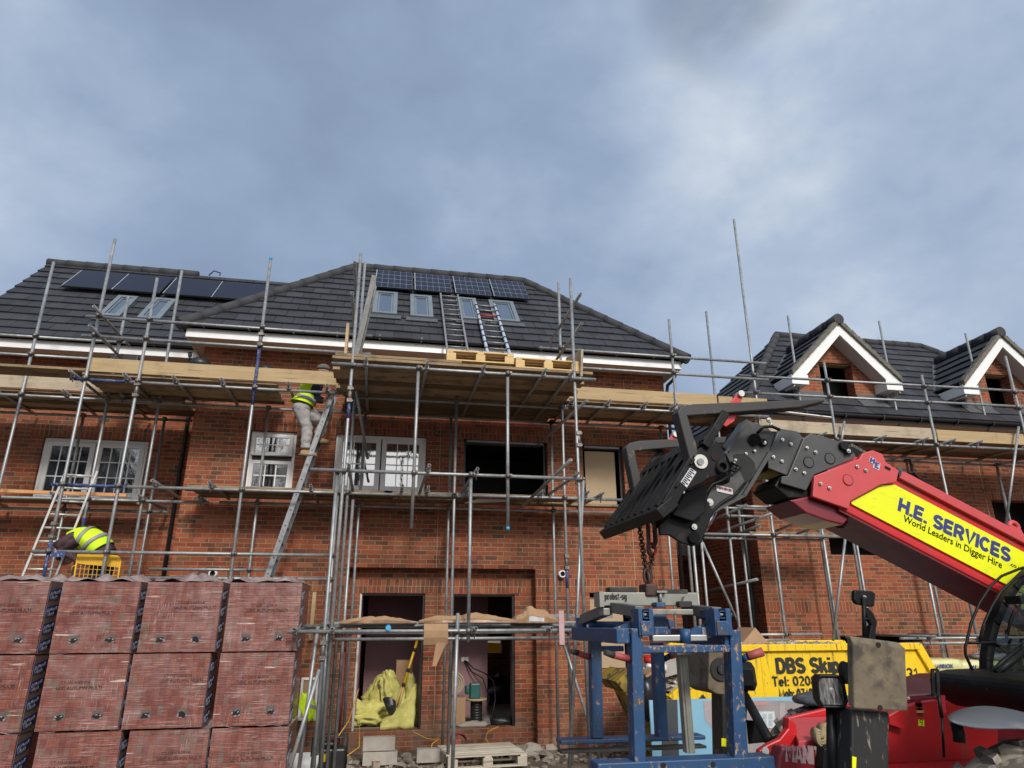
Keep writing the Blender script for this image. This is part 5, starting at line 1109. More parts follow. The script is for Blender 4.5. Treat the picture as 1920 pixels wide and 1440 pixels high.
# generator
t = thing('generator', 'small black and yellow generator on the ground among the leaning tubes', 'generator', (-.62, 11.4, 0)); c = W(618, 1425, 11.3)
m = MB(); m.box(c.x - .24, c.x + .22, 11.15, 11.5, -.02, .26); m.build('body', BLACKP, t, bevel=.03)
m = MB(); m.box(c.x - .2, c.x + .1, 11.18, 11.45, .262, .34); m.build('tank', BLACKP, t, bevel=.03)
m = MB(); m.box(c.x - .12, c.x + .0, 11.14, 11.149, .1, .2); m.build('yellow_panel', YEL, t)
m = MB()
for y in (11.16, 11.48): m.path([(c.x - .25, y, 0), (c.x - .25, y, .40), (c.x + .23, y, .40), (c.x + .23, y, 0)], .014, 8)
m.build('roll_frame', BLACKP, t)
m = MB(); m.path([(c.x + .1, 11.3, .4), (c.x + .22, 11.6, .55), (c.x + .28, 11.9, .75), (c.x + .33, 12.1, .95)], .008, 6); m.path([(c.x + .2, 11.4, .1), (c.x + .4, 11.6, .2), (c.x + .38, 12.0, .5)], .008, 6); tag(m.build('trailing_cable', M('orange_yellow_cord', (.7, .42, .06), None, 5, .6)), 'yellow cord looping up from the generator', 'cord')
pt_ = [W(x, y, F - .08) for x, y in ((775, 1372), (800, 1385), (815, 1387), (830, 1380))] + [W(x, y, 11.6) for x, y in ((810, 1395), (808, 1415), (820, 1430))]
m = MB(); m.path(pt_, .008, 6); m.path([W(x, y, F - .05) for x, y in ((935, 1362), (915, 1372), (910, 1385), (920, 1398), (935, 1405))], .008, 6); tag(m.build('trailing_cable', MATS['orange_yellow_cord']), 'thin yellow cord looping down from both door thresholds', 'cord')
t = thing('hose_reel', 'red cable reel hung below the middle brick pier', 'cable reel', W(855, 1392, F - .15)); c = W(857, 1393, F - .12)
m = MB()
for k in range(4): m.link(c + Vector((0, -.02 * k, 0)), (1, 0, .1 * k), (0, 0, 1), .15, .13, .012, 6, 18)
m.build('coil', M('red_cord', (.22, .03, .03), None, 6, .6), t); m = MB(); m.box(c.x - .06, c.x + .05, c.y - .08, c.y, c.z - .07, c.z + .06); m.build('reel_body', M('faded_red_plastic', (.45, .08, .08), None, 6, .5), t, bevel=.01)
for (px, py, w_, z, lb) in ((709, 1424, .47, .16, 'grey concrete block lying on top of another block on the rubble'), (711, 1445, .50, -.03, 'lower grey concrete block half buried in the rubble'), (805, 1440, .4, -.02, 'grey concrete block beside the weathered pallet')):
    p = W(px, py, 11.55); m = MB(); m.box(p.x - w_ / 2, p.x + w_ / 2, 11.45, 11.65, z, z + .18); tag(m.build('concrete_block', BLOCK, bevel=.008), lb, 'concrete block', 'concrete blocks in the rubble')
for i, (px, lb) in enumerate(((975, 'broken brown brick lump lying in rubble by the pier foot'), (1000, 'broken pale block lump propped on rubble by the brick pier'), (1025, 'flat broken slab lump near the blue grab foot'))):
    p = W(px, 1432, 11.6); m = MB(); m.blob((p.x, 11.6, .05), .16, .13, .10, .9, 3, i + 20, 7, 5); m.sm = [False] * len(m.f); [m.obox((p.x + .2 * k - .2, 11.45 + .06 * k, .05), (.13, .1, .07), Matrix.Rotation(k + i, 3, 'Z') @ Matrix.Rotation(.5 * k, 3, 'X')) for k in range(0)]; tag(m.build('rubble_lump', RUBB if i != 1 else BLOCK), lb, 'rubble lump', 'large lumps of rubble')
t = thing('white_bucket', 'white plastic bucket on the ground beside the lowest brick pack', 'bucket', W(572, 1440, 11)); c = W(572, 1432, 11.0); m = MB(); m.skin([m.ring((c.x, 11, -.06), (0, 0, 1), .16, 18), m.ring((c.x, 11, .22), (0, 0, 1), .2, 18), m.ring((c.x, 11, .22), (0, 0, 1), .185, 18), m.ring((c.x, 11, -.03), (0, 0, 1), .15, 18)]); m.build('tub', UPVC, t)
m = MB(); c = W(572, 1408, 11.4); m.skin([m.ring((c.x - .1, 11.4, .02), (.8, 0, -.2), .17, 16), m.ring((c.x + .25, 11.4, -.02), (.8, 0, -.2), .12, 16)]); tag(m.build('black_bin', BLACKP), 'black plastic tub tipped on its side behind the white bucket', 'bucket')
t = thing('hi_vis_vest', 'yellow hi-vis vest hanging beside the white meter box', 'vest', W(575, 1310, 11.6)); c = W(574, 1302, 11.7)
gr = [[(c.x + (-.10 + .2 * i / 6) * (1 - .25 * math.cos(j)) + .03 * j * .4, 11.7 - .05 * math.sin(i * 1.7 + j * .5), c.z + .02 - .055 * j + .02 * math.sin(i * 2)) for i in range(7)] for j in range(8)]
m = MB(); m.sheet(gr); m.build('cloth', HIVIS, t, solid=.006); m = MB(); m.sheet([[Vector(p) + Vector((0, -.008, 0)) for p in r[2:7]] for r in gr[3:5]]); m.build('reflective_band', REFL, t)
# ------------------------------------------------------------------ skip with waste, printed hoarding, insulation packs
SY = 9.4
t = thing('skip', 'chipped yellow skip lettered in black and heaped with building waste', 'skip', (6.3, SY, 0))
tl_, tr_ = W(1392, 1203, SY), W(1716, 1212, SY); bl, br_ = W(1330, 1330, SY), W(1690, 1330, SY); mid_l = W(1285, 1306, SY); lo_l = W(1262, 1306, SY); mr = W(1768, 1290, SY); zt_, zb_ = 1.64, .96; D = 1.7
xl0, xl1, xr0, xr1 = W(1258, 1300, SY).x, W(1362, 1210, SY).x, W(1718, 1212, SY).x, W(1768, 1292, SY).x; xb0, xb1 = xl0 + .35, xr1 - .55
m = MB()
m.prism([(xl1, SY, zt_ - .09), (xr0, SY, zt_ - .09), (xr1, SY, zb_ + .02), (xb1, SY, .25), (xb0, SY, .25), (xl0, SY, zb_)], (0, .05, 0)); m.prism([(xl1, SY + D, zt_ - .09), (xr0, SY + D, zt_ - .09), (xr1, SY + D, zb_ + .02), (xb1, SY + D, .25), (xb0, SY + D, .25), (xl0, SY + D, zb_)], (0, .05, 0))
m.prism([(xb0, SY + .05, .25), (xb1, SY + .05, .25), (xb1, SY + .05, .3), (xb0, SY + .05, .3)], (0, D - .05, 0))
m.prism([(xr1, SY + .05, zb_), (xb1, SY + .05, .25), (xb1 - .05, SY + .05, .3), (xr1 - .05, SY + .05, zb_)], (0, D - .05, 0)); m.prism([(xl0 + .05, SY + .05, zb_), (xb0 + .05, SY + .05, .3), (xb0, SY + .05, .25), (xl0, SY + .05, zb_)], (0, D - .05, 0))
for x in (xl0 + 1.35, xl0 + 2.0, xl0 + 2.7): m.box(x, x + .006, SY - .006, SY, .3, zt_ - .1)
m.build('hull', YSK, t)
m = MB()
for y in (SY, SY + D + .05):
    m.box(xl1 - .03, xr0 + .02, y - .05, y + .04, zt_ - .09, zt_); m.hexa([(xr0 - .03, y - .045, zt_ - .10), (xr1 - .03, y - .045, zb_ - .02), (xr1 - .03, y + .045, zb_ - .02), (xr0 - .03, y + .045, zt_ - .10), (xr0 + .06, y - .045, zt_ - .005), (xr1 + .05, y - .045, zb_ + .05), (xr1 + .05, y + .045, zb_ + .05), (xr0 + .06, y + .045, zt_ - .005)])
    m.hexa([(xl0 - .05, y - .045, zb_ + .05), (xl1 - .06, y - .045, zt_), (xl1 - .06, y + .045, zt_), (xl0 - .05, y + .045, zb_ + .05), (xl0 + .04, y - .045, zb_ - .03), (xl1 + .03, y - .045, zt_ - .1), (xl1 + .03, y + .045, zt_ - .1), (xl0 + .04, y + .045, zb_ - .03)])
m.box(xl0 - .05, xl0 + .05, SY, SY + D, zb_ - .02, zb_ + .06); m.box(xr1 - .05, xr1 + .05, SY, SY + D, zb_ - .02, zb_ + .06)
m.build('rim', YSK, t, bevel=.008)
m = MB(); c = Vector((xl0 + .42, SY - .05, zb_ - .12)); m.prism([c + Vector((-.17, 0, 0)), c + Vector((.15, 0, 0)), c + Vector((.02, 0, .18))], (0, .05, 0)); m.build('lifting_lug', MATS['black_plastic'], t)
def skip_text(s, px, py, px2, hgt, t_=.25):
    a, b = W(px, py, SY - .007), W(px2, py, SY - .007); return bold_text('stencil_lettering', s, LETK, t, lambda u, v, l: Vector((a.x + u, SY - .007 - l, a.z + v)), hgt, b.x - a.x, t_, False)
skip_text('DBS Skips', 1457, 1263, 1590, .20); skip_text('Tel: 0208 3       7', 1449, 1287, 1602, .125, .21); skip_text('Mob: 07482', 1462, 1309, 1533, .115, .21)
skip_text('131', 1312, 1266, 1348, .17, .15); skip_text('131', 1692, 1276, 1725, .17, .15)
# waste heap (one uncountable mass) and the pieces that stand out of it
wst = MB(); rw = random.Random(5)
nx, ny = 26, 12; gr = []
for j in range(ny + 1):
    row = []
    for i in range(nx + 1):
        u, v = i / nx, j / ny; x = xl0 + .06 + (xr0 - xl0 - .1) * u; lim = zb_ + .02 + (zt_ - .12 - zb_) * min(1, max(0, (x - xl0) / (xl1 - xl0)))
        row.append((x, SY + .05 + (D - .05) * v, lim + .04 * math.sin(math.pi * v) * (1 + 3 * math.exp(-((u - .18) / .12) ** 2)) + .05 * mnoise.noise(Vector((u * 14, v * 7, 3)))))
    gr.append(row)
wst.sheet(gr, False)
for i in range(160):
    u, v = rw.uniform(.0, .75), rw.uniform(.02, .8); x = xl0 + .1 + (xr0 - xl0 - .2) * u; lim = zb_ + .04 + (zt_ - .12 - zb_) * min(1, max(0, (x - xl0) / (xl1 - xl0)))
    wst.obox((x, SY + .1 + (D - .2) * v, lim + .05), (rw.uniform(.04, .16), rw.uniform(.03, .1), rw.uniform(.02, .06)), Matrix.Rotation(rw.uniform(-.8, .8), 3, 'Y') @ Matrix.Rotation(rw.uniform(0, 3), 3, 'Z'))
o = wst.build('building_waste', M('pale_rubble_waste', (.45, .40, .36), (.16, .13, .11), 9, .9, dirt=(.6, .57, .54), dscale=12, dlo=.55, dhi=.6)); o['kind'] = 'stuff'; o['label'] = 'pale broken waste heaped in the yellow skip'
p = W(1232, 1250, SY + .5); m = MB(); m.blob(W(1228, 1252, SY + .4), .17, .15, .13, .4, 3, 3, 14, 9); tag(m.build('white_waste_bag', UPVC), 'white plastic waste bag in the skip, seen between the blue grab legs', 'waste bag')
m = MB(); m.blob(W(1220, 1238, SY + .35), .10, .08, .07, .5, 4, 7, 12, 8); tag(m.build('red_waste_bag', REDP), 'crumpled red bag on top of the white waste bag', 'waste bag')
m = MB(); a, b = W(1205, 1268, SY + .2), W(1232, 1247, SY + .2); m.beam(a, b + (b - a) * .3, .25, .03, (0, 0, 1)); tag(m.build('brown_offcut', CARD), 'brown cardboard offcut lying under the white waste bag', 'cardboard')
m = MB(); c = W(1408, 1200, SY + .6); a = W(1390, 1208, SY + .5); b = W(1440, 1208, SY + .5); m.prism([a, W(1416, 1177, SY + .5), W(1441, 1206, SY + .4)], (0, .5, 0)); tag(m.build('folded_cardboard', CARD, solid=.006), 'folded brown cardboard box flap standing up out of the skip', 'cardboard')
m = MB(); m.prism([W(1241, 1272, SY + .3), W(1275, 1262, SY + .3), W(1275, 1235, SY + .6), W(1246, 1240, SY + .6)], (0, .02, .01)); tag(m.build('grey_offcut', M('grey_board_offcut', (.33, .30, .26), None, 5, .9)), 'flat grey board offcut lying on the skip waste', 'board offcut')
m = MB(); m.blob(W(1212, 1305, SY + .1), .14, .15, .26, .35, 3, 12, 14, 10); tag(m.build('black_waste_bag', M('black_bag_film', (.012, .012, .014), None, 5, .3, bump=.8, bscale=14)), 'black waste bag spilling over the low end of the skip', 'waste bag')
# dirty yellow drop-front of a second skip, seen between the grab's legs
m = MB(); m.prism([W(1155, 1278, 10.4), W(1180, 1256, 10.4), W(1186, 1300, 10.4), W(1172, 1298, 10.4)], (0, .9, 0)); m.prism([W(1172, 1298, 10.3), W(1205, 1285, 10.3), W(1240, 1400, 10.3), W(1236, 1440, 10.3)], (0, .5, 0)); tag(m.build('small_skip', M('dirty_yellow', (.36, .25, .02), (.2, .14, .03), 5, .7, chips=(.04, .035, .03), cscale=9, clo=.5, chi=.56)), 'grimy low yellow skip end seen between the legs of the blue grab', 'skip')

# hoarding panel printed with sky and house fronts
HY = 8.3; a = W(1255, 1312, HY); b = W(1600, 1312, HY)
t = thing('printed_hoarding', 'hoarding sheet printed with pale blue sky and terraced house fronts', 'hoarding', (a.x, HY, 0)); HZ = a.z
m = MB(); m.box(a.x - .25, b.x + .6, HY, HY + .02, .02, HZ); 
SKYP = M('printed_sky_blue', (.20, .42, .56), (.26, .48, .61), 1.5, .5, chips=(.6, .62, .6), cscale=20, clo=.69, chi=.71); m.build('sheet', SKYP, t)
def pr(poly, nm, mat, k=1):
    mm = MB(); mm.prism([Vector((W(x, y, HY - .003 * k).x, HY - .003 * k, W(x, y, HY - .003 * k).z)) for x, y in poly], (0, .0025, 0)); return mm.build(nm, mat, t)
PBR = M('printed_grey_brick', (.40, .36, .36), (.32, .28, .28), 12, .6); PPK = M('printed_pink_brick', (.50, .27, .25), (.42, .22, .21), 14, .6); PWH = M('printed_white', (.62, .64, .66), (.52, .56, .58), 12, .5); PGR = M('printed_grey_wall', (.34, .30, .30), (.26, .23, .23), 3, .6)
pr([(1318, 1314), (1410, 1314), (1410, 1440), (1365, 1398), (1322, 1350)], 'printed_house', PBR)
pr([(1400, 1314), (1640, 1314), (1640, 1440), (1400, 1440)], 'printed_house', PGR, 2); pr([(1408, 1315), (1442, 1315), (1440, 1322), (1412, 1322)], 'printed_house', PPK, 3); pr([(1436, 1366), (1470, 1370), (1468, 1385), (1440, 1380)], 'printed_house', PPK, 3)
pr([(1241, 1312), (1270, 1312), (1274, 1440), (1241, 1440)], 'printed_house', M('printed_dark_grey', (.06, .065, .07), None, 6, .6), 2)
pr([(1462, 1318), (1472, 1318), (1474, 1380), (1462, 1378)], 'printed_house', PBR, 3)
for q in ([(1338, 1324), (1358, 1326), (1358, 1362), (1340, 1358)], [(1420, 1334), (1452, 1334), (1456, 1366), (1430, 1364)], [(1480, 1336), (1500, 1336), (1500, 1352), (1482, 1350)]):
    w_ = pr(q, 'printed_window', PWH, 4); cx = sum(p[0] for p in q) / 4; y0 = min(p[1] for p in q) + 3; y1 = max(p[1] for p in q) - 4
    mm = MB()
    for s in (-1, 1):
        for r in (0, 1): 
            yy0 = y0 + (y1 - y0) * r / 2 + 1; yy1 = y0 + (y1 - y0) * (r + 1) / 2 - 1; xx = sorted((cx + s * 2, cx + s * 9)); mm.prism([Vector((W(x, y, HY - .016).x, HY - .016, W(x, y, HY - .016).z)) for x, y in ((xx[0], yy0), (xx[1], yy0), (xx[1], yy1), (xx[0], yy1))], (0, .0025, 0))
    mm.build('printed_pane', M('printed_pale_glass', (.42, .50, .52), None, 12, .5) if 'printed_pale_glass' not in MATS else MATS['printed_pale_glass'], t)

# wrapped insulation packs
IY = 11.2; ip = None; WRAPY = M('pale_yellow_film', (.66, .64, .30), (.56, .55, .26), 7, .35, dirt=(.74, .72, .52), dscale=10, bump=.5, bscale=14, coat=.2)
def ins_pack(label, px0, px1, py0, py1, Y, txt):
    a, b = W(px0, py1, Y), W(px1, py0, Y); t = thing('insulation_pack', label, 'insulation pack', (a.x, Y, a.z), 'film wrapped insulation packs'); h = b.z - a.z; m = MB(); n = 10; rs = []
    for i in range(n + 1):
        x = a.x + (b.x - a.x) * i / n; k = 1 - .10 * (abs(i - n / 2) / (n / 2)) ** 4 + .03 * mnoise.noise(Vector((i, px0, 1)))
        rs.append([(x, Y + .3 + .32 * k * (abs(math.cos(q)) ** .5) * (1 if math.cos(q) > 0 else -1), a.z + h / 2 + h / 2 * k * (abs(math.sin(q)) ** .5) * (1 if math.sin(q) > 0 else -1)) for q in [2 * math.pi * j / 16 + .2 for j in range(16)]])
    m.skin(rs); m.build('wrapped_slab', WRAPY, t)
    x = a.x + (b.x - a.x) * .30; z = a.z + h * .34; s = h * .42
    bold_text('printed_lettering', txt, LETB, t, lambda u, v, l: Vector((x + u, Y - .03 - l, z + v)), s * .7, s * 4.2, .2)
    lg = MB(); 
    for k in range(3): lg.beam((x - .16 + .05 * k, Y - .027, z), (x - .12 + .05 * k, Y - .027, z + s * .7), .025, .004, (0, 1, 0))
    lg.build('printed_emblem', LETB, t); return t
ins_pack('pale yellow insulation pack on top, printed with dark lettering beside the skip end', 1722, 1804, 1234, 1263, IY, 'MANNOK'); ins_pack('pale yellow insulation pack on top, partly behind the cab guard bars', 1806, 1890, 1236, 1266, IY, 'MANNOK')
ins_pack('lower pale insulation pack with lettering, under the top row behind the red cover', 1772, 1846, 1262, 1290, IY - .02, 'MANNOK'); ins_pack('lower pale insulation pack tucked beside the skip end', 1690, 1770, 1262, 1290, IY - .02, 'MANNOK'); ins_pack('lower pale insulation pack hidden mostly behind the cab', 1848, 1920, 1263, 1292, IY - .02, 'MANNOK')
m = MB(); m.box(W(1690, 1292, IY).x, W(1925, 1292, IY).x, IY - .02, IY + .7, -.05, W(1800, 1291, IY).z); tag(m.build('pallet_stack', M('wrapped_stack_film', (.5, .48, .3), None, 4, .5)), 'film wrapped stack beneath the pale insulation packs', 'stack')
m = MB(); m.blob(W(1855, 1231, IY + .2), .35, .25, .07, .4, 3, 3, 14, 8); tag(m.build('striped_sack', M('white_blue_film', (.55, .5, .52), (.06, .07, .2), 3, .4)), 'pink and navy plastic film lying on the top insulation packs', 'plastic film')

# things lying on the scaffold decks
m = MB(); m.blob(W(374, 683, 11.6), .17, .14, .12, .2, 3, 1, 14, 9); tag(m.build('black_sack', BLACKP), 'black sack on the top boards beside the house corner', 'sack')
m = MB(); c = W(235, 672, 12.2); m.box(c.x - .24, c.x + .24, 12.1, 12.4, c.z - .1, c.z + .04); tag(m.build('tool_case', BLACKP, bevel=.03), 'black tool case standing on the boards below the tilted roof windows', 'tool case')
m = MB(); c = W(498, 693, 11.5); m.blob(c, .13, .12, .07, .2, 3, 2, 12, 8); tag(m.build('black_sack', BLACKP), 'small black sack just showing above the toe board by the blue-capped tube', 'sack')
m = MB()
a, b = W(1420, 766, 11.5), W(1562, 783, 11.5)
for k in range(3): m.beam(a + Vector((0, .06 * k, .012 * k)), b + Vector((0, .06 * k, .012 * k)), .045, .02)
tag(m.build('white_trims', UPVC), 'bundle of white plastic trims lying on the boards above the boom head', 'trim bundle')
m = MB(); a, b = W(-60, 918, 12.2), W(238, 929, 12.2); m.beam(a, b, .05, .05); tag(m.build('orange_batten', M('orange_timber', (.55, .24, .08), (.62, .3, .12), 5, .6)), 'orange timber batten lying across the set-back house window sill', 'batten')
m = MB(); m.blob(W(895, 936, 11.9), .3, .1, .035, .5, 5, 2, 14, 6); o = m.build('mortar_droppings', M('sandy_mortar', (.42, .34, .22), None, 12, .95, bump=.6, bscale=40)); o['kind'] = 'stuff'; o['label'] = 'sandy mortar droppings on the mid lift boards'
m = MB(); m.prism([W(872, 942, 11.7), W(900, 934, 11.7), W(960, 930, 11.7), W(955, 938, 11.7)], (0, .15, .0)); tag(m.build('white_trim', UPVC), 'white plastic trim left on the mid lift below the dark window opening', 'trim')
# yellow mesh guard on the low rails in front of the bending workman
GY = 11.12; t = thing('brick_guard', 'yellow steel mesh guard hooked on the rails in front of the bending workman', 'mesh guard', W(182, 1078, GY))
YG = M('yellow_guard_paint', (.68, .38, .015), (.60, .33, .015), 5, .5, chips=(.25, .13, .05), cscale=18, clo=.68, chi=.71)
m = MB(); m.plate([(145, 1039), (143, 1056), (159, 1058), (224, 1064), (226, 1046), (220, 1041), (206, 1040)], GY, .006); m.build('top_sheet', YG, t)
m = MB()
for px in range(143, 230, 8): m.cyl(W(px + 1, 1058, GY), W(px - 8, 1115, GY), .004, n=5)
for py in (1068, 1078, 1088, 1098, 1108): m.cyl(W(141 - (py - 1058) * .15, py - 2, GY), W(226 - (py - 1058) * .15, py + 2, GY), .004, n=5)
m.build('wire_mesh', YG, t); m = MB(); m.cyl(W(227, 1048, GY), W(216, 1115, GY), .01, n=8); m.build('side_rod', YG, t); m = MB(); m.cyl(W(146, 1040, GY), W(133, 1115, GY), .012, n=8); m.path([W(142, 1060, GY), W(136, 1062, GY), W(134, 1070, GY)], .008, 6); m.build('side_rod', YG, t)
m = MB(); p = W(110, 1036, O - .03); m.box(p.x - .09, p.x + .09, O - .035, O - .03, p.z - .06, p.z + .02); tag(m.build('scaffold_tag', BLUEP), 'small blue and white scaffold tag on the low guard rail', 'tag')
# ------------------------------------------------------------------ telehandler, parallel to the houses, its boom reaching left
TB = M('satin_black_steel', (.007, .0075, .008), (.012, .0125, .013), 6, .45, dirt=(.035, .033, .03), dscale=7, dlo=.54, dhi=.78, spec=.16, chips=(.085, .08, .072), cscale=34, clo=.685, chi=.71)
TG = M('dark_grey_boom_steel', (.040, .041, .042), (.058, .059, .059), 5, .45, dirt=(.105, .10, .09), dscale=6, dlo=.52, dhi=.78, chips=(.16, .15, .135), cscale=40, clo=.69, chi=.71)
TR = M('telehandler_red', (.54, .016, .020), (.47, .014, .018), 3, .38, dirt=(.26, .06, .05), dscale=4, dlo=.5, dhi=.75, coat=.15, chips=(.16, .05, .04), cscale=60, clo=.70, chi=.72, dstretch=(3, 3, 1))
TRD = M('sunlit_red', (.56, .072, .075), (.48, .052, .058), 3, .48, dirt=(.30, .09, .085), dscale=5, dlo=.52, dhi=.75, chips=(.12, .04, .035), cscale=55, clo=.69, chi=.715); TRM = M('maroon_red', (.20, .012, .022), (.17, .01, .018), 3, .35, coat=.3)  # TRD has pinkish sunlight painted into the machine red
TY = M('fluorescent_yellow_decal', (.78, .82, .004), (.72, .76, .004), 2, .4, dirt=(.58, .60, .03), dscale=6, dlo=.52, dhi=.78, dstretch=(2, 2, 5), chips=(.45, .46, .05), cscale=48, clo=.70, chi=.72)
CHR = M('zinc_bolt', (.62, .60, .55), (.45, .43, .38), 20, .3, .8); MUD = M('dried_mud_plate', (.19, .150, .098), (.115, .092, .062), 9, .9, dirt=(.06, .05, .04), dscale=7, dlo=.47, dhi=.66, bump=.35, bscale=30)
BLKM = M('mud_splashed_black', (.014, .014, .014), (.02, .02, .02), 5, .5, dirt=(.22, .19, .15), dscale=5, dlo=.58, dhi=.68, dstretch=(9, 9, 2)); TYRE = M('muddy_tyre', (.15, .135, .11), (.075, .07, .06), 7, .9, dirt=(.36, .32, .26), dscale=6, dlo=.48, dhi=.6, bump=.5, bscale=25)
FEND = M('grey_plastic_fender', (.075, .085, .10), (.10, .11, .125), 3, .45, dirt=(.16, .16, .155), dscale=5); CABGL = None
TH = thing('telehandler', 'red and black telehandler with yellow lettered boom raised over the blue grab', 'telehandler', (4.2, 4.5, 0))
YN, YF_ = 4.30, 4.70                       # near and far face of the outer boom
P = lambda x, y, Y=YN: W(x, y, Y)
lo0, lo1 = P(1592, 955), P(1861, 1095); up0, up1 = P(1685, 884), P(1920, 1008)
bd = (lo1 - lo0).normalized(); bu = Vector((-bd.z, 0, bd.x)); bu = bu if bu.z > 0 else -bu
Hh = (up0 - lo0).dot(bu); Bo = lo0           # boom frame: s along bd from lo0, t along bu
def BP(s, t, Y): return Bo + bd * s + bu * t + Vector((0, Y - YN, 0))
def bpoly(mb, pts, Y, th): return mb.prism([BP(s, t, Y) for s, t in pts], (0, th, 0))
def st(px, py, Y=YN): q = W(px, py, Y) - Bo; return q.dot(bd), q.dot(bu)
m = MB(); s0 = st(1524, 931)[0] + .05
bpoly(m, [(s0, 0), (3.9, 0), (3.9, Hh), (st(1640, 880)[0], Hh), (s0, Hh * .8)], YN + .012, YF_ - YN - .024)
boom = m.build('boom', TR, TH, bevel=.02)
m = MB(); bpoly(m, [(s0 + .16, -.045), (3.9, -.045), (3.9, -.031), (s0 + .16, -.031)], YN + .002, YF_ - YN - .004); m.build('shaded_underside', M('shaded_dark_red', (.16, .011, .013), (.11, .010, .011), 4, .45, dirt=(.03, .022, .018), dscale=5, dlo=.5, dhi=.75), TH)  # added plate; its dark red paints in the shade under the boom
# dropped nose under the head of the outer section
m = MB(); m.plate([(1481, 938), (1524, 929), (1600, 962), (1582, 984), (1550, 976), (1512, 962)], YN + .03, YF_ - YN - .06); m.build('boom_nose', TRM, boom, bevel=.01)
m = MB(); c = W(1605, 985, YN + .1); 
for k in range(5): m.path([W(1555 + k * 7, 982 + k * 2.5, YN + .14 + .045 * k), W(1590 + k * 8, 978 + k * 4, YN + .12 + .045 * k), W(1625 + k * 4, 990 + k * 4, YN + .14 + .045 * k)], .014, 6)
m.build('hose_bundle', TB, boom)
m = MB(); m.plate([(1527, 892), (1612, 860), (1617, 850), (1637, 844), (1655, 851), (1662, 867), (1686, 882), (1681, 904), (1652, 909), (1595, 940), (1592, 955), (1524, 931)], YN - .03, .035); m.plate([(1527, 892), (1612, 860), (1617, 850), (1637, 844), (1655, 851), (1662, 867), (1686, 882), (1681, 904), (1652, 909), (1595, 940), (1592, 955), (1524, 931)], YF_ - .005, .035); head = m.build('boom_collar', TRD, TH, bevel=.006)
m = MB(); dec = [st(1595, 941), st(1653, 910), st(1677, 909)]; t1 = dec[2][1]; t0 = .045
bpoly(m, [(dec[0][0] + .01, t0), (3.6, t0), (3.6, t1), (dec[2][0], t1), dec[1], dec[0]], YN - .004, .015); decal = m.build('yellow_decal', TY, TH)
m = MB(); bpoly(m, [(st(1686, 885)[0], Hh - .055), (3.9, Hh - .055), (3.9, Hh + .012), (st(1686, 885)[0] + .0, Hh + .012)], YN - .02, .035); m.build('top_flange', TRD, boom, bevel=.006)
m = MB(); bpoly(m, [(s0 + .15, -.03), (3.9, -.03), (3.9, .02), (s0 + .15, .02)], YN - .006, .03); m.build('lower_flange', TR, boom, bevel=.01)
m = MB(); c = st(1907, 988); m.link(BP(c[0], c[1], YN + .03), bd, bu, .038, .038, .018, 6, 14); bpoly(m, [(c[0] - .07, Hh), (c[0] + .08, Hh), (c[0] + .04, c[1] + .0), (c[0] - .04, c[1] + .0)], YN + .005, .03); m.build('lifting_eye', TRD, boom)
m = MB(); m.cyl(BP(st(1700, 890)[0], Hh + .05, YN + .14), BP(3.8, Hh + .05, YN + .14), .045, n=14); m.cyl(BP(st(1710, 895)[0], Hh + .06, YN + .25), BP(3.8, Hh + .06, YN + .25), .03, n=10); m.build('hose_tube', TB, boom)
m = MB(); m.path([W(1700, 888, YN + .05), W(1712, 886, YN + .05), W(1722, 896, YN + .05), W(1740, 908, YN + .05)], .012, 6); m.build('hose', TB, boom)
def bolts(root, pts, Y, r=.014, mat=None, name='bolt'):
    m = MB()
    for x, y in pts: c = W(x, y, Y); m.cyl(c, c - Vector((0, .012, 0)), r, r * .9, n=8); m.cyl(c - Vector((0, .012, 0)), c - Vector((0, .02, 0)), r * .5, n=6)
    m.build(name, mat or CHR, root)
bolts(head, [(1606, 875), (1622, 882), (1537.5, 907), (1554, 915)], YN - .03)
def disc(root, x, y, Y, r, mat, name='cover_disc', h=.006):
    m = MB(); c = W(x, y, Y); m.skin([m.ring(c, (0, 1, 0), r, 20), m.ring(c - Vector((0, h, 0)), (0, 1, 0), r * .92, 20)], smooth=False); return m.build(name, mat, root)
disc(head, 1590, 900, YN - .03, .043, TRM); disc(head, 1590, 900, YN - .036, .037, TRD, h=.003); m = MB(); c = W(1664, 878, YN - .03); m.obox(c, (.045, .006, .02), Matrix.Rotation(R(25), 3, 'Y')); m.build('slot', TB, head)
m = MB(); c = W(1688, 886, YN - .0); m.box(c.x - .03, c.x + .03, c.y - .02, c.y + .03, c.z - .04, c.z + .03); m.build('slider_block', BLKM, head, bevel=.008)
# lettering on the boom
lx = (st(1866, 1050)[0] - st(1684, 955)[0]); o0 = st(1683, 961); 
def blet(s, a, b, hgt, t_):
    sa, sb = st(*a), st(*b); A_ = BP(sa[0], sa[1], YN); d2 = (BP(sb[0], sb[1], YN) - A_); wd_ = d2.length; d2.normalize(); u2 = Vector((-d2.z, 0, d2.x)); u2 = u2 if u2.z > 0 else -u2
    if t_: return bold_text('lettering', s, LETB, decal, lambda u, v, l: A_ + d2 * u + u2 * v + Vector((0, -.005 - l, 0)), hgt, wd_, t_)
    o = text('lettering', s, LETB, decal, (0, 0, 0), (1, 0, 0), (0, 0, 1), hgt / .72, .012, 1, .0005); ws = [v.co.x for v in o.data.vertices]; k = wd_ / (max(ws) - min(ws)); w0 = min(ws)
    for v in o.data.vertices: q = v.co.copy(); v.co = A_ + d2 * ((q.x - w0) * k) + u2 * q.z + Vector((0, -.0055 - abs(q.y) * .3, 0))
blet('H.E. SERVICES', (1682, 957), (1892, 1055), .100, .26); blet('World Leaders in Digger Hire', (1692, 977), (1877, 1066), .050, 0); blet('.co.uk', (1892, 1060), (1918, 1072), .03, 0)
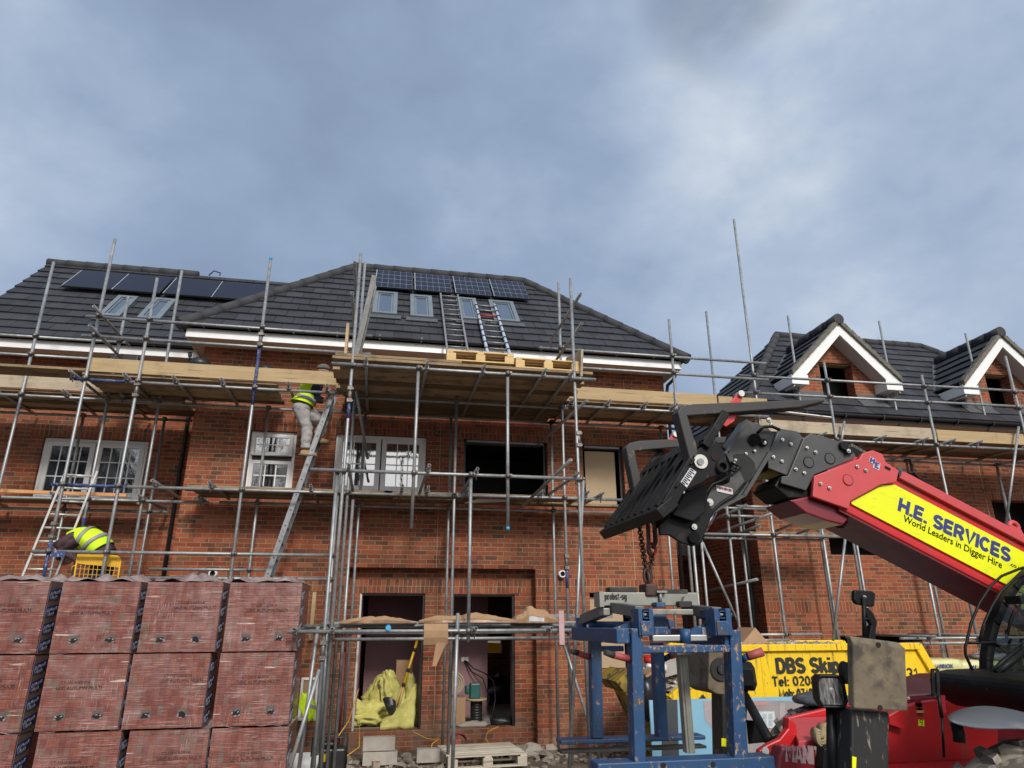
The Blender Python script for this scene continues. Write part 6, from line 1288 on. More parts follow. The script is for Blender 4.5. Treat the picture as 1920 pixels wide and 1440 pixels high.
# company mark: interlocked letters with a hatched shadow
m = MB(); c = W(1640, 868, YN - .032); k = .0031
def lp(pts, mm, y): mm.prism([c + Vector(((x * math.cos(R(24)) + z_ * math.sin(R(24))) * k, -y, (-x * math.sin(R(24)) + z_ * math.cos(R(24))) * k)) for x, z_ in pts], (0, .0015, 0))
wm = MB(); lp([(-14, -4), (-14, 10), (1, 10), (1, 5), (14, 5), (14, -13), (-2, -13), (-2, -4)], wm, .001); wm.build('company_mark', LETW, head)
for q in ([(-13, -3), (-13, 9), (-8, 9), (-8, 5), (-5, 5), (-5, 9), (0, 9), (0, -3), (-5, -3), (-5, 1), (-8, 1), (-8, -3)], [(1, -11), (1, 4), (12, 4), (12, 1), (6, 1), (6, -1), (10, -1), (10, -4), (6, -4), (6, -7), (12, -7), (12, -11)]): lp(q, m, .0025)
m.build('company_mark', LETB, head)
# second section (grey) and its end plates
m = MB(); q1 = [(1507, 822), (1522, 812), (1590, 832), (1605, 855), (1600, 861), (1527, 890), (1512, 920), (1465, 906), (1466, 893), (1478, 892)]; m.plate(q1, YF_ - .04, .03); m.build('middle_boom_plate', TG, TH, bevel=.005); m = MB(); m.plate(q1, YN + .0, .03); sec = m.build('middle_boom_plate', TG, TH, bevel=.005)
m = MB(); m.plate([(1510, 826), (1600, 838), (1660, 872), (1640, 930), (1520, 905), (1484, 890)], YN + .04, YF_ - YN - .09); m.build('inner_tube', TB, sec)
m = MB(); m.plate([(1463, 893), (1515, 920), (1524, 934), (1478, 934), (1452, 912)], YN + .04, YF_ - YN - .1); m.build('slider_housing', TB, sec, bevel=.01)
bolts(sec, [(1512, 840), (1528, 848), (1491, 880), (1507, 887)], YN + .0); disc(sec, 1516, 867, YN, .043, TB); disc(sec, 1516, 867, YN - .006, .037, TG, h=.003); disc(sec, 1556, 860, YN, .043, TB); disc(sec, 1556, 860, YN - .006, .037, TG, h=.003)
m = MB(); c1_, c2_ = W(1579, 837, YN), W(1590, 846, YN)
for c in (c1_, c2_): m.cyl(c, c - Vector((0, .03, 0)), .032 if c is c1_ else .025, n=14)
m.beam(c1_ - Vector((0, .02, 0)), c2_ - Vector((0, .02, 0)), .02, .05, (0, 1, 0)) if False else None
m.build('pin_lock', TB, sec); bolts(sec, [(1590, 846)], YN - .03, .018)
m = MB()
for i in range(10): c = W(1592 + i * 3.4, 838 + i * 1.9, YN + .15); m.obox(c, (.02, .08, .03), Matrix.Rotation(R(25), 3, 'Y'))
m.build('drag_chain', MATS['verge_mortar'], sec)
q2 = [(1462, 803), (1497, 809), (1506, 821), (1478, 892), (1441, 878), (1440, 850)]; m = MB(); m.plate(q2, YF_ - .07, .028); m.build('inner_boom_plate', TG, TH, bevel=.005); m = MB(); m.plate(q2, YN + .03, .028); th = m.build('inner_boom_plate', TG, TH, bevel=.005)
m = MB(); m.plate([(1440, 812), (1500, 815), (1530, 870), (1500, 892), (1445, 880), (1425, 858)], YN + .065, YF_ - YN - .14); m.build('inner_tube', TB, th)
bolts(th, [(1466, 825), (1482, 833), (1449, 857), (1465, 865)], YN + .03); bolts(th, [(1441, 788), (1447, 797)], YN + .0, .02)
# boom head (gooseneck) that carries the carriage
m = MB(); q3 = [(1400, 787), (1440, 802), (1452, 815), (1442, 848), (1396, 927), (1330, 962), (1322, 945), (1335, 915), (1368, 905), (1372, 872), (1360, 850)]
m.plate(q3, YF_ - .03, .03); m.build('boom_head', TG, TH, bevel=.004); m = MB(); m.plate(q3, YN + .0, .03); gn = m.build('boom_head', TG, TH, bevel=.004)
m = MB(); m.plate([(1402, 795), (1440, 806), (1445, 846), (1398, 922), (1340, 955), (1345, 925), (1376, 905)], YN + .04, YF_ - YN - .08); m.build('head_box', TB, gn)
m = MB(); m.plate([(1400, 786), (1404, 788), (1362, 852), (1358, 848)], YN - .04, .12); m.plate([(1442, 846), (1448, 850), (1398, 932), (1394, 926)], YN - .03, .1); m.plate([(1396, 926), (1398, 931), (1331, 966), (1329, 961)], YN - .03, .1); m.build('edge_flange', TG, gn)
for (a, b) in (((1415, 824), (1432, 830)),):
    m = MB(); m.cyl(W(*a, YN), W(*a, YN - .035), .042, n=16); m.cyl(W(*b, YN), W(*b, YN - .03), .026, n=14); m.beam(W(*a, YN - .018), W(*b, YN - .018), .05, .03, (0, 0, 1)); m.build('pin_lock', TB, gn); bolts(gn, [b], YN - .03, .017)
m = MB(); m.cyl(W(1388, 878, YN), W(1388, 878, YN - .006), .10, n=26); m.build('cover_disc', TG, gn); bolts(gn, [(1371, 868), (1378, 863), (1382, 876), (1375, 869), (1414, 846), (1398, 851), (1402, 861)], YN - .006, .011)
m = MB(); m.path([W(1370, 866, YN - .02), W(1380, 872, YN - .03), W(1388, 877, YN - .02), W(1378, 884, YN - .03), W(1366, 880, YN - .02)], .009, 6); m.build('hose', TB, gn)
for k, pts_ in enumerate(([(1366, 848), (1352, 838), (1338, 846), (1330, 866), (1322, 884)], [(1372, 890), (1352, 902), (1336, 908), (1322, 926), (1312, 944)], [(1398, 905), (1380, 926), (1352, 944), (1326, 968), (1312, 984)], [(1420, 812), (1432, 800), (1448, 800), (1462, 806)])):
    m = MB(); m.path([W(x, y, YN - .03 - .015 * (k % 2)) for x, y in pts_], .011, 6); m.build('hydraulic_hose', TB, gn)
# white sticker with small red printed marks
m = MB(); sg = [(1343, 909), (1373, 916), (1375, 928), (1344, 921)]; m.plate(sg, YN - .006, .005); stk = m.build('sticker', LETW, TH); m = MB()
for i in range(9):
    for y_ in (0, 4): 
        a = W(1346 + i * 3, 912.5 + i * .7 + y_ * .6, YN - .007); m.obox(a, (.006 + .003 * (i % 3), .002, .008 + .004 * (i % 2)))
m.build('sticker_print', TRM, stk)
bolts(gn, [(1330, 942), (1279, 944)], YN - .03, .028); bolts(gn, [(1310, 953)], YN - .02, .016, TB)
# carriage: two side plates, top and bottom beams, back bars
CN, CF = 3.98, 5.06
sp_ = [(1242, 942), (1253, 958), (1263, 960), (1283, 921), (1318, 905), (1330, 896), (1358, 888), (1366, 877), (1361, 852), (1352, 836), (1343, 825), (1328, 838), (1318, 834), (1290, 862)]
m = MB(); m.plate(sp_, CN, .03); car = m.build('fork_carriage', TB, TH, bevel=.006)
offn = W(1242, 942, CN); 
def shift(px, Y): return [W(x, y, CN) + Vector((0, Y - CN, 0)) for x, y in px]
for Y_ in (CF, 4.30, 4.68): m = MB(); m.prism(shift(sp_, Y_), (0, .03, 0)); m.build('side_plate', TB, car)
def bar(px, py, w_, h_, ang, name='cross_bar', y0=CN - .02, y1=CF + .05, mat=TB):
    c = W(px, py, CN); m = MB(); m.obox((c.x, (y0 + y1) / 2, c.z), (w_, y1 - y0, h_), Matrix.Rotation(R(ang), 3, 'Y')); m.build(name, mat, car, bevel=.006)
bar(1250, 952, .14, .07, -38, 'lower_beam'); bar(1330, 818, .12, .05, -50, 'upper_beam')
# backrest: a ladder of bars in a sloping plane
for px, py in ((1276, 915), (1303, 873)): bar(px - 6, py - 6, .05, .012, -50, 'back_bar')
m = MB(); 
pl = [W(1243, 950, CN), W(1335, 812, CN)]
nrm = Vector((-(pl[1] - pl[0]).z, 0, (pl[1] - pl[0]).x)).normalized(); nrm = nrm if nrm.x < 0 else -nrm
for k in range(9):
    y = CN + .06 + (CF - CN - .08) * k / 8; m.beam(pl[0] + Vector((0, y - CN, 0)) + nrm * .02, pl[1] + Vector((0, y - CN, 0)) + nrm * .02, .035, .02, nrm)
m.build('back_upright', TB, car)
m = MB(); m.beam(W(1322, 840, CN) + nrm * .01, W(1361, 776, CN) + nrm * .01, .06, .055, nrm); m.build('stop_arm', TB, car, bevel=.006); m = MB(); m.beam(W(1322, 840, CN) + nrm * .01 + Vector((0, CF - CN, 0)), W(1361, 776, CN) + nrm * .01 + Vector((0, CF - CN, 0)), .06, .055, nrm); m.build('stop_arm', TB, car, bevel=.006)
for dy in (0, CF - CN):
    m = MB(); D_ = Vector((0, dy, 0)); m.prism([W(x, y, CN + .05) + D_ for x, y in ((1384, 736), (1394, 741), (1377, 790), (1362, 800), (1345, 792), (1357, 772))], (0, .025, 0)); m.prism([W(x, y, CN + .09) + D_ for x, y in ((1382, 738), (1388, 740), (1360, 785), (1352, 780))], (0, .02, 0)); q_ = m.build('fork_lock', TR, car, bevel=.004)
    m = MB(); c = W(1388, 739, CN + .05) + D_; m.cyl(c - Vector((0, .02, 0)), c + Vector((0, .07, 0)), .022, n=12); m.build('lock_pin', CHR, car)
disc(car, 1313, 866, CN, .05, CHR, 'washer', .012); disc(car, 1313, 866, CN - .012, .024, ALU, 'pin_end', .01)
m = MB(); c = W(1352, 877, CN); m.skin([m.ring(c + Vector((0, .02, 0)), (0, 1, 0), .042, 18), m.ring(c - Vector((0, .03, 0)), (0, 1, 0), .042, 18), m.ring(c - Vector((0, .03, 0)), (0, 1, 0), .024, 18), m.ring(c + Vector((0, .02, 0)), (0, 1, 0), .024, 18)], False, False); m.build('pivot_boss', TB, car)
m = MB(); m.cyl(c + Vector((0, .018, 0)), c + Vector((0, .022, 0)), .024, n=14); m.build('pivot_hole', HOLE, car)
m = MB(); c = W(1341, 856, CN); m.cyl(c, c - Vector((0, .006, 0)), .03, n=14); m.build('slot', HOLE, car)
# data label on the side plate: dark rows on white
m = MB(); m.plate([(1294, 877), (1306, 885), (1288, 914), (1276, 904)], CN - .006, .005); dl = m.build('data_label', LETW, TH); m = MB()
for k in range(9):
    a = Vector(W(1294, 877, CN - .007)).lerp(W(1276, 904, CN - .007), (k + .5) / 9); b = Vector(W(1306, 885, CN - .007)).lerp(W(1288, 914, CN - .007), (k + .5) / 9); m.beam(a.lerp(b, .12), a.lerp(b, .55 + .35 * (k % 2)), .003, .005, (0, 1, 0)) if False else m.beam(a.lerp(b, .1), a.lerp(b, .6 + .3 * (k % 2)), .006, .004, (0, 1, 0))
m.build('label_print', LETK, dl)
# forks: shank down the carriage, tine folded back over the boom
for dy, k in ((0, 0), (CF - CN - .10, 1)):
    m = MB(); Dv = Vector((0, dy, 0)); w_ = .10
    pts = [W(1322, 888, CN), W(1298, 880, CN), W(1270, 772, CN), W(1278, 762, CN), W(1300, 757, CN), W(1545, 748, CN), W(1547, 753, CN), W(1500, 764, CN), W(1290, 780, CN)]
    if k: pts[0] = W(1322, 900, CN); pts[1] = W(1300, 905, CN)
    m.prism([p_ + Dv for p_ in pts], (0, w_, 0)); m.build('fork', M('worn_fork_steel', (.014, .014, .0135), (.024, .0235, .023), 7, .5, chips=(.13, .1, .08), cscale=18) if 'worn_fork_steel' not in MATS else MATS['worn_fork_steel'], TH, bevel=.008)
# quick hitch below: curved arm plates and tilt link
m = MB(); hq = [(1236, 985), (1262, 962), (1320, 925), (1338, 960), (1322, 1000), (1316, 1018), (1300, 1024), (1280, 1018), (1255, 1003), (1238, 1003)]
m.plate(hq, 4.62, .03); m.build('tilt_link', TB, TH, bevel=.006); m = MB(); m.plate(hq, 4.25, .03)
hit = m.build('tilt_link', TB, TH, bevel=.006); bolts(hit, [(1301, 988)], 4.24, .022); m = MB(); m.cyl(W(1302, 1007, 4.25), W(1302, 1007, 4.21), .036, n=16); m.build('pin', TB, hit)
m = MB(); m.plate([(1283, 925), (1325, 905), (1322, 960), (1300, 978), (1262, 965)], 4.18, .06); m.build('gusset', TB, hit, bevel=.006)
m = MB(); m.cyl(W(1318, 995, 4.5), W(1340, 955, 4.5), .028, n=12); m.build('tilt_ram', M('ram_chrome', (.7, .7, .7), None, 3, .15, .9), hit); m = MB(); m.cyl(W(1225, 975, 4.5) , W(1300, 955, 4.5), .06, n=12); m.build('lower_tube', TB, hit)
# ---- chassis, cab, wheels
m = MB(); m.box(2.75, 7.0, 4.05, 4.95, .55, .98); ch = m.build('chassis', TR, TH, bevel=.02)
SYD = 4.98
m = MB(); m.plate([(1470, 1462), (1474, 1346), (1560, 1326), (1632, 1302), (1668, 1340), (1692, 1326), (1720, 1317), (1752, 1312), (1872, 1322), (1872, 1470)], SYD, .05); sp1 = m.build('side_panel', TR, TH, bevel=.01)
m = MB(); c = W(1725, 1335, SYD - .002); m.obox(c + Vector((0, .0, .03)), (.055, .006, .06)); 
for dz_ in (.06, -.0): m.cyl(c + Vector((0, -.003, dz_)), c + Vector((0, .003, dz_)), .0275, n=16)
m.build('slot', TRM, sp1); m = MB(); m.box(c.x - .035, c.x + .025, SYD - .012, SYD - .002, c.z - .005, c.z + .012); m.build('orange_tab', MATS['orange_timber'], sp1)
m = MB(); m.plate([(1722, 1349), (1733, 1350), (1733, 1362), (1722, 1361)], SYD - .004, .003); lb_ = m.build('warning_label', TY, sp1); m = MB(); c = W(1727.5, 1352, SYD - .006); m.link(c, (1, 0, 0), (0, 0, 1), .012, .01, .0022, 4, 12); m.path([c + Vector((0, 0, -.015)), c + Vector((.008, 0, -.025)), c + Vector((-.006, 0, -.03)), c + Vector((.004, 0, -.04))], .0022, 4); m.build('warning_symbol', LETK, sp1)
m = MB(); m.plate([(1668, 1346), (1698, 1362), (1697, 1368), (1668, 1358)], SYD - .06, .06); m.build('rib', TR, sp1)
m = MB(); prf = [(1700, 1304), (1750, 1300), (1775, 1288), (1800, 1279), (1828, 1272), (1925, 1270), (1925, 1330), (1700, 1328)]
m.plate(prf, SYD + .06, .62); hd = m.build('engine_cover', TRM, TH, bevel=.03)
m = MB(); m.plate([(1768, 1306), (1800, 1290), (1826, 1279), (1826, 1287), (1800, 1298), (1776, 1308)], SYD + .05, .02); m.plate([(1740, 1302), (1760, 1294), (1775, 1290), (1758, 1302)], SYD + .05, .02); m.build('vent_strip', FEND, hd)
bolts(hd, [(1813, 1296)], SYD + .055, .012, TRM)
m = MB(); m.box(3.6, 7.0, SYD + .06, SYD + .66, .75, 1.25); m.build('engine_bay', TRM, ch)
# sloping red nose deck and bumper
dk = [W(1497, 1390, 4.36), W(1625, 1376, 4.36), W(1625, 1341, 4.95), W(1479, 1346, 4.95)]; m = MB(); m.prism(dk, (0, 0, -.05)); m.build('nose_deck', TRD, ch, bevel=.006)
m = MB(); m.plate([(1421, 1430), (1424, 1407), (1440, 1396), (1462, 1386), (1478, 1366), (1480, 1346), (1492, 1356), (1500, 1398), (1470, 1440), (1440, 1470), (1421, 1470)], 4.52, .05); np_ = m.build('nose_plate', TR, TH, bevel=.008); m = MB(); c = W(1435, 1408, 4.515); m.cyl(c, c - Vector((0, .003, 0)), .024, n=14); m.build('lifting_hole', LETW, np_)
m = MB(); m.plate([(1460, 1418), (1466, 1400), (1500, 1402), (1545, 1408), (1540, 1475), (1455, 1470)], 4.28, .12); bp = m.build('bumper', TRM, TH, bevel=.02)
q = W(1473, 1428, 4.278); bold_text('lettering', 'MANITOU', M('worn_pale_lettering', (.36, .30, .31), (.25, .12, .13), 20, .6), bp, lambda u, v, l: Vector((q.x + u + v * .1, 4.278 - l, q.z + v - u * .12)), .10, .34, .2)
m = MB(); m.plate([(1545, 1404), (1588, 1382), (1590, 1475), (1540, 1475)], 4.20, .1); m.build('bracket', TB, ch, bevel=.01); m = MB(); m.plate([(1572, 1360), (1580, 1358), (1586, 1372), (1586, 1470), (1572, 1470)], 4.3, .12); m.build('red_bracket', TRM, ch, bevel=.008)
# stabiliser legs with raised muddy foot pads
NY = 3.42
m = MB(); m.plate([(1597, 1330), (1668, 1335), (1668, 1500), (1597, 1500)], NY + .06, .22); lg = m.build('stabiliser_leg', BLKM, TH, bevel=.012)
m = MB(); p_ = [(1599, 1204), (1698, 1216), (1703, 1334), (1602, 1329)]; fr_ = [W(x, y, NY) for x, y in p_]; bk_ = [v + Vector((0, .05, .012)) for v in fr_]
m.hexa([fr_[3], fr_[2], bk_[2], bk_[3], fr_[0], fr_[1], bk_[1], bk_[0]]); bkk = [W(1597, 1198, NY + .05), W(1690, 1209, NY + .05)]; m.hexa([fr_[0], fr_[1], bk_[1], bk_[0], fr_[0] + Vector((0, .02, .03)), fr_[1] + Vector((-.02, .02, .03)), bk_[1] + Vector((-.02, .02, .02)), bk_[0] + Vector((0, .02, .02))])
pad = m.build('foot_pad', MUD, lg, bevel=.008)
m = MB()
for x, y in ((1647, 1209), (1650, 1327)): c = W(x, y, NY - .001); m.cyl(c + Vector((0, .002, 0)), c - Vector((0, .004, 0)), .013, n=12)
m.build('pad_hole', HOLE, lg)
m = MB(); m.plate([(1598, 1418), (1606, 1420), (1605, 1442), (1598, 1440)], NY + .056, .003); m.build('warning_label', TY, lg)
m = MB(); c = W(1590, 1262, NY + .1); m.cyl(c - Vector((.02, 0, 0)), c + Vector((.1, 0, 0)), .055, n=14); m.build('pad_pivot', BLKM, lg)
FY = 5.62
m = MB(); m.plate([(1353, 1262), (1396, 1262), (1394, 1480), (1358, 1480)], FY, .2); lf = m.build('stabiliser_leg', BLKM, TH, bevel=.012)
m = MB(); a = [W(1330, 1212, FY - .1), W(1352, 1212, FY - .1), W(1372, 1252, FY - .1), W(1360, 1303, FY - .1), W(1345, 1302, FY - .1), W(1328, 1292, FY - .1)]; m.prism(a, (0, .42, 0)); m.build('foot_pad', MUD, lf, bevel=.01)
m = MB(); c = W(1352, 1255, FY - .12); m.cyl(c, c + Vector((0, .2, 0)), .085, n=18); m.cyl(c - Vector((0, .02, 0)), c, .035, n=14); m.build('pad_pivot', BLKM, lf)
m = MB(); m.plate([(1353, 1384), (1362, 1385), (1362, 1400), (1353, 1399)], FY - .004, .003); m.build('warning_label', TY, lf)
m = MB(); m.cyl(W(1397, 1305, FY - .1), W(1447, 1398, 4.9), .035, n=12); m.cyl(W(1447, 1398, 4.9), W(1480, 1385, 4.8), .05, n=12); m.build('stay', TB, ch); m = MB(); m.plate([(1400, 1350), (1422, 1352), (1434, 1392), (1404, 1395)], FY - .3, .01); m.build('mud_flap', TB, ch)
# work lamps on stalks, far one seen from behind
def lamp(px, py, Y, w_, h_, stem, facing):
    c = W(px, py, Y); m = MB(); hw, hh = w_ / 2, h_ / 2
    pr_ = [(-hw * .75, -hh), (hw * .75, -hh), (hw, -hh * .6), (hw * .95, hh * .55), (hw * .7, hh), (-hw * .7, hh), (-hw * .95, hh * .6), (-hw, -hh * .55)]
    Mx = Matrix.Rotation(facing, 3, 'Z'); r1 = [c + Mx @ Vector((a, -.075, b)) for a, b in pr_]; r2 = [c + Mx @ Vector((a * .98, .03, b * .98)) for a, b in pr_]; r3 = [c + Mx @ Vector((a * .6, .12, b * .6)) for a, b in pr_]; r0 = [c + Mx @ Vector((a * .86, -.075, b * .86)) for a, b in pr_]; ri = [c + Mx @ Vector((a * .80, -.05, b * .80)) for a, b in pr_]
    m.skin([ri, r0, r1, r2, r3], False, True, False); o = m.build('work_lamp', TB, TH, bevel=.006)
    l = MB(); n = 8; gr = [[c + Mx @ Vector((-hw * .8 + 1.6 * hw * i / n, -.055 - .012 * (1 - (2 * i / n - 1) ** 2), -hh * .8 + 1.6 * hh * j / n)) for i in range(n + 1)] for j in range(n + 1)]; l.sheet(gr); l.build('lens', LENS, o)
    b = MB(); b.blob(c + Mx @ Vector((0, -.05, 0)), hw * .35, .02, hh * .4, .2, 3, 4, 10, 8); b.build('reflector', ALU, o)
    s = MB(); s.cyl(W(*stem, Y), c + Vector((0, 0, -hh * .9)), .022, n=10); s.build('stalk', TB, o); return o
def lens_mat():
    m_, nt_, b_ = newmat('lamp_lens'); setin(nt_, b_, 'Base Color', nt_.ramp(nt_.noise(nt_.map(nt_.pos(), (30, 30, 5)), 3, 3), [(.35, (.12, .12, .12)), (.65, (.6, .6, .6))])); setin(nt_, b_, 'Roughness', .08); setin(nt_, b_, 'Metallic', .7); return m_
LENS = lens_mat()
lamp(1552, 1294, 3.62, .15, .16, (1563, 1480), R(-18)); lamp(1395, 1268, FY + .05, .19, .22, (1388, 1460), R(160))
# mirrors in front
m = MB(); m.plate([(1604, 1106), (1636, 1108), (1642, 1113), (1640, 1137), (1634, 1138), (1608, 1133), (1602, 1126), (1602, 1110)], 3.5, .03); mi = m.build('mirror', TB, TH, bevel=.006); m = MB(); m.cyl(W(1619, 1120, 3.49), W(1621, 1202, 3.49), .011, n=8); m.build('stalk', TB, mi); bolts(mi, [(1619, 1119)], 3.495, .009)
m = MB(); m.path([W(1621, 1160, 3.5), W(1632, 1161, 3.5)], .008, 6); m.plate([(1622, 1142), (1628, 1139), (1638, 1150), (1645, 1166), (1644, 1176), (1636, 1174), (1628, 1160)], 3.52, .03); m.plate([(1634, 1172), (1643, 1174), (1642, 1206), (1628, 1206)], 3.52, .04); m.build('mirror_arm', TB, mi, bevel=.004)
# front wheel, fender
def tyre(cx, cy, wid, r):
    m = MB(); prof = [(.62, 0), (.93, .02), (1.0, .2), (1.0, .8), (.93, .98), (.62, 1.0)]; n = 40; rings = []
    for a, b in prof: rings.append([(cx + r * a * math.cos(2 * math.pi * k / n), cy + wid * b, r * a * math.sin(2 * math.pi * k / n) + .70) for k in range(n)])
    m.skin(rings, True, True); t = m.build('tyre', TYRE, TH)
    l = MB()
    for k in range(22):
        for s in (0, 1):
            a = 2 * math.pi * (k + .5 * s) / 22; a2 = a + .19; y0, y1 = (cy - .01, cy + wid * .55) if s == 0 else (cy + wid + .01, cy + wid * .45)
            def pt2(an, y, rr): return Vector((cx + rr * math.cos(an), y, .70 + rr * math.sin(an)))
            l.hexa([pt2(a, y0, r * .92), pt2(a + .09, y0, r * .92), pt2(a2 + .07, y1, r * .99), pt2(a2, y1, r * .99), pt2(a, y0, r * .975), pt2(a + .085, y0, r * .975), pt2(a2 + .06, y1, r * 1.055), pt2(a2, y1, r * 1.055)])
    l.build('tread_lug', TYRE, t); h = MB(); h.cyl((cx, cy - .01, .7), (cx, cy + .1, .7), r * .45, n=20); h.build('rim', TR, t)
for cx, cy in ((3.50, 3.22), (3.72, 5.45), (6.35, 3.22), (6.35, 5.45)): tyre(cx, cy, .44, .64 if cx != 3.72 else .58)
def fender(cx, cy, wid, mat, thick=.03):
    m = MB(); n = 12; top, bot = [], []
    for i in range(n + 1):
        a = R(165 - 120 * i / n); bul = math.sin(math.pi * i / n); rr = .80 + .05 * bul
        for lst, d_ in ((top, 0), (bot, -thick)):
            lst.append([(cx + (rr + d_) * math.cos(a), cy - .02 * bul + wid * j / 4, .70 + (rr + d_ + .02 * math.sin(math.pi * j / 4)) * math.sin(a)) for j in range(5)])
    m.sheet(top); m.sheet(bot)
    for g_ in (0, 4): m.sheet([[r[g_] for r in top], [r[g_] for r in bot]])
    m.face(top[0] + bot[0][::-1]); m.face(top[-1] + bot[-1][::-1]); return m.build('fender', mat, TH)
fa_ = [W(x, y, 3.68) for x, y in ((1776, 1347), (1790, 1337), (1812, 1329), (1845, 1325), (1882, 1330), (1920, 1340), (1965, 1353), (2010, 1370))]; fb_ = [W(x, y, 3.24) for x, y in ((1777, 1350), (1800, 1360), (1830, 1366), (1868, 1368), (1910, 1366), (1960, 1370), (2020, 1380), (2080, 1396))]
m = MB(); m.sheet([[fa_[i].lerp(fb_[i], j / 6) + Vector((0, 0, .03 * math.sin(math.pi * j / 6) * math.sin(math.pi * (i + .4) / 7.8))) for i in range(8)] for j in range(7)]); m.build('fender', FEND, TH, solid=.02, subd=1)
m = MB(); m.path([W(1792, 1356, 3.4), W(1797, 1375, 3.4), W(1799, 1392, 3.4)], .028, 8); m.build('fender_stay', TB, TH)
m = MB(); m.blob(W(1545, 1314, FY), .24, .28, .07, .05, 2, 3, 16, 10, flat=-.02); m.build('fender', FEND, TH)
m = MB(); c = W(1755, 1277, 3.9)
m.beam(W(1748, 1256, 3.9), W(1757, 1255, 3.9), .012, .02, (0, 1, 0)); m.beam(W(1748, 1255, 3.9), W(1750, 1303, 3.9), .02, .01, (0, 1, 0)); m.beam(W(1757, 1255, 3.9), W(1759, 1303, 3.9), .02, .01, (0, 1, 0)); m.beam(W(1749, 1302, 3.9), W(1760, 1303, 3.9), .012, .02, (0, 1, 0)); mk = m.build('marker_frame', TB, TH)
m = MB(); m.cyl(W(1759, 1300, 3.9), W(1766, 1345, 3.9), .011, n=8); m.cyl(W(1766, 1345, 3.9), W(1770, 1420, 3.9), .007, n=8); m.build('rod', TB, mk); m = MB(); m.plate([(1764, 1304), (1772, 1304), (1774, 1337), (1767, 1337)], 3.95, .02); m.build('marker_plate', TRM, mk)
# cab: console, pillars, glass, guard bars, wiper
CY0, CY1 = 3.30, 4.18
m = MB(); cs = [W(1826, 1282, CY1 - .3), W(1836, 1268, CY1 - .3), W(1860, 1262, CY1 - .3), W(1960, 1258, CY1 - .3), W(2150, 1340, CY1 - .3), W(1990, 1345, CY1 - .3), W(1880, 1335, CY1 - .3), W(1842, 1315, CY1 - .3)]; m.prism([v + Vector((0, -.55, 0)) for v in cs], (0, .95, 0)); cab = m.build('cab', TB, TH, bevel=.05, seg=4)
arc = [(1849, 1272), (1849, 1240), (1853, 1205), (1862, 1170), (1877, 1135), (1897, 1103), (1925, 1075), (1965, 1048), (2020, 1025), (2100, 1010)]
pA = [W(x, y, CY1) for x, y in arc]; 
m = MB()
for i in range(len(pA) - 1): m.beam(pA[i], pA[i + 1] + (pA[i + 1] - pA[i]) * .08, .05, .06, (0, 1, 0)); m.beam(pA[i] - Vector((0, CY1 - CY0, 0)), pA[i + 1] - Vector((0, CY1 - CY0, 0)), .05, .06, (0, 1, 0))
m.box(pA[-1].x - .05, 5.6, CY0, CY1, pA[-1].z - .04, pA[-1].z + .04); m.box(5.45, 5.6, CY0, CY1, 1.1, pA[-1].z - .041); m.build('cab_frame', TB, cab)
def clear_glass():
    m_, nt_, b_ = newmat('cab_glass'); b_.inputs['Transmission Weight'].default_value = 1; setin(nt_, b_, 'Base Color', (.72, .80, .78)); setin(nt_, b_, 'Roughness', .0); b_.inputs['IOR'].default_value = 1.08
    tr = nt_.n('ShaderNodeBsdfTransparent', None, Color=(.62, .70, .67, 1)); gl = nt_.n('ShaderNodeBsdfGlossy', None, Roughness=.02); mx = nt_.n('ShaderNodeMixShader', None, i0=.09, i1=tr.outputs[0], i2=gl.outputs[0]); nt_.t.links.new(mx.outputs[0], m_.node_tree.nodes['Material Output'].inputs[0]); return m_
CG = clear_glass()
m = MB(); m.sheet([[v - Vector((0, .02, 0)) for v in pA], [v - Vector((0, CY1 - CY0 - .02, 0)) for v in pA]]); m.build('windscreen', CG, cab)
m = MB(); m.prism([v + Vector((.03, 0, 0)) for v in pA] + [Vector((5.45, CY1, pA[-1].z)), Vector((5.45, CY1, 1.4)), Vector((pA[0].x + .03, CY1, pA[0].z))], (0, .006, 0)); m.build('side_glass', CG, cab)
m = MB(); m.box(4.75, 5.25, 3.5, 3.95, 1.0, 1.35); m.box(5.15, 5.3, 3.5, 3.95, 1.35, 2.0); m.build('driver_seat', TB, cab, bevel=.05); m = MB(); m.cyl((4.25, 3.7, 1.2), (4.35, 3.7, 1.75), .05, n=10); m.link((4.38, 3.7, 1.78), (0, 1, 0), (.9, 0, .4), .17, .17, .016, 6, 18); m.build('steering_wheel', TB, cab)
g1 = [(1842, 1270), (1823, 1228), (1822, 1213), (1825, 1204), (1833, 1168), (1849, 1130), (1870, 1098), (1890, 1080), (1925, 1066), (1990, 1050)]; g2 = [(1848, 1205), (1856, 1172), (1870, 1140), (1888, 1110), (1915, 1085), (1960, 1062)]; g3 = [(1898, 1203), (1906, 1165), (1922, 1125)]
for gg in (g1, g2, g3): gd = MB(); gd.path([W(x, y, CY1 - .05) - Vector((.05, 0, 0)) for x, y in gg], .009, 8); gd.build('guard_bar', TB, cab)
gd = MB(); gd.path([W(1824, 1205, CY1 - .05) - Vector((.05, 0, 0)), W(1850, 1205, CY1 - .05) - Vector((.05, 0, 0)), W(1990, 1200, CY1 - .05) - Vector((.05, 0, 0))], .009, 8)
gd.build('guard_bar', TB, cab)
wp = MB(); wp.path([W(1855, 1268, 3.95), W(1880, 1240, 3.95), W(1925, 1205, 3.95)], .014, 6); wp.path([W(1868, 1262, 3.9), W(1890, 1245, 3.9), W(1925, 1218, 3.9)], .02, 6); wp.build('wiper', TB, cab)
mm_ = MB(); mm_.obox(W(1905, 1125, 4.0), (.05, .12, .05)); mm_.path([W(1885, 1180, 4.1), W(1888, 1195, 4.1), W(1893, 1207, 4.1)], .006, 6); mm_.build('cab_fitting', TB, cab)
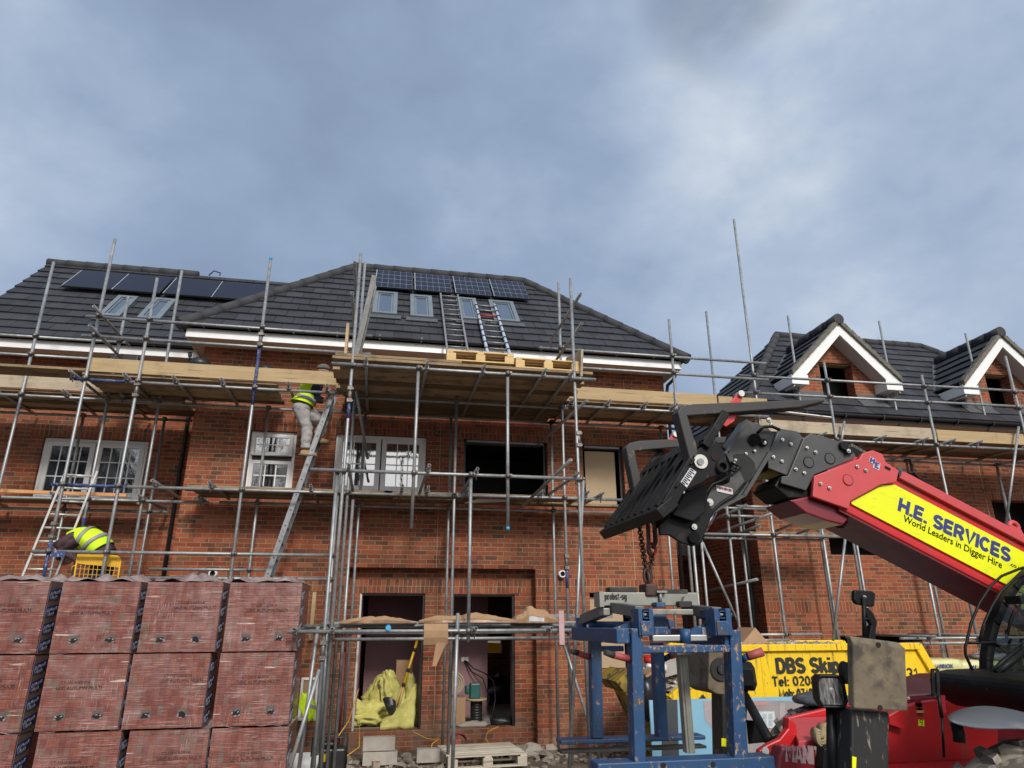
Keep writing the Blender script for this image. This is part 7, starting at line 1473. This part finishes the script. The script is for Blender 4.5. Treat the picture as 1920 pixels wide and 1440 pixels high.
# webbing sling coiled on the nose
sl = MB()
for k, (px, py, r) in enumerate(((1522, 1386, .055), (1535, 1382, .07), (1550, 1380, .085))):
    c = W(px, py, 4.3 + .06 * k)
    for q in range(3): 
        rr = r - .018 * q; pts = [c + Vector((rr * .5 * math.cos(a), .0, rr * math.sin(a) * .8)) + Vector((.02 * a * .2, 0, 0)) for a in [2 * math.pi * i / 16 for i in range(17)]]
        sl.sheet([[p_ + Vector((.02, -.05, .01)) for p_ in pts], [p_ + Vector((.06, .07, .01)) for p_ in pts]])
sl.path([W(1545, 1368, 4.4), W(1570, 1355, 4.5), W(1595, 1357, 4.55), W(1600, 1362, 4.6)], .03, 8)
tag(sl.build('lifting_sling', M('khaki_webbing', (.36, .29, .16), (.28, .22, .12), 9, .9, bump=.5, bscale=60), solid=.012), 'coiled khaki webbing sling lying on the red telehandler nose', 'sling')

# ------------------------------------------------------------------ blue brick grab hanging from the carriage
GB = M('worn_blue_paint', (.010, .052, .135), (.014, .066, .165), 5, .5, dirt=(.035, .05, .085), dscale=6, dlo=.46, dhi=.72, chips=(.30, .19, .11), cscale=34, clo=.63, chi=.65)
GBW = M('scuffed_blue_paint', (.010, .050, .132), (.014, .066, .165), 6, .5, dirt=(.075, .05, .04), dscale=7, dlo=.54, dhi=.6, chips=(.36, .23, .13), cscale=46, clo=.58, chi=.60); GG = M('grey_green_zinc', (.30, .30, .26), (.22, .22, .19), 6, .45, .3, dirt=(.14, .12, .1), dscale=8, dlo=.55, dhi=.75)
GRUB = M('black_rubber_pad', (.022, .022, .022), (.05, .045, .04), 9, .8, dirt=(.2, .18, .15), dscale=6, dlo=.58, dhi=.72); GRP = M('worn_red_grip', (.30, .045, .045), (.36, .09, .09), 9, .6)
GR = thing('brick_grab', 'scuffed blue steel brick grab hung on chains under the black fork carriage', 'brick grab', (1.75, 4.5, 1.0))
NYg, FYg = 4.02, 4.90
def gbar(x0, y0, x1, y1, Y, d_, name, mat=GB, bev=.006):
    a, b = W(x0, y1, Y), W(x1, y0, Y); m = MB(); m.box(a.x, b.x, Y, Y + d_, a.z, b.z); return m.build(name, mat, GR, bevel=bev)
def gleg(x0, x1, y0, y1, xb0, xb1, Y, d_, mat=GB):
    a, b, c, d2 = W(x0, y0, Y), W(x1, y0, Y), W(xb1, y1, Y), W(xb0, y1, Y); m = MB(); m.prism([a, b, c, d2], (0, d_, 0)); return m.build('leg', mat, GR, bevel=.006)
gleg(1184, 1205, 1178, 1470, 1191, 1213, NYg, .10, GBW); gleg(1369, 1389, 1181, 1470, 1380, 1407, NYg, .10, GBW)
gleg(1108, 1128, 1198, 1385, 1112, 1132, FYg, .08); gleg(1226, 1245, 1205, 1385, 1235, 1254, FYg, .08)
gbar(1203, 1209, 1372, 1225, NYg + .01, .07, 'cross_bar', GBW); gbar(1126, 1211, 1170, 1222, FYg + .01, .06, 'cross_bar')
fb = gbar(1122, 1418, 1452, 1475, NYg - .01, .14, 'clamp_beam'); 
m = MB()
for x, y in ((1244, 1435), (1337, 1433)): c = W(x, y, NYg - .011); m.cyl(c + Vector((0, .002, 0)), c - Vector((0, .003, 0)), .014, n=12)
m.build('beam_hole', HOLE, fb)
bb_ = gbar(1052, 1379, 1323, 1397, FYg - .0, .14, 'clamp_beam'); gbar(1053, 1398, 1325, 1414, FYg - .03, .10, 'rubber_jaw', GRUB, .004)
# top frame: depth beams left and right, brackets
def depth(xn, yt, yb, w_, name, mat=GB, y0=NYg + .02, y1=FYg + .12):
    a, b = W(xn, yb, NYg), W(xn, yt, NYg); m = MB(); m.box(a.x - w_, a.x, y0, y1, a.z, b.z); return m.build(name, mat, GR, bevel=.006)
dl_ = depth(1184, 1178, 1207, .08, 'side_beam'); depth(1386, 1181, 1212, .08, 'side_beam')
m = MB(); a = W(1090, 1158, FYg); b = W(1097, 1199, FYg); m.box(a.x - .0, b.x + .01, FYg - .02, FYg + .14, b.z, a.z); m.build('end_plate', GB, GR, bevel=.004)
for (x0, x1) in ((1203, 1222), (1346, 1367)):
    k = gbar(x0, 1164, x1, 1192, NYg - .03, .12, 'bracket_pad', GBW); m = MB()
    for x in (x0 - 6, x1 - 5): q = W(x, 1192, NYg); q2 = W(x + 5, 1141, NYg); m.box(q.x, q2.x, NYg - .02, NYg + .11, q.z, q2.z)
    m.build('bracket', GB, GR, bevel=.004)
    m = MB(); q = W(x0 + 2, 1160, NYg); q2 = W(x1 - 3, 1145, NYg); 
    for (a, b, c, d2) in ((q.x, q2.x, q.z, q.z + .006), (q.x, q2.x, q2.z - .006, q2.z), (q.x, q.x + .006, q.z, q2.z), (q2.x - .006, q2.x, q.z, q2.z)): m.box(a, b, NYg - .01, NYg + .3, c, d2)
    m.build('link_end', GB, GR); m = MB(); m.cyl(W(x0 - 6, 1151, NYg + .02), W(x1 + 4, 1153, NYg + .02), .012, n=10); m.build('pin', CHR, GR)
m = MB(); m.prism([W(1150, 1178, NYg + .12), W(1196, 1162, NYg + .12), W(1196, 1180, NYg + .12)], (0, .03, 0)); m.prism([W(1300, 1178, NYg + .12), W(1342, 1162, NYg + .12), W(1342, 1190, NYg + .12), W(1290, 1190, NYg + .12)], (0, .03, 0)); m.build('gusset', GB, GR)
m = MB(); m.cyl(W(1105, 1171, 4.75), W(1232, 1172, 4.75), .022, n=12); m.build('tie_rod', GB, GR)
m = MB(); m.plate([(1317, 1176), (1333, 1176), (1333, 1196), (1318, 1193)], NYg + .114, .004); m.build('paper_label', LETW, GR)
# main top beam with lettering, pads, scissor arms
TYg = 4.44
tb = gbar(1126, 1111, 1308, 1136, TYg, .10, 'top_beam', GG); m = MB(); a = W(1124, 1138, TYg); b = W(1131, 1109, TYg); m.box(a.x, b.x, TYg - .01, TYg + .11, a.z, b.z); m.build('beam_cap', GG, tb)
a = W(1134, 1124.5, TYg - .002); b = W(1175, 1124.5, TYg); bold_text('lettering', 'probst-sg', LETK, tb, lambda u, v, l: Vector((a.x + u, TYg - .001 - l, a.z + v)), .042, b.x - a.x, .2)
gbar(1144, 1101, 1194, 1111, TYg + .0, .10, 'rubber_pad', GRUB); gbar(1240, 1105, 1290, 1115, TYg + .0, .10, 'rubber_pad', GRUB)
gbar(1274, 1127, 1298, 1139, TYg - .05, .05, 'stop_block', GRUB); m = MB(); m.plate([(1281, 1127), (1284, 1118), (1288, 1118), (1292, 1127)], TYg - .04, .03); m.build('stop_lug', GG, GR)
m = MB(); m.cyl(W(1238, 1110, TYg - .02), W(1239, 1130, TYg - .02), .010, n=8); q = W(1238, 1110, TYg - .02); m.box(q.x - .03, q.x + .04, q.y - .02, q.y + .03, q.z - .005, q.z + .008); m.build('latch_rod', GG, GR)
gbar(1231, 1129, 1248, 1139, TYg - .08, .08, 'latch_block', GB)
DLS = M('dark_link_steel', (.13, .125, .115), (.17, .165, .15), 6, .5, .3)
for a_, b_ in ((W(1140, 1143, 4.5), W(1094, 1162, 4.86)), (W(1150, 1139, 4.46), W(1200, 1147, 4.10)), (W(1300, 1144, 4.42), W(1345, 1149, 4.10))): m = MB(); m.beam(a_, b_, .06, .065); m.build('scissor_arm', DLS, GR, bevel=.004)
gbar(1220, 1142, 1300, 1153, 4.3, .06, 'link_beam', GG); gbar(1132, 1140, 1144, 1154, 4.42, .10, 'link_bracket', GG); gbar(1225, 1152, 1250, 1180, 4.42, .08, 'centre_post', GB); gbar(1214, 1160, 1226, 1172, 4.34, .06, 'roller', GG)
m = MB(); m.plate([(1252, 1160), (1263, 1165), (1266, 1175), (1256, 1176)], 4.2, .03); m.build('hook_plate', GB, GR, bevel=.003)
gbar(1224, 1190, 1326, 1203, NYg + .05, .06, 'slide_tube', M('bright_steel', (.55, .55, .52), (.42, .42, .4), 8, .3, .7)); m = MB(); c0_, c1_ = W(1285, 1207, NYg + .05), W(1285, 1179, NYg + .05); m.cyl(c0_, c1_, .034, n=8); m.build('slide_block', GB, GR); gbar(1228, 1175, 1258, 1190, NYg + .2, .1, 'rear_plate', GB)
m = MB(); q0, q1 = W(1281, 1222, 4.42), W(1287, 1413, 4.42); m.box(q0.x - .028, q0.x + .028, 4.42, 4.48, q1.z, q0.z); m.box(q0.x - .014, q0.x - .008, 4.412, 4.42, q1.z, q0.z); m.box(q0.x - .05, q0.x + .05, 4.40, 4.50, q0.z - .02, q0.z + .015); m.build('guide_post', GG, GR, bevel=.004)
for (a, b, c, Y0, Y1, mt) in (((1104, 1232), (1083, 1224), (1070, 1221), FYg, FYg, GRP), ((1182, 1236), (1150, 1228), (1134, 1223), NYg, NYg, GRP), ((1392, 1236), (1402, 1231), (1430, 1222), NYg, NYg, GRP), ((1245, 1236), (1256, 1230), (1270, 1224), FYg, FYg, GRP)):
    m = MB(); A_, B2, C_ = W(*a, Y0 + .05), W(*b, Y0 + .0), W(*c, Y1 - .02); m.cyl(A_, B2, .02, n=10); hb = m.build('handle', GB if a[0] > 1200 else mt, GR); m = MB(); d_ = (C_ - B2)
    m.cyl(B2, C_, .024, .026, n=12) if a[0] > 1200 else m.cyl(B2, C_, .02, .016, n=10); m.build('grip', mt if a[0] > 1200 else GRUB, hb)
# shackle and chains
CHN = M('rusty_chain', (.055, .035, .028), (.10, .055, .04), 20, .6, .5); q = W(1216, 1104, TYg + .05)
m = MB(); m.box(q.x - .045, q.x + .04, TYg - .02, TYg + .12, q.z - .05, q.z + .03); m.cyl((q.x - .055, TYg + .05, q.z - .02), (q.x + .05, TYg + .05, q.z - .02), .02, n=10); m.build('hanger', CHN, GR, bevel=.012)
def chain(a, b, n, name='chain', size=.026):
    a, b = Vector(a), Vector(b); d = (b - a).normalized(); s1 = d.cross(Vector((0, 1, 0))).normalized(); s2 = d.cross(s1); m = MB()
    for i in range(n): m.link(a.lerp(b, (i + .5) / n), d, s1 if i % 2 else s2, (b - a).length / n * .74, .016, .0055, 5, 10)
    return m.build(name, CHN, GR)
j = W(1214, 1074, TYg + .05); m = MB(); m.link(j + Vector((0, 0, -.02)), (0, 0, 1), (1, 0, 0), .05, .026, .011, 6, 14); m.link(W(1215, 1088, TYg + .05), (0, 0, 1), (0, 1, 0), .055, .026, .012, 6, 14); m.build('master_link', CHN, GR)
chain(W(1196, 968, TYg + .05), W(1211, 1070, TYg + .05), 18); chain(W(1224, 1040, TYg + .05), W(1217, 1070, TYg + .05), 6)
m = MB(); c = W(1222, 1030, TYg + .05); m.link(c, (.25, 0, 1), (1, 0, -.25), .040, .028, .010, 6, 16); m.build('hook', TR, GR); m = MB(); m.path([W(1214, 965, TYg + .02), W(1216, 1010, TYg + .02), W(1216, 1030, TYg + .02), W(1221, 1042, TYg + .02)], .014, 6); m.path([W(1226, 965, TYg + .05), W(1228, 1000, TYg + .05), W(1229, 1015, TYg + .05), W(1224, 1028, TYg + .05)], .016, 6); m.build('sling_loop', M('maroon_webbing', (.10, .03, .035), (.14, .1, .09), 9, .9), GR)
# ------------------------------------------------------------------ bare winter trees across the road, seen mirrored in the windows
BARK = M('dark_bark', (.045, .036, .028), (.07, .06, .05), 6, .9)
def bare_tree(x, y, h, seed, label):
    rnd = random.Random(seed); t = thing('bare_tree', label, 'tree', (x, y, 0), 'bare trees across the road'); tr = MB(); cr = MB()
    tr.path([(x, y, -.1), (x + .1, y, h * .2), (x - .05, y + .1, h * .42)], [h * .024, h * .019, h * .014], 8)
    def br(p, d, L_, r, k):
        q = p + d * L_ * .5 + Vector((rnd.uniform(-.1, .1), rnd.uniform(-.1, .1), .05)) * L_; e = q + (d + Vector((rnd.uniform(-.3, .3), rnd.uniform(-.3, .3), .15))).normalized() * L_ * .5
        cr.path([p, q, e], [r, r * .75, r * .5], 4, False)
        if k:
            for i in range(3 if k > 1 else 4):
                f = rnd.uniform(.35, 1); s = p.lerp(e, f); nd = (d + Vector((rnd.uniform(-1, 1), rnd.uniform(-1, 1), rnd.uniform(-.2, .8))) * .85).normalized(); br(s, nd, L_ * rnd.uniform(.5, .72), r * .55, k - 1)
    for i in range(8):
        a = i * .8 + rnd.uniform(-.3, .3); z = h * rnd.uniform(.25, .42); br(Vector((x, y, z)), Vector((math.cos(a) * .7, math.sin(a) * .7, rnd.uniform(.5, 1.2))).normalized(), h * rnd.uniform(.26, .36), h * .010, 3)
    tr.build('trunk', BARK, t); cr.build('crown', BARK, t)
for i, (x, y, h) in enumerate(((-19, -20, 17), (-13.5, -22, 19), (-24, -18, 15), (-8, -26, 18))): bare_tree(x, y, h, i + 3, ['bare tree across the road mirrored in the wide white window', 'tallest bare tree across the road behind the photographer', 'shortest bare tree across the road behind the photographer', 'bare tree standing farthest back across the road'][i])

IVY = M('dark_evergreen_leaf', (.018, .028, .012), (.035, .05, .022), 5, .7)
for i, (x, y, h, rx, lab) in enumerate(((-17.5, -17, 13.5, 3.6, 'ivy clad evergreen across the road mirrored in the set-back house window'), (-23.5, -15, 14.5, 3.2, 'second dark evergreen across the road, nearer the photographer'))):
    t = thing('evergreen_tree', lab, 'tree', (x, y, 0), 'evergreens across the road'); m = MB(); m.path([(x, y, -.1), (x, y, h * .6)], [.3, .15], 8); m.build('trunk', BARK, t); rnd = random.Random(i + 40); m = MB()
    for k in range(5200):
        u = rnd.random(); z = 2.2 + (h - 2.2) * u; r = rx * math.sin(math.pi * min(1, .12 + .88 * u)) ** .6 * (rnd.random() ** .45) * (1 + .35 * mnoise.noise(Vector((u * 5, rnd.random(), i)))); a = rnd.uniform(0, 6.283); c = Vector((x + r * math.cos(a), y + r * math.sin(a), z)); d1 = Vector((rnd.uniform(-1, 1), rnd.uniform(-1, 1), rnd.uniform(-1, 1))).normalized() * .19; d2 = d1.orthogonal().normalized() * .10; m.face([c - d1, c + d2, c + d1, c - d2])
    m.build('crown', IVY, t, weld=False)
# ------------------------------------------------------------------ people
SKIN = M('skin', (.46, .27, .19), (.42, .24, .165), 8, .55); GTROU = M('grey_jogging_cloth', (.37, .355, .34), (.29, .28, .27), 8, .9, bump=.6, bscale=18); NAVY = M('navy_cloth', (.010, .014, .035), (.016, .02, .045), 8, .85, bump=.4, bscale=18); PLUM = M('plum_sweatshirt', (.075, .040, .046), (.055, .03, .036), 8, .9, bump=.5, bscale=18)
BOOT = M('tan_work_boot', (.36, .22, .10), (.28, .165, .075), 10, .75); SOLE = M('boot_sole', (.12, .09, .06), None, 8, .8); KNIT = M('grey_knit', (.10, .095, .09), (.13, .12, .115), 30, .95)
def limbs(name, verts, edges, rad, mat, parent, sub=2, root=0, smooth=True):
    me = bpy.data.meshes.new(name); me.from_pydata([tuple(v) for v in verts], edges, []); o = bpy.data.objects.new(name, me); COL.objects.link(o)
    md = o.modifiers.new('skin', 'SKIN'); md.use_smooth_shade = True; md.branch_smoothing = .3
    me.materials.append(mat)
    if not me.skin_vertices: 
        bpy.context.view_layer.objects.active = o; bm = bmesh.new(); bm.from_mesh(me); bm.verts.layers.skin.verify(); bm.to_mesh(me); bm.free()
    for i, r in enumerate(rad): me.skin_vertices[0].data[i].radius = (r, r) if not isinstance(r, tuple) else r; me.skin_vertices[0].data[i].use_root = (i == root)
    s = o.modifiers.new('subd', 'SUBSURF'); s.levels = sub; s.render_levels = sub; setparent(o, parent); return o
def loft(name, secs, mat, parent, n=18, sub=1, solid=0.012, capped=False, fold=.012, seed=1):
    """cloth tube: sections (centre, half width vector, half depth vector)"""
    m = MB(); rs = []
    if fold > .025:
        s2 = []
        for i in range(len(secs) - 1):
            for q in range(4): s2.append(tuple(Vector(u).lerp(Vector(v), q / 4) for u, v in zip(secs[i], secs[i + 1])))
        secs = s2 + [secs[-1]]; n = 30
    for i, (c, a, b) in enumerate(secs):
        c, a, b = Vector(c), Vector(a), Vector(b); r = []
        for k in range(n):
            t = 2 * math.pi * k / n; q = c + a * math.cos(t) + b * math.sin(t); f = 1 + fold / max(.05, a.length) * (.8 * mnoise.noise(Vector((q.x * 11 + q.z * 6, q.y * 9, q.z * 14 - q.x * 9)) + Vector((seed, seed * 3, 0))) - .7 * abs(mnoise.noise(Vector((q.x * 16 - q.z * 14, q.y * 14, q.z * 26 + q.x * 12))))); r.append(c + (a * math.cos(t) + b * math.sin(t)) * f)
        rs.append(r)
    m.skin(rs, capped, capped); return m.build(name, mat, parent, solid=solid, subd=sub)
def boot(ankle, toe_dir, mat_parent, up=(0, 0, 1), k=1.12):
    a = Vector(ankle); d = Vector(toe_dir).normalized(); u = Vector(up); s = d.cross(u).normalized(); m = MB()
    secs = [(a + u * .10, .058, .055), (a + u * .04, .056, .058), (a - u * .02 + d * .012, .052, .075)]
    rs = [[c + s * w_ * math.cos(t) + d * l * math.sin(t) for t in [2 * math.pi * k / 14 for k in range(14)]] for c, w_, l in secs]
    m.skin(rs, True, True)
    f = [(-.085, .036, .05), (-.04, .045, .075), (.03, .045, .085), (.09, .05, .065), (.15, .048, .05), (.19, .03, .032)]
    rs = [[a + d * x - u * .085 + s * w_ * math.cos(t) + u * (h * max(-.35, math.sin(t)) + .012) for t in [2 * math.pi * k / 14 for k in range(14)]] for x, w_, h in f]
    m.skin(rs, True, True); o = m.build('boot', BOOT, mat_parent, subd=1)
    sm = MB(); pts = [(-.10, .04), (-.03, .05), (.08, .056), (.15, .052), (.20, .026)]; poly = [a + d * x + s * w_ - u * .108 for x, w_ in pts] + [a + d * x - s * w_ - u * .108 for x, w_ in pts[::-1]]; sm.prism(poly, u * .024); sm.build('sole', SOLE, o, bevel=.004); return o
def hand(wrist, palm_dir, normal, parent_body, verts, edges, rad, wi, curl=.5, scale=1.0, thumb=1):
    """adds palm, four unequal bent fingers and a thumb to a body skeleton"""
    d = Vector(palm_dir).normalized(); n_ = Vector(normal); n_ = (n_ - d * n_.dot(d)).normalized(); s = d.cross(n_); w_ = Vector(verts[wi])
    def add(p, r, frm): verts.append(p); rad.append(r); edges.append((frm, len(verts) - 1)); return len(verts) - 1
    pc = add(w_ + d * .045 * scale, (.030 * scale, .017 * scale), wi); kn = add(w_ + d * .085 * scale, (.034 * scale, .014 * scale), pc)
    for k, ln in enumerate((.066, .075, .070, .055)):
        o_ = s * (.030 - .020 * k) * scale; b = add(w_ + d * .093 * scale + o_, .009 * scale, kn); p = Vector(verts[b]); dd = d
        for q, fr in enumerate((.45, .32, .23)):
            dd = (dd * math.cos(curl) - n_ * math.sin(curl)).normalized(); p = p + dd * ln * fr * scale; b = add(p, (.0082 - .0008 * q) * scale, b)
    b = add(w_ + d * .03 * scale + s * .034 * thumb * scale, .011 * scale, pc); b = add(Vector(verts[b]) + (d * .6 + s * .7 * thumb - n_ * .25).normalized() * .032 * scale, .0095 * scale, b); add(Vector(verts[b]) + (d * .9 + s * .2 * thumb - n_ * .4).normalized() * .026 * scale, .008 * scale, b)
def head_mesh(c, fwd, up, parent, sc=1.0):
    """head with brow, nose, lips, chin, ears; returned as vertices to weld into the body mesh's own child"""
    f = Vector(fwd).normalized(); u = (Vector(up) - f * Vector(up).dot(f)).normalized(); s = f.cross(u); m = MB(); nu, nv = 24, 18; vs = []; fs = []
    for j in range(nv + 1):
        th = math.pi * j / nv
        for i in range(nu):
            ph = 2 * math.pi * i / nu; x, y, z = math.sin(th) * math.cos(ph), math.sin(th) * math.sin(ph), math.cos(th)
            fx, fy, fz = .098 * x, .076 * y, .118 * z
            if z < 0: fy *= 1 - .28 * z * z; fx *= 1 - .10 * z * z; fx += .012 * (-z) * max(0, x)
            g = lambda a, b, w1, w2: math.exp(-((fy - a) / w1) ** 2 - ((fz - b) / w2) ** 2) * max(0, x)
            fx += .020 * g(0, -.018, .014, .020) + .006 * g(0, -.062, .022, .008) + .008 * g(0, -.098, .02, .015) - .010 * g(.03, .012, .016, .012) - .010 * g(-.03, .012, .016, .012) + .006 * g(0, .034, .045, .012)
            vs.append(Vector(c) + (f * fx + s * fy + u * fz) * sc)
    for j in range(nv):
        for i in range(nu): fs.append((j * nu + i, (j + 1) * nu + i, (j + 1) * nu + (i + 1) % nu, j * nu + (i + 1) % nu))
    m.mesh(vs, fs, True)
    for sg in (-1, 1): m.blob(Vector(c) + (s * .076 * sg - f * .005 - u * .005) * sc, .018, .018, .03, .2, 3, 2, 8, 6)
    return m.build('head', SKIN, parent)

# man climbing the ladder (only his lower half, one arm and his cap show past the boards)
py = 11.28
pel, kR, aR = W(566, 766, py), W(576, 803, py), W(573, 843, py); kL, aL = W(607, 792, py + .18), W(596, 820, py + .18); che, nek, hdc = W(582, 725, py + .08), W(600, 704, py + .1), W(606, 696, py + .12)
P1 = thing('person', 'workman in grey trousers, tan boots and a hi-vis vest climbing the long ladder', 'person', aR - Vector((0, 0, .12)))
shR, elR, wrR = W(590, 719, py - .02), W(590, 745, py - .02), W(606, 752, py + .02)
V = [pel, W(571, 745, py + .05), che, nek, kR, aR, W(574, 768, py + .16), kL, aL, shR, elR, wrR]
E_ = [(0, 1), (1, 2), (2, 3), (0, 4), (4, 5), (0, 6), (6, 7), (7, 8), (2, 9), (9, 10), (10, 11)]
Rr = [.12, .125, .15, .06, .06, .042, .09, .062, .042, .06, .045, .034]
hand(wrR, W(618, 742, py + .05) - wrR, (0, -1, .3), None, V, E_, Rr, 11, .6)
limbs('body', V, E_, Rr, SKIN, P1)
head_mesh(hdc + Vector((0, 0, -.02)), (1, .1, -.1), (-.1, 0, 1), P1)
cp = MB(); cp.blob(hdc + Vector((0, 0, .045)), .112, .098, .085, .04, 3, 2, 16, 10, flat=-.02); cp.build('knit_cap', KNIT, P1)
X = Vector((1, 0, 0)); Yv = Vector((0, 1, 0)); Zv = Vector((0, 0, 1))
hipR, hipL = pel + Vector((.0, -.05, -.04)), pel + Vector((.04, .10, -.02))
def leg_cloth(h, k, a, nm, seed):
    d1 = (k - h).normalized(); d2 = (a - k).normalized(); p1 = Vector((-d1.z, 0, d1.x)); p2 = Vector((-d2.z, 0, d2.x)); dm = ((d1 + d2) / 2).normalized(); pm = Vector((-dm.z, 0, dm.x))
    secs = [(h + (h - k) * .12, p1 * .125, Yv * .115), (h.lerp(k, .3), p1 * .11, Yv * .105), (h.lerp(k, .65), p1 * .095, Yv * .09), (k, pm * .088, Yv * .082), (k.lerp(a, .3), p2 * .085, Yv * .08), (k.lerp(a, .65), p2 * .075, Yv * .072), (a + d2 * -.10, p2 * .070, Yv * .068), (a + d2 * -.05, p2 * .078, Yv * .074), (a + d2 * -.015, p2 * .066, Yv * .064)]
    return secs
tr = loft('trousers', leg_cloth(hipR, kR, aR, 'a', 2), GTROU, P1, fold=.026, seed=2); loft('trouser_leg', leg_cloth(hipL, kL, aL, 'b', 5), GTROU, tr, fold=.026, seed=5)
loft('trouser_seat', [(pel + Vector((-.005, 0, .10)), X * .15, Yv * .17), (pel + Vector((-.01, .0, 0)), X * .165, Yv * .185), (pel + Vector((.0, .02, -.10)), X * .14, Yv * .165)], GTROU, tr, seed=8, capped=True, solid=0)
sp1_ = (che - pel); sa = Vector((sp1_.z, 0, -sp1_.x)).normalized()
loft('hi_vis_vest', [(pel + sp1_ * .10 + Vector((-.02, 0, .03)), sa * .20, Yv * .225), (pel + sp1_ * .35, sa * .165, Yv * .20), (pel + sp1_ * .75, sa * .16, Yv * .21), (pel + sp1_ * 1.25, sa * .15, Yv * .21), (nek - Vector((.03, 0, .03)), sa * .09, Yv * .13)], HIVIS, P1, seed=3, fold=.02)
loft('reflective_band', [(pel + sp1_ * .30 + X * .004, sa * .183, Yv * .217), (pel + sp1_ * .44 + X * .008, sa * .178, Yv * .213)], REFL, P1, seed=3, sub=0)
loft('jacket_sleeve', [(shR + Vector((0, .02, .06)), X * .10, Yv * .09), (shR.lerp(elR, .5), X * .085, Yv * .08), (elR, X * .08, Yv * .075), (elR.lerp(wrR, .5), Vector((.02, 0, .065)), Yv * .065), (wrR, Vector((.01, 0, .05)), Yv * .05)], NAVY, P1, seed=4, fold=.02)
loft('jacket', [(pel + sp1_ * .55 + X * .05, sa * .15, Yv * .19), (pel + sp1_ * .9 + X * .05, sa * .16, Yv * .2), (nek - Vector((.02, 0, .06)), sa * .11, Yv * .15), (nek + Vector((0, 0, .02)), sa * .07, Yv * .075)], NAVY, P1, seed=6)
boot(aR, (1, .05, -.05), P1); boot(aL, (1, .0, -.02), P1)

# man bending down behind the yellow guard
by = 11.45
P2 = thing('person', 'workman in a plum top and hi-vis vest bending down behind the yellow mesh guard', 'person', (W(190, 1080, by).x, by, 1.92))
hip = W(196, 1042, by); mb2 = W(172, 1012, by); sh = W(138, 1013, by); nk = W(124, 1030, by); hc = W(122, 1046, by + .12); shn, eln, wrn = W(134, 1012, by - .19), W(108, 1027, by - .20), W(152, 1056, by - .16); shf, elf, wrf = W(132, 1014, by + .18), W(112, 1031, by + .2), W(152, 1054, by + .15)
kn1 = hip + Vector((-.06, -.10, -.42)); an1 = hip + Vector((-.0, -.10, -.80)); kn2 = hip + Vector((-.02, .12, -.42)); an2 = hip + Vector((.06, .12, -.80)); zb2 = 1.93
an1.z = an2.z = zb2 + .11; kn1.z = kn2.z = (hip.z + an1.z) / 2
V = [hip, mb2, sh, nk, hc, shn, eln, wrn, shf, elf, wrf, kn1, an1, kn2, an2]
E_ = [(0, 1), (1, 2), (2, 3), (3, 4), (2, 5), (5, 6), (6, 7), (2, 8), (8, 9), (9, 10), (0, 11), (11, 12), (0, 13), (13, 14)]
Rr = [.12, .125, .13, .06, .085, .06, .042, .032, .06, .042, .032, .06, .045, .06, .045]
hand(wrn, (1, 0, -.5), (0, 0, -1), None, V, E_, Rr, 7, .4); hand(wrf, (1, 0, -.5), (0, 0, -1), None, V, E_, Rr, 10, .4)
limbs('body', V, E_, Rr, SKIN, P2)
head_mesh(hc, (-.4, -.1, -1), (-1, 0, .4), P2); hm = MB(); hm.blob(hc + Vector((-.02, 0, .02)), .10, .088, .10, .1, 4, 3, 14, 10); hm.build('hair', M('dark_brown_hair', (.03, .02, .015), None, 20, .8), P2)
ax = [hip + Vector((.03, 0, -.02)), hip.lerp(mb2, .5) + Zv * .03, mb2 + Zv * .01, mb2.lerp(sh, .5) + Zv * .02, sh + Zv * 0, nk + Vector((.02, 0, .0))]
def nrm2(i):
    d = (ax[min(i + 1, len(ax) - 1)] - ax[max(i - 1, 0)]).normalized(); return Vector((-d.z, 0, d.x))
loft('sweatshirt', [(ax[i], nrm2(i) * w_, Yv * v_) for i, (w_, v_) in enumerate(((.165, .20), (.16, .20), (.16, .20), (.16, .215), (.14, .22), (.08, .1)))], PLUM, P2, seed=5)
loft('hi_vis_vest', [(ax[i].lerp(ax[min(i + 1, 5)], f_), nrm2(i) * w_, Yv * v_) for i, f_, w_, v_ in ((0, .55, .19, .235), (1, .1, .185, .23), (2, 0, .18, .225), (3, 0, .18, .225), (3, .7, .172, .22), (4, .1, .155, .20))], HIVIS, P2, seed=7, fold=.02)
for i, f_ in ((1, .4), (2, .7)):
    c = ax[i].lerp(ax[i + 1], f_); d = (ax[i + 1] - ax[i]).normalized(); loft('reflective_band', [(c - d * .028, nrm2(i) * .194, Yv * .24), (c + d * .028, nrm2(i) * .192, Yv * .238)], REFL, P2, seed=7, sub=0)
for a_, b_, c_ in ((shn, eln, wrn), (shf, elf, wrf)):
    loft('sleeve', [(a_ + Vector((.07, .0, .03)), Vector((.05, 0, -.09)), Yv * .12), (a_.lerp(b_, .5), Vector((.055, 0, -.09)), Yv * .105), (b_, Vector((.085, 0, -.05)), Yv * .09), (b_.lerp(c_, .5), X * .07, Yv * .065), (c_, X * .05, Yv * .045)], PLUM, P2, seed=9, fold=.03)
tr2 = loft('trousers', [(hip + Vector((-.06, 0, .08)), Vector((.11, 0, .14)), Yv * .185), (hip + Vector((.02, 0, .03)), Vector((.15, 0, .08)), Yv * .20), (hip + Vector((.03, 0, -.12)), X * .16, Yv * .19)], NAVY, P2, seed=4, capped=True, solid=0)
for k_, a_, sy_ in ((kn1, an1, -.10), (kn2, an2, .11)): loft('trouser_leg', [(hip + Vector((.02, sy_, -.08)), X * .13, Yv * .10), (hip.lerp(k_, .5) + Vector((.01, sy_ * .5, 0)), X * .11, Yv * .095), (k_, X * .09, Yv * .085), (k_.lerp(a_, .6), X * .08, Yv * .075), (a_, X * .075, Yv * .07)], NAVY, tr2, seed=6)
boot(an1, (-1, -.1, 0), P2); boot(an2, (-1, .1, 0), P2)
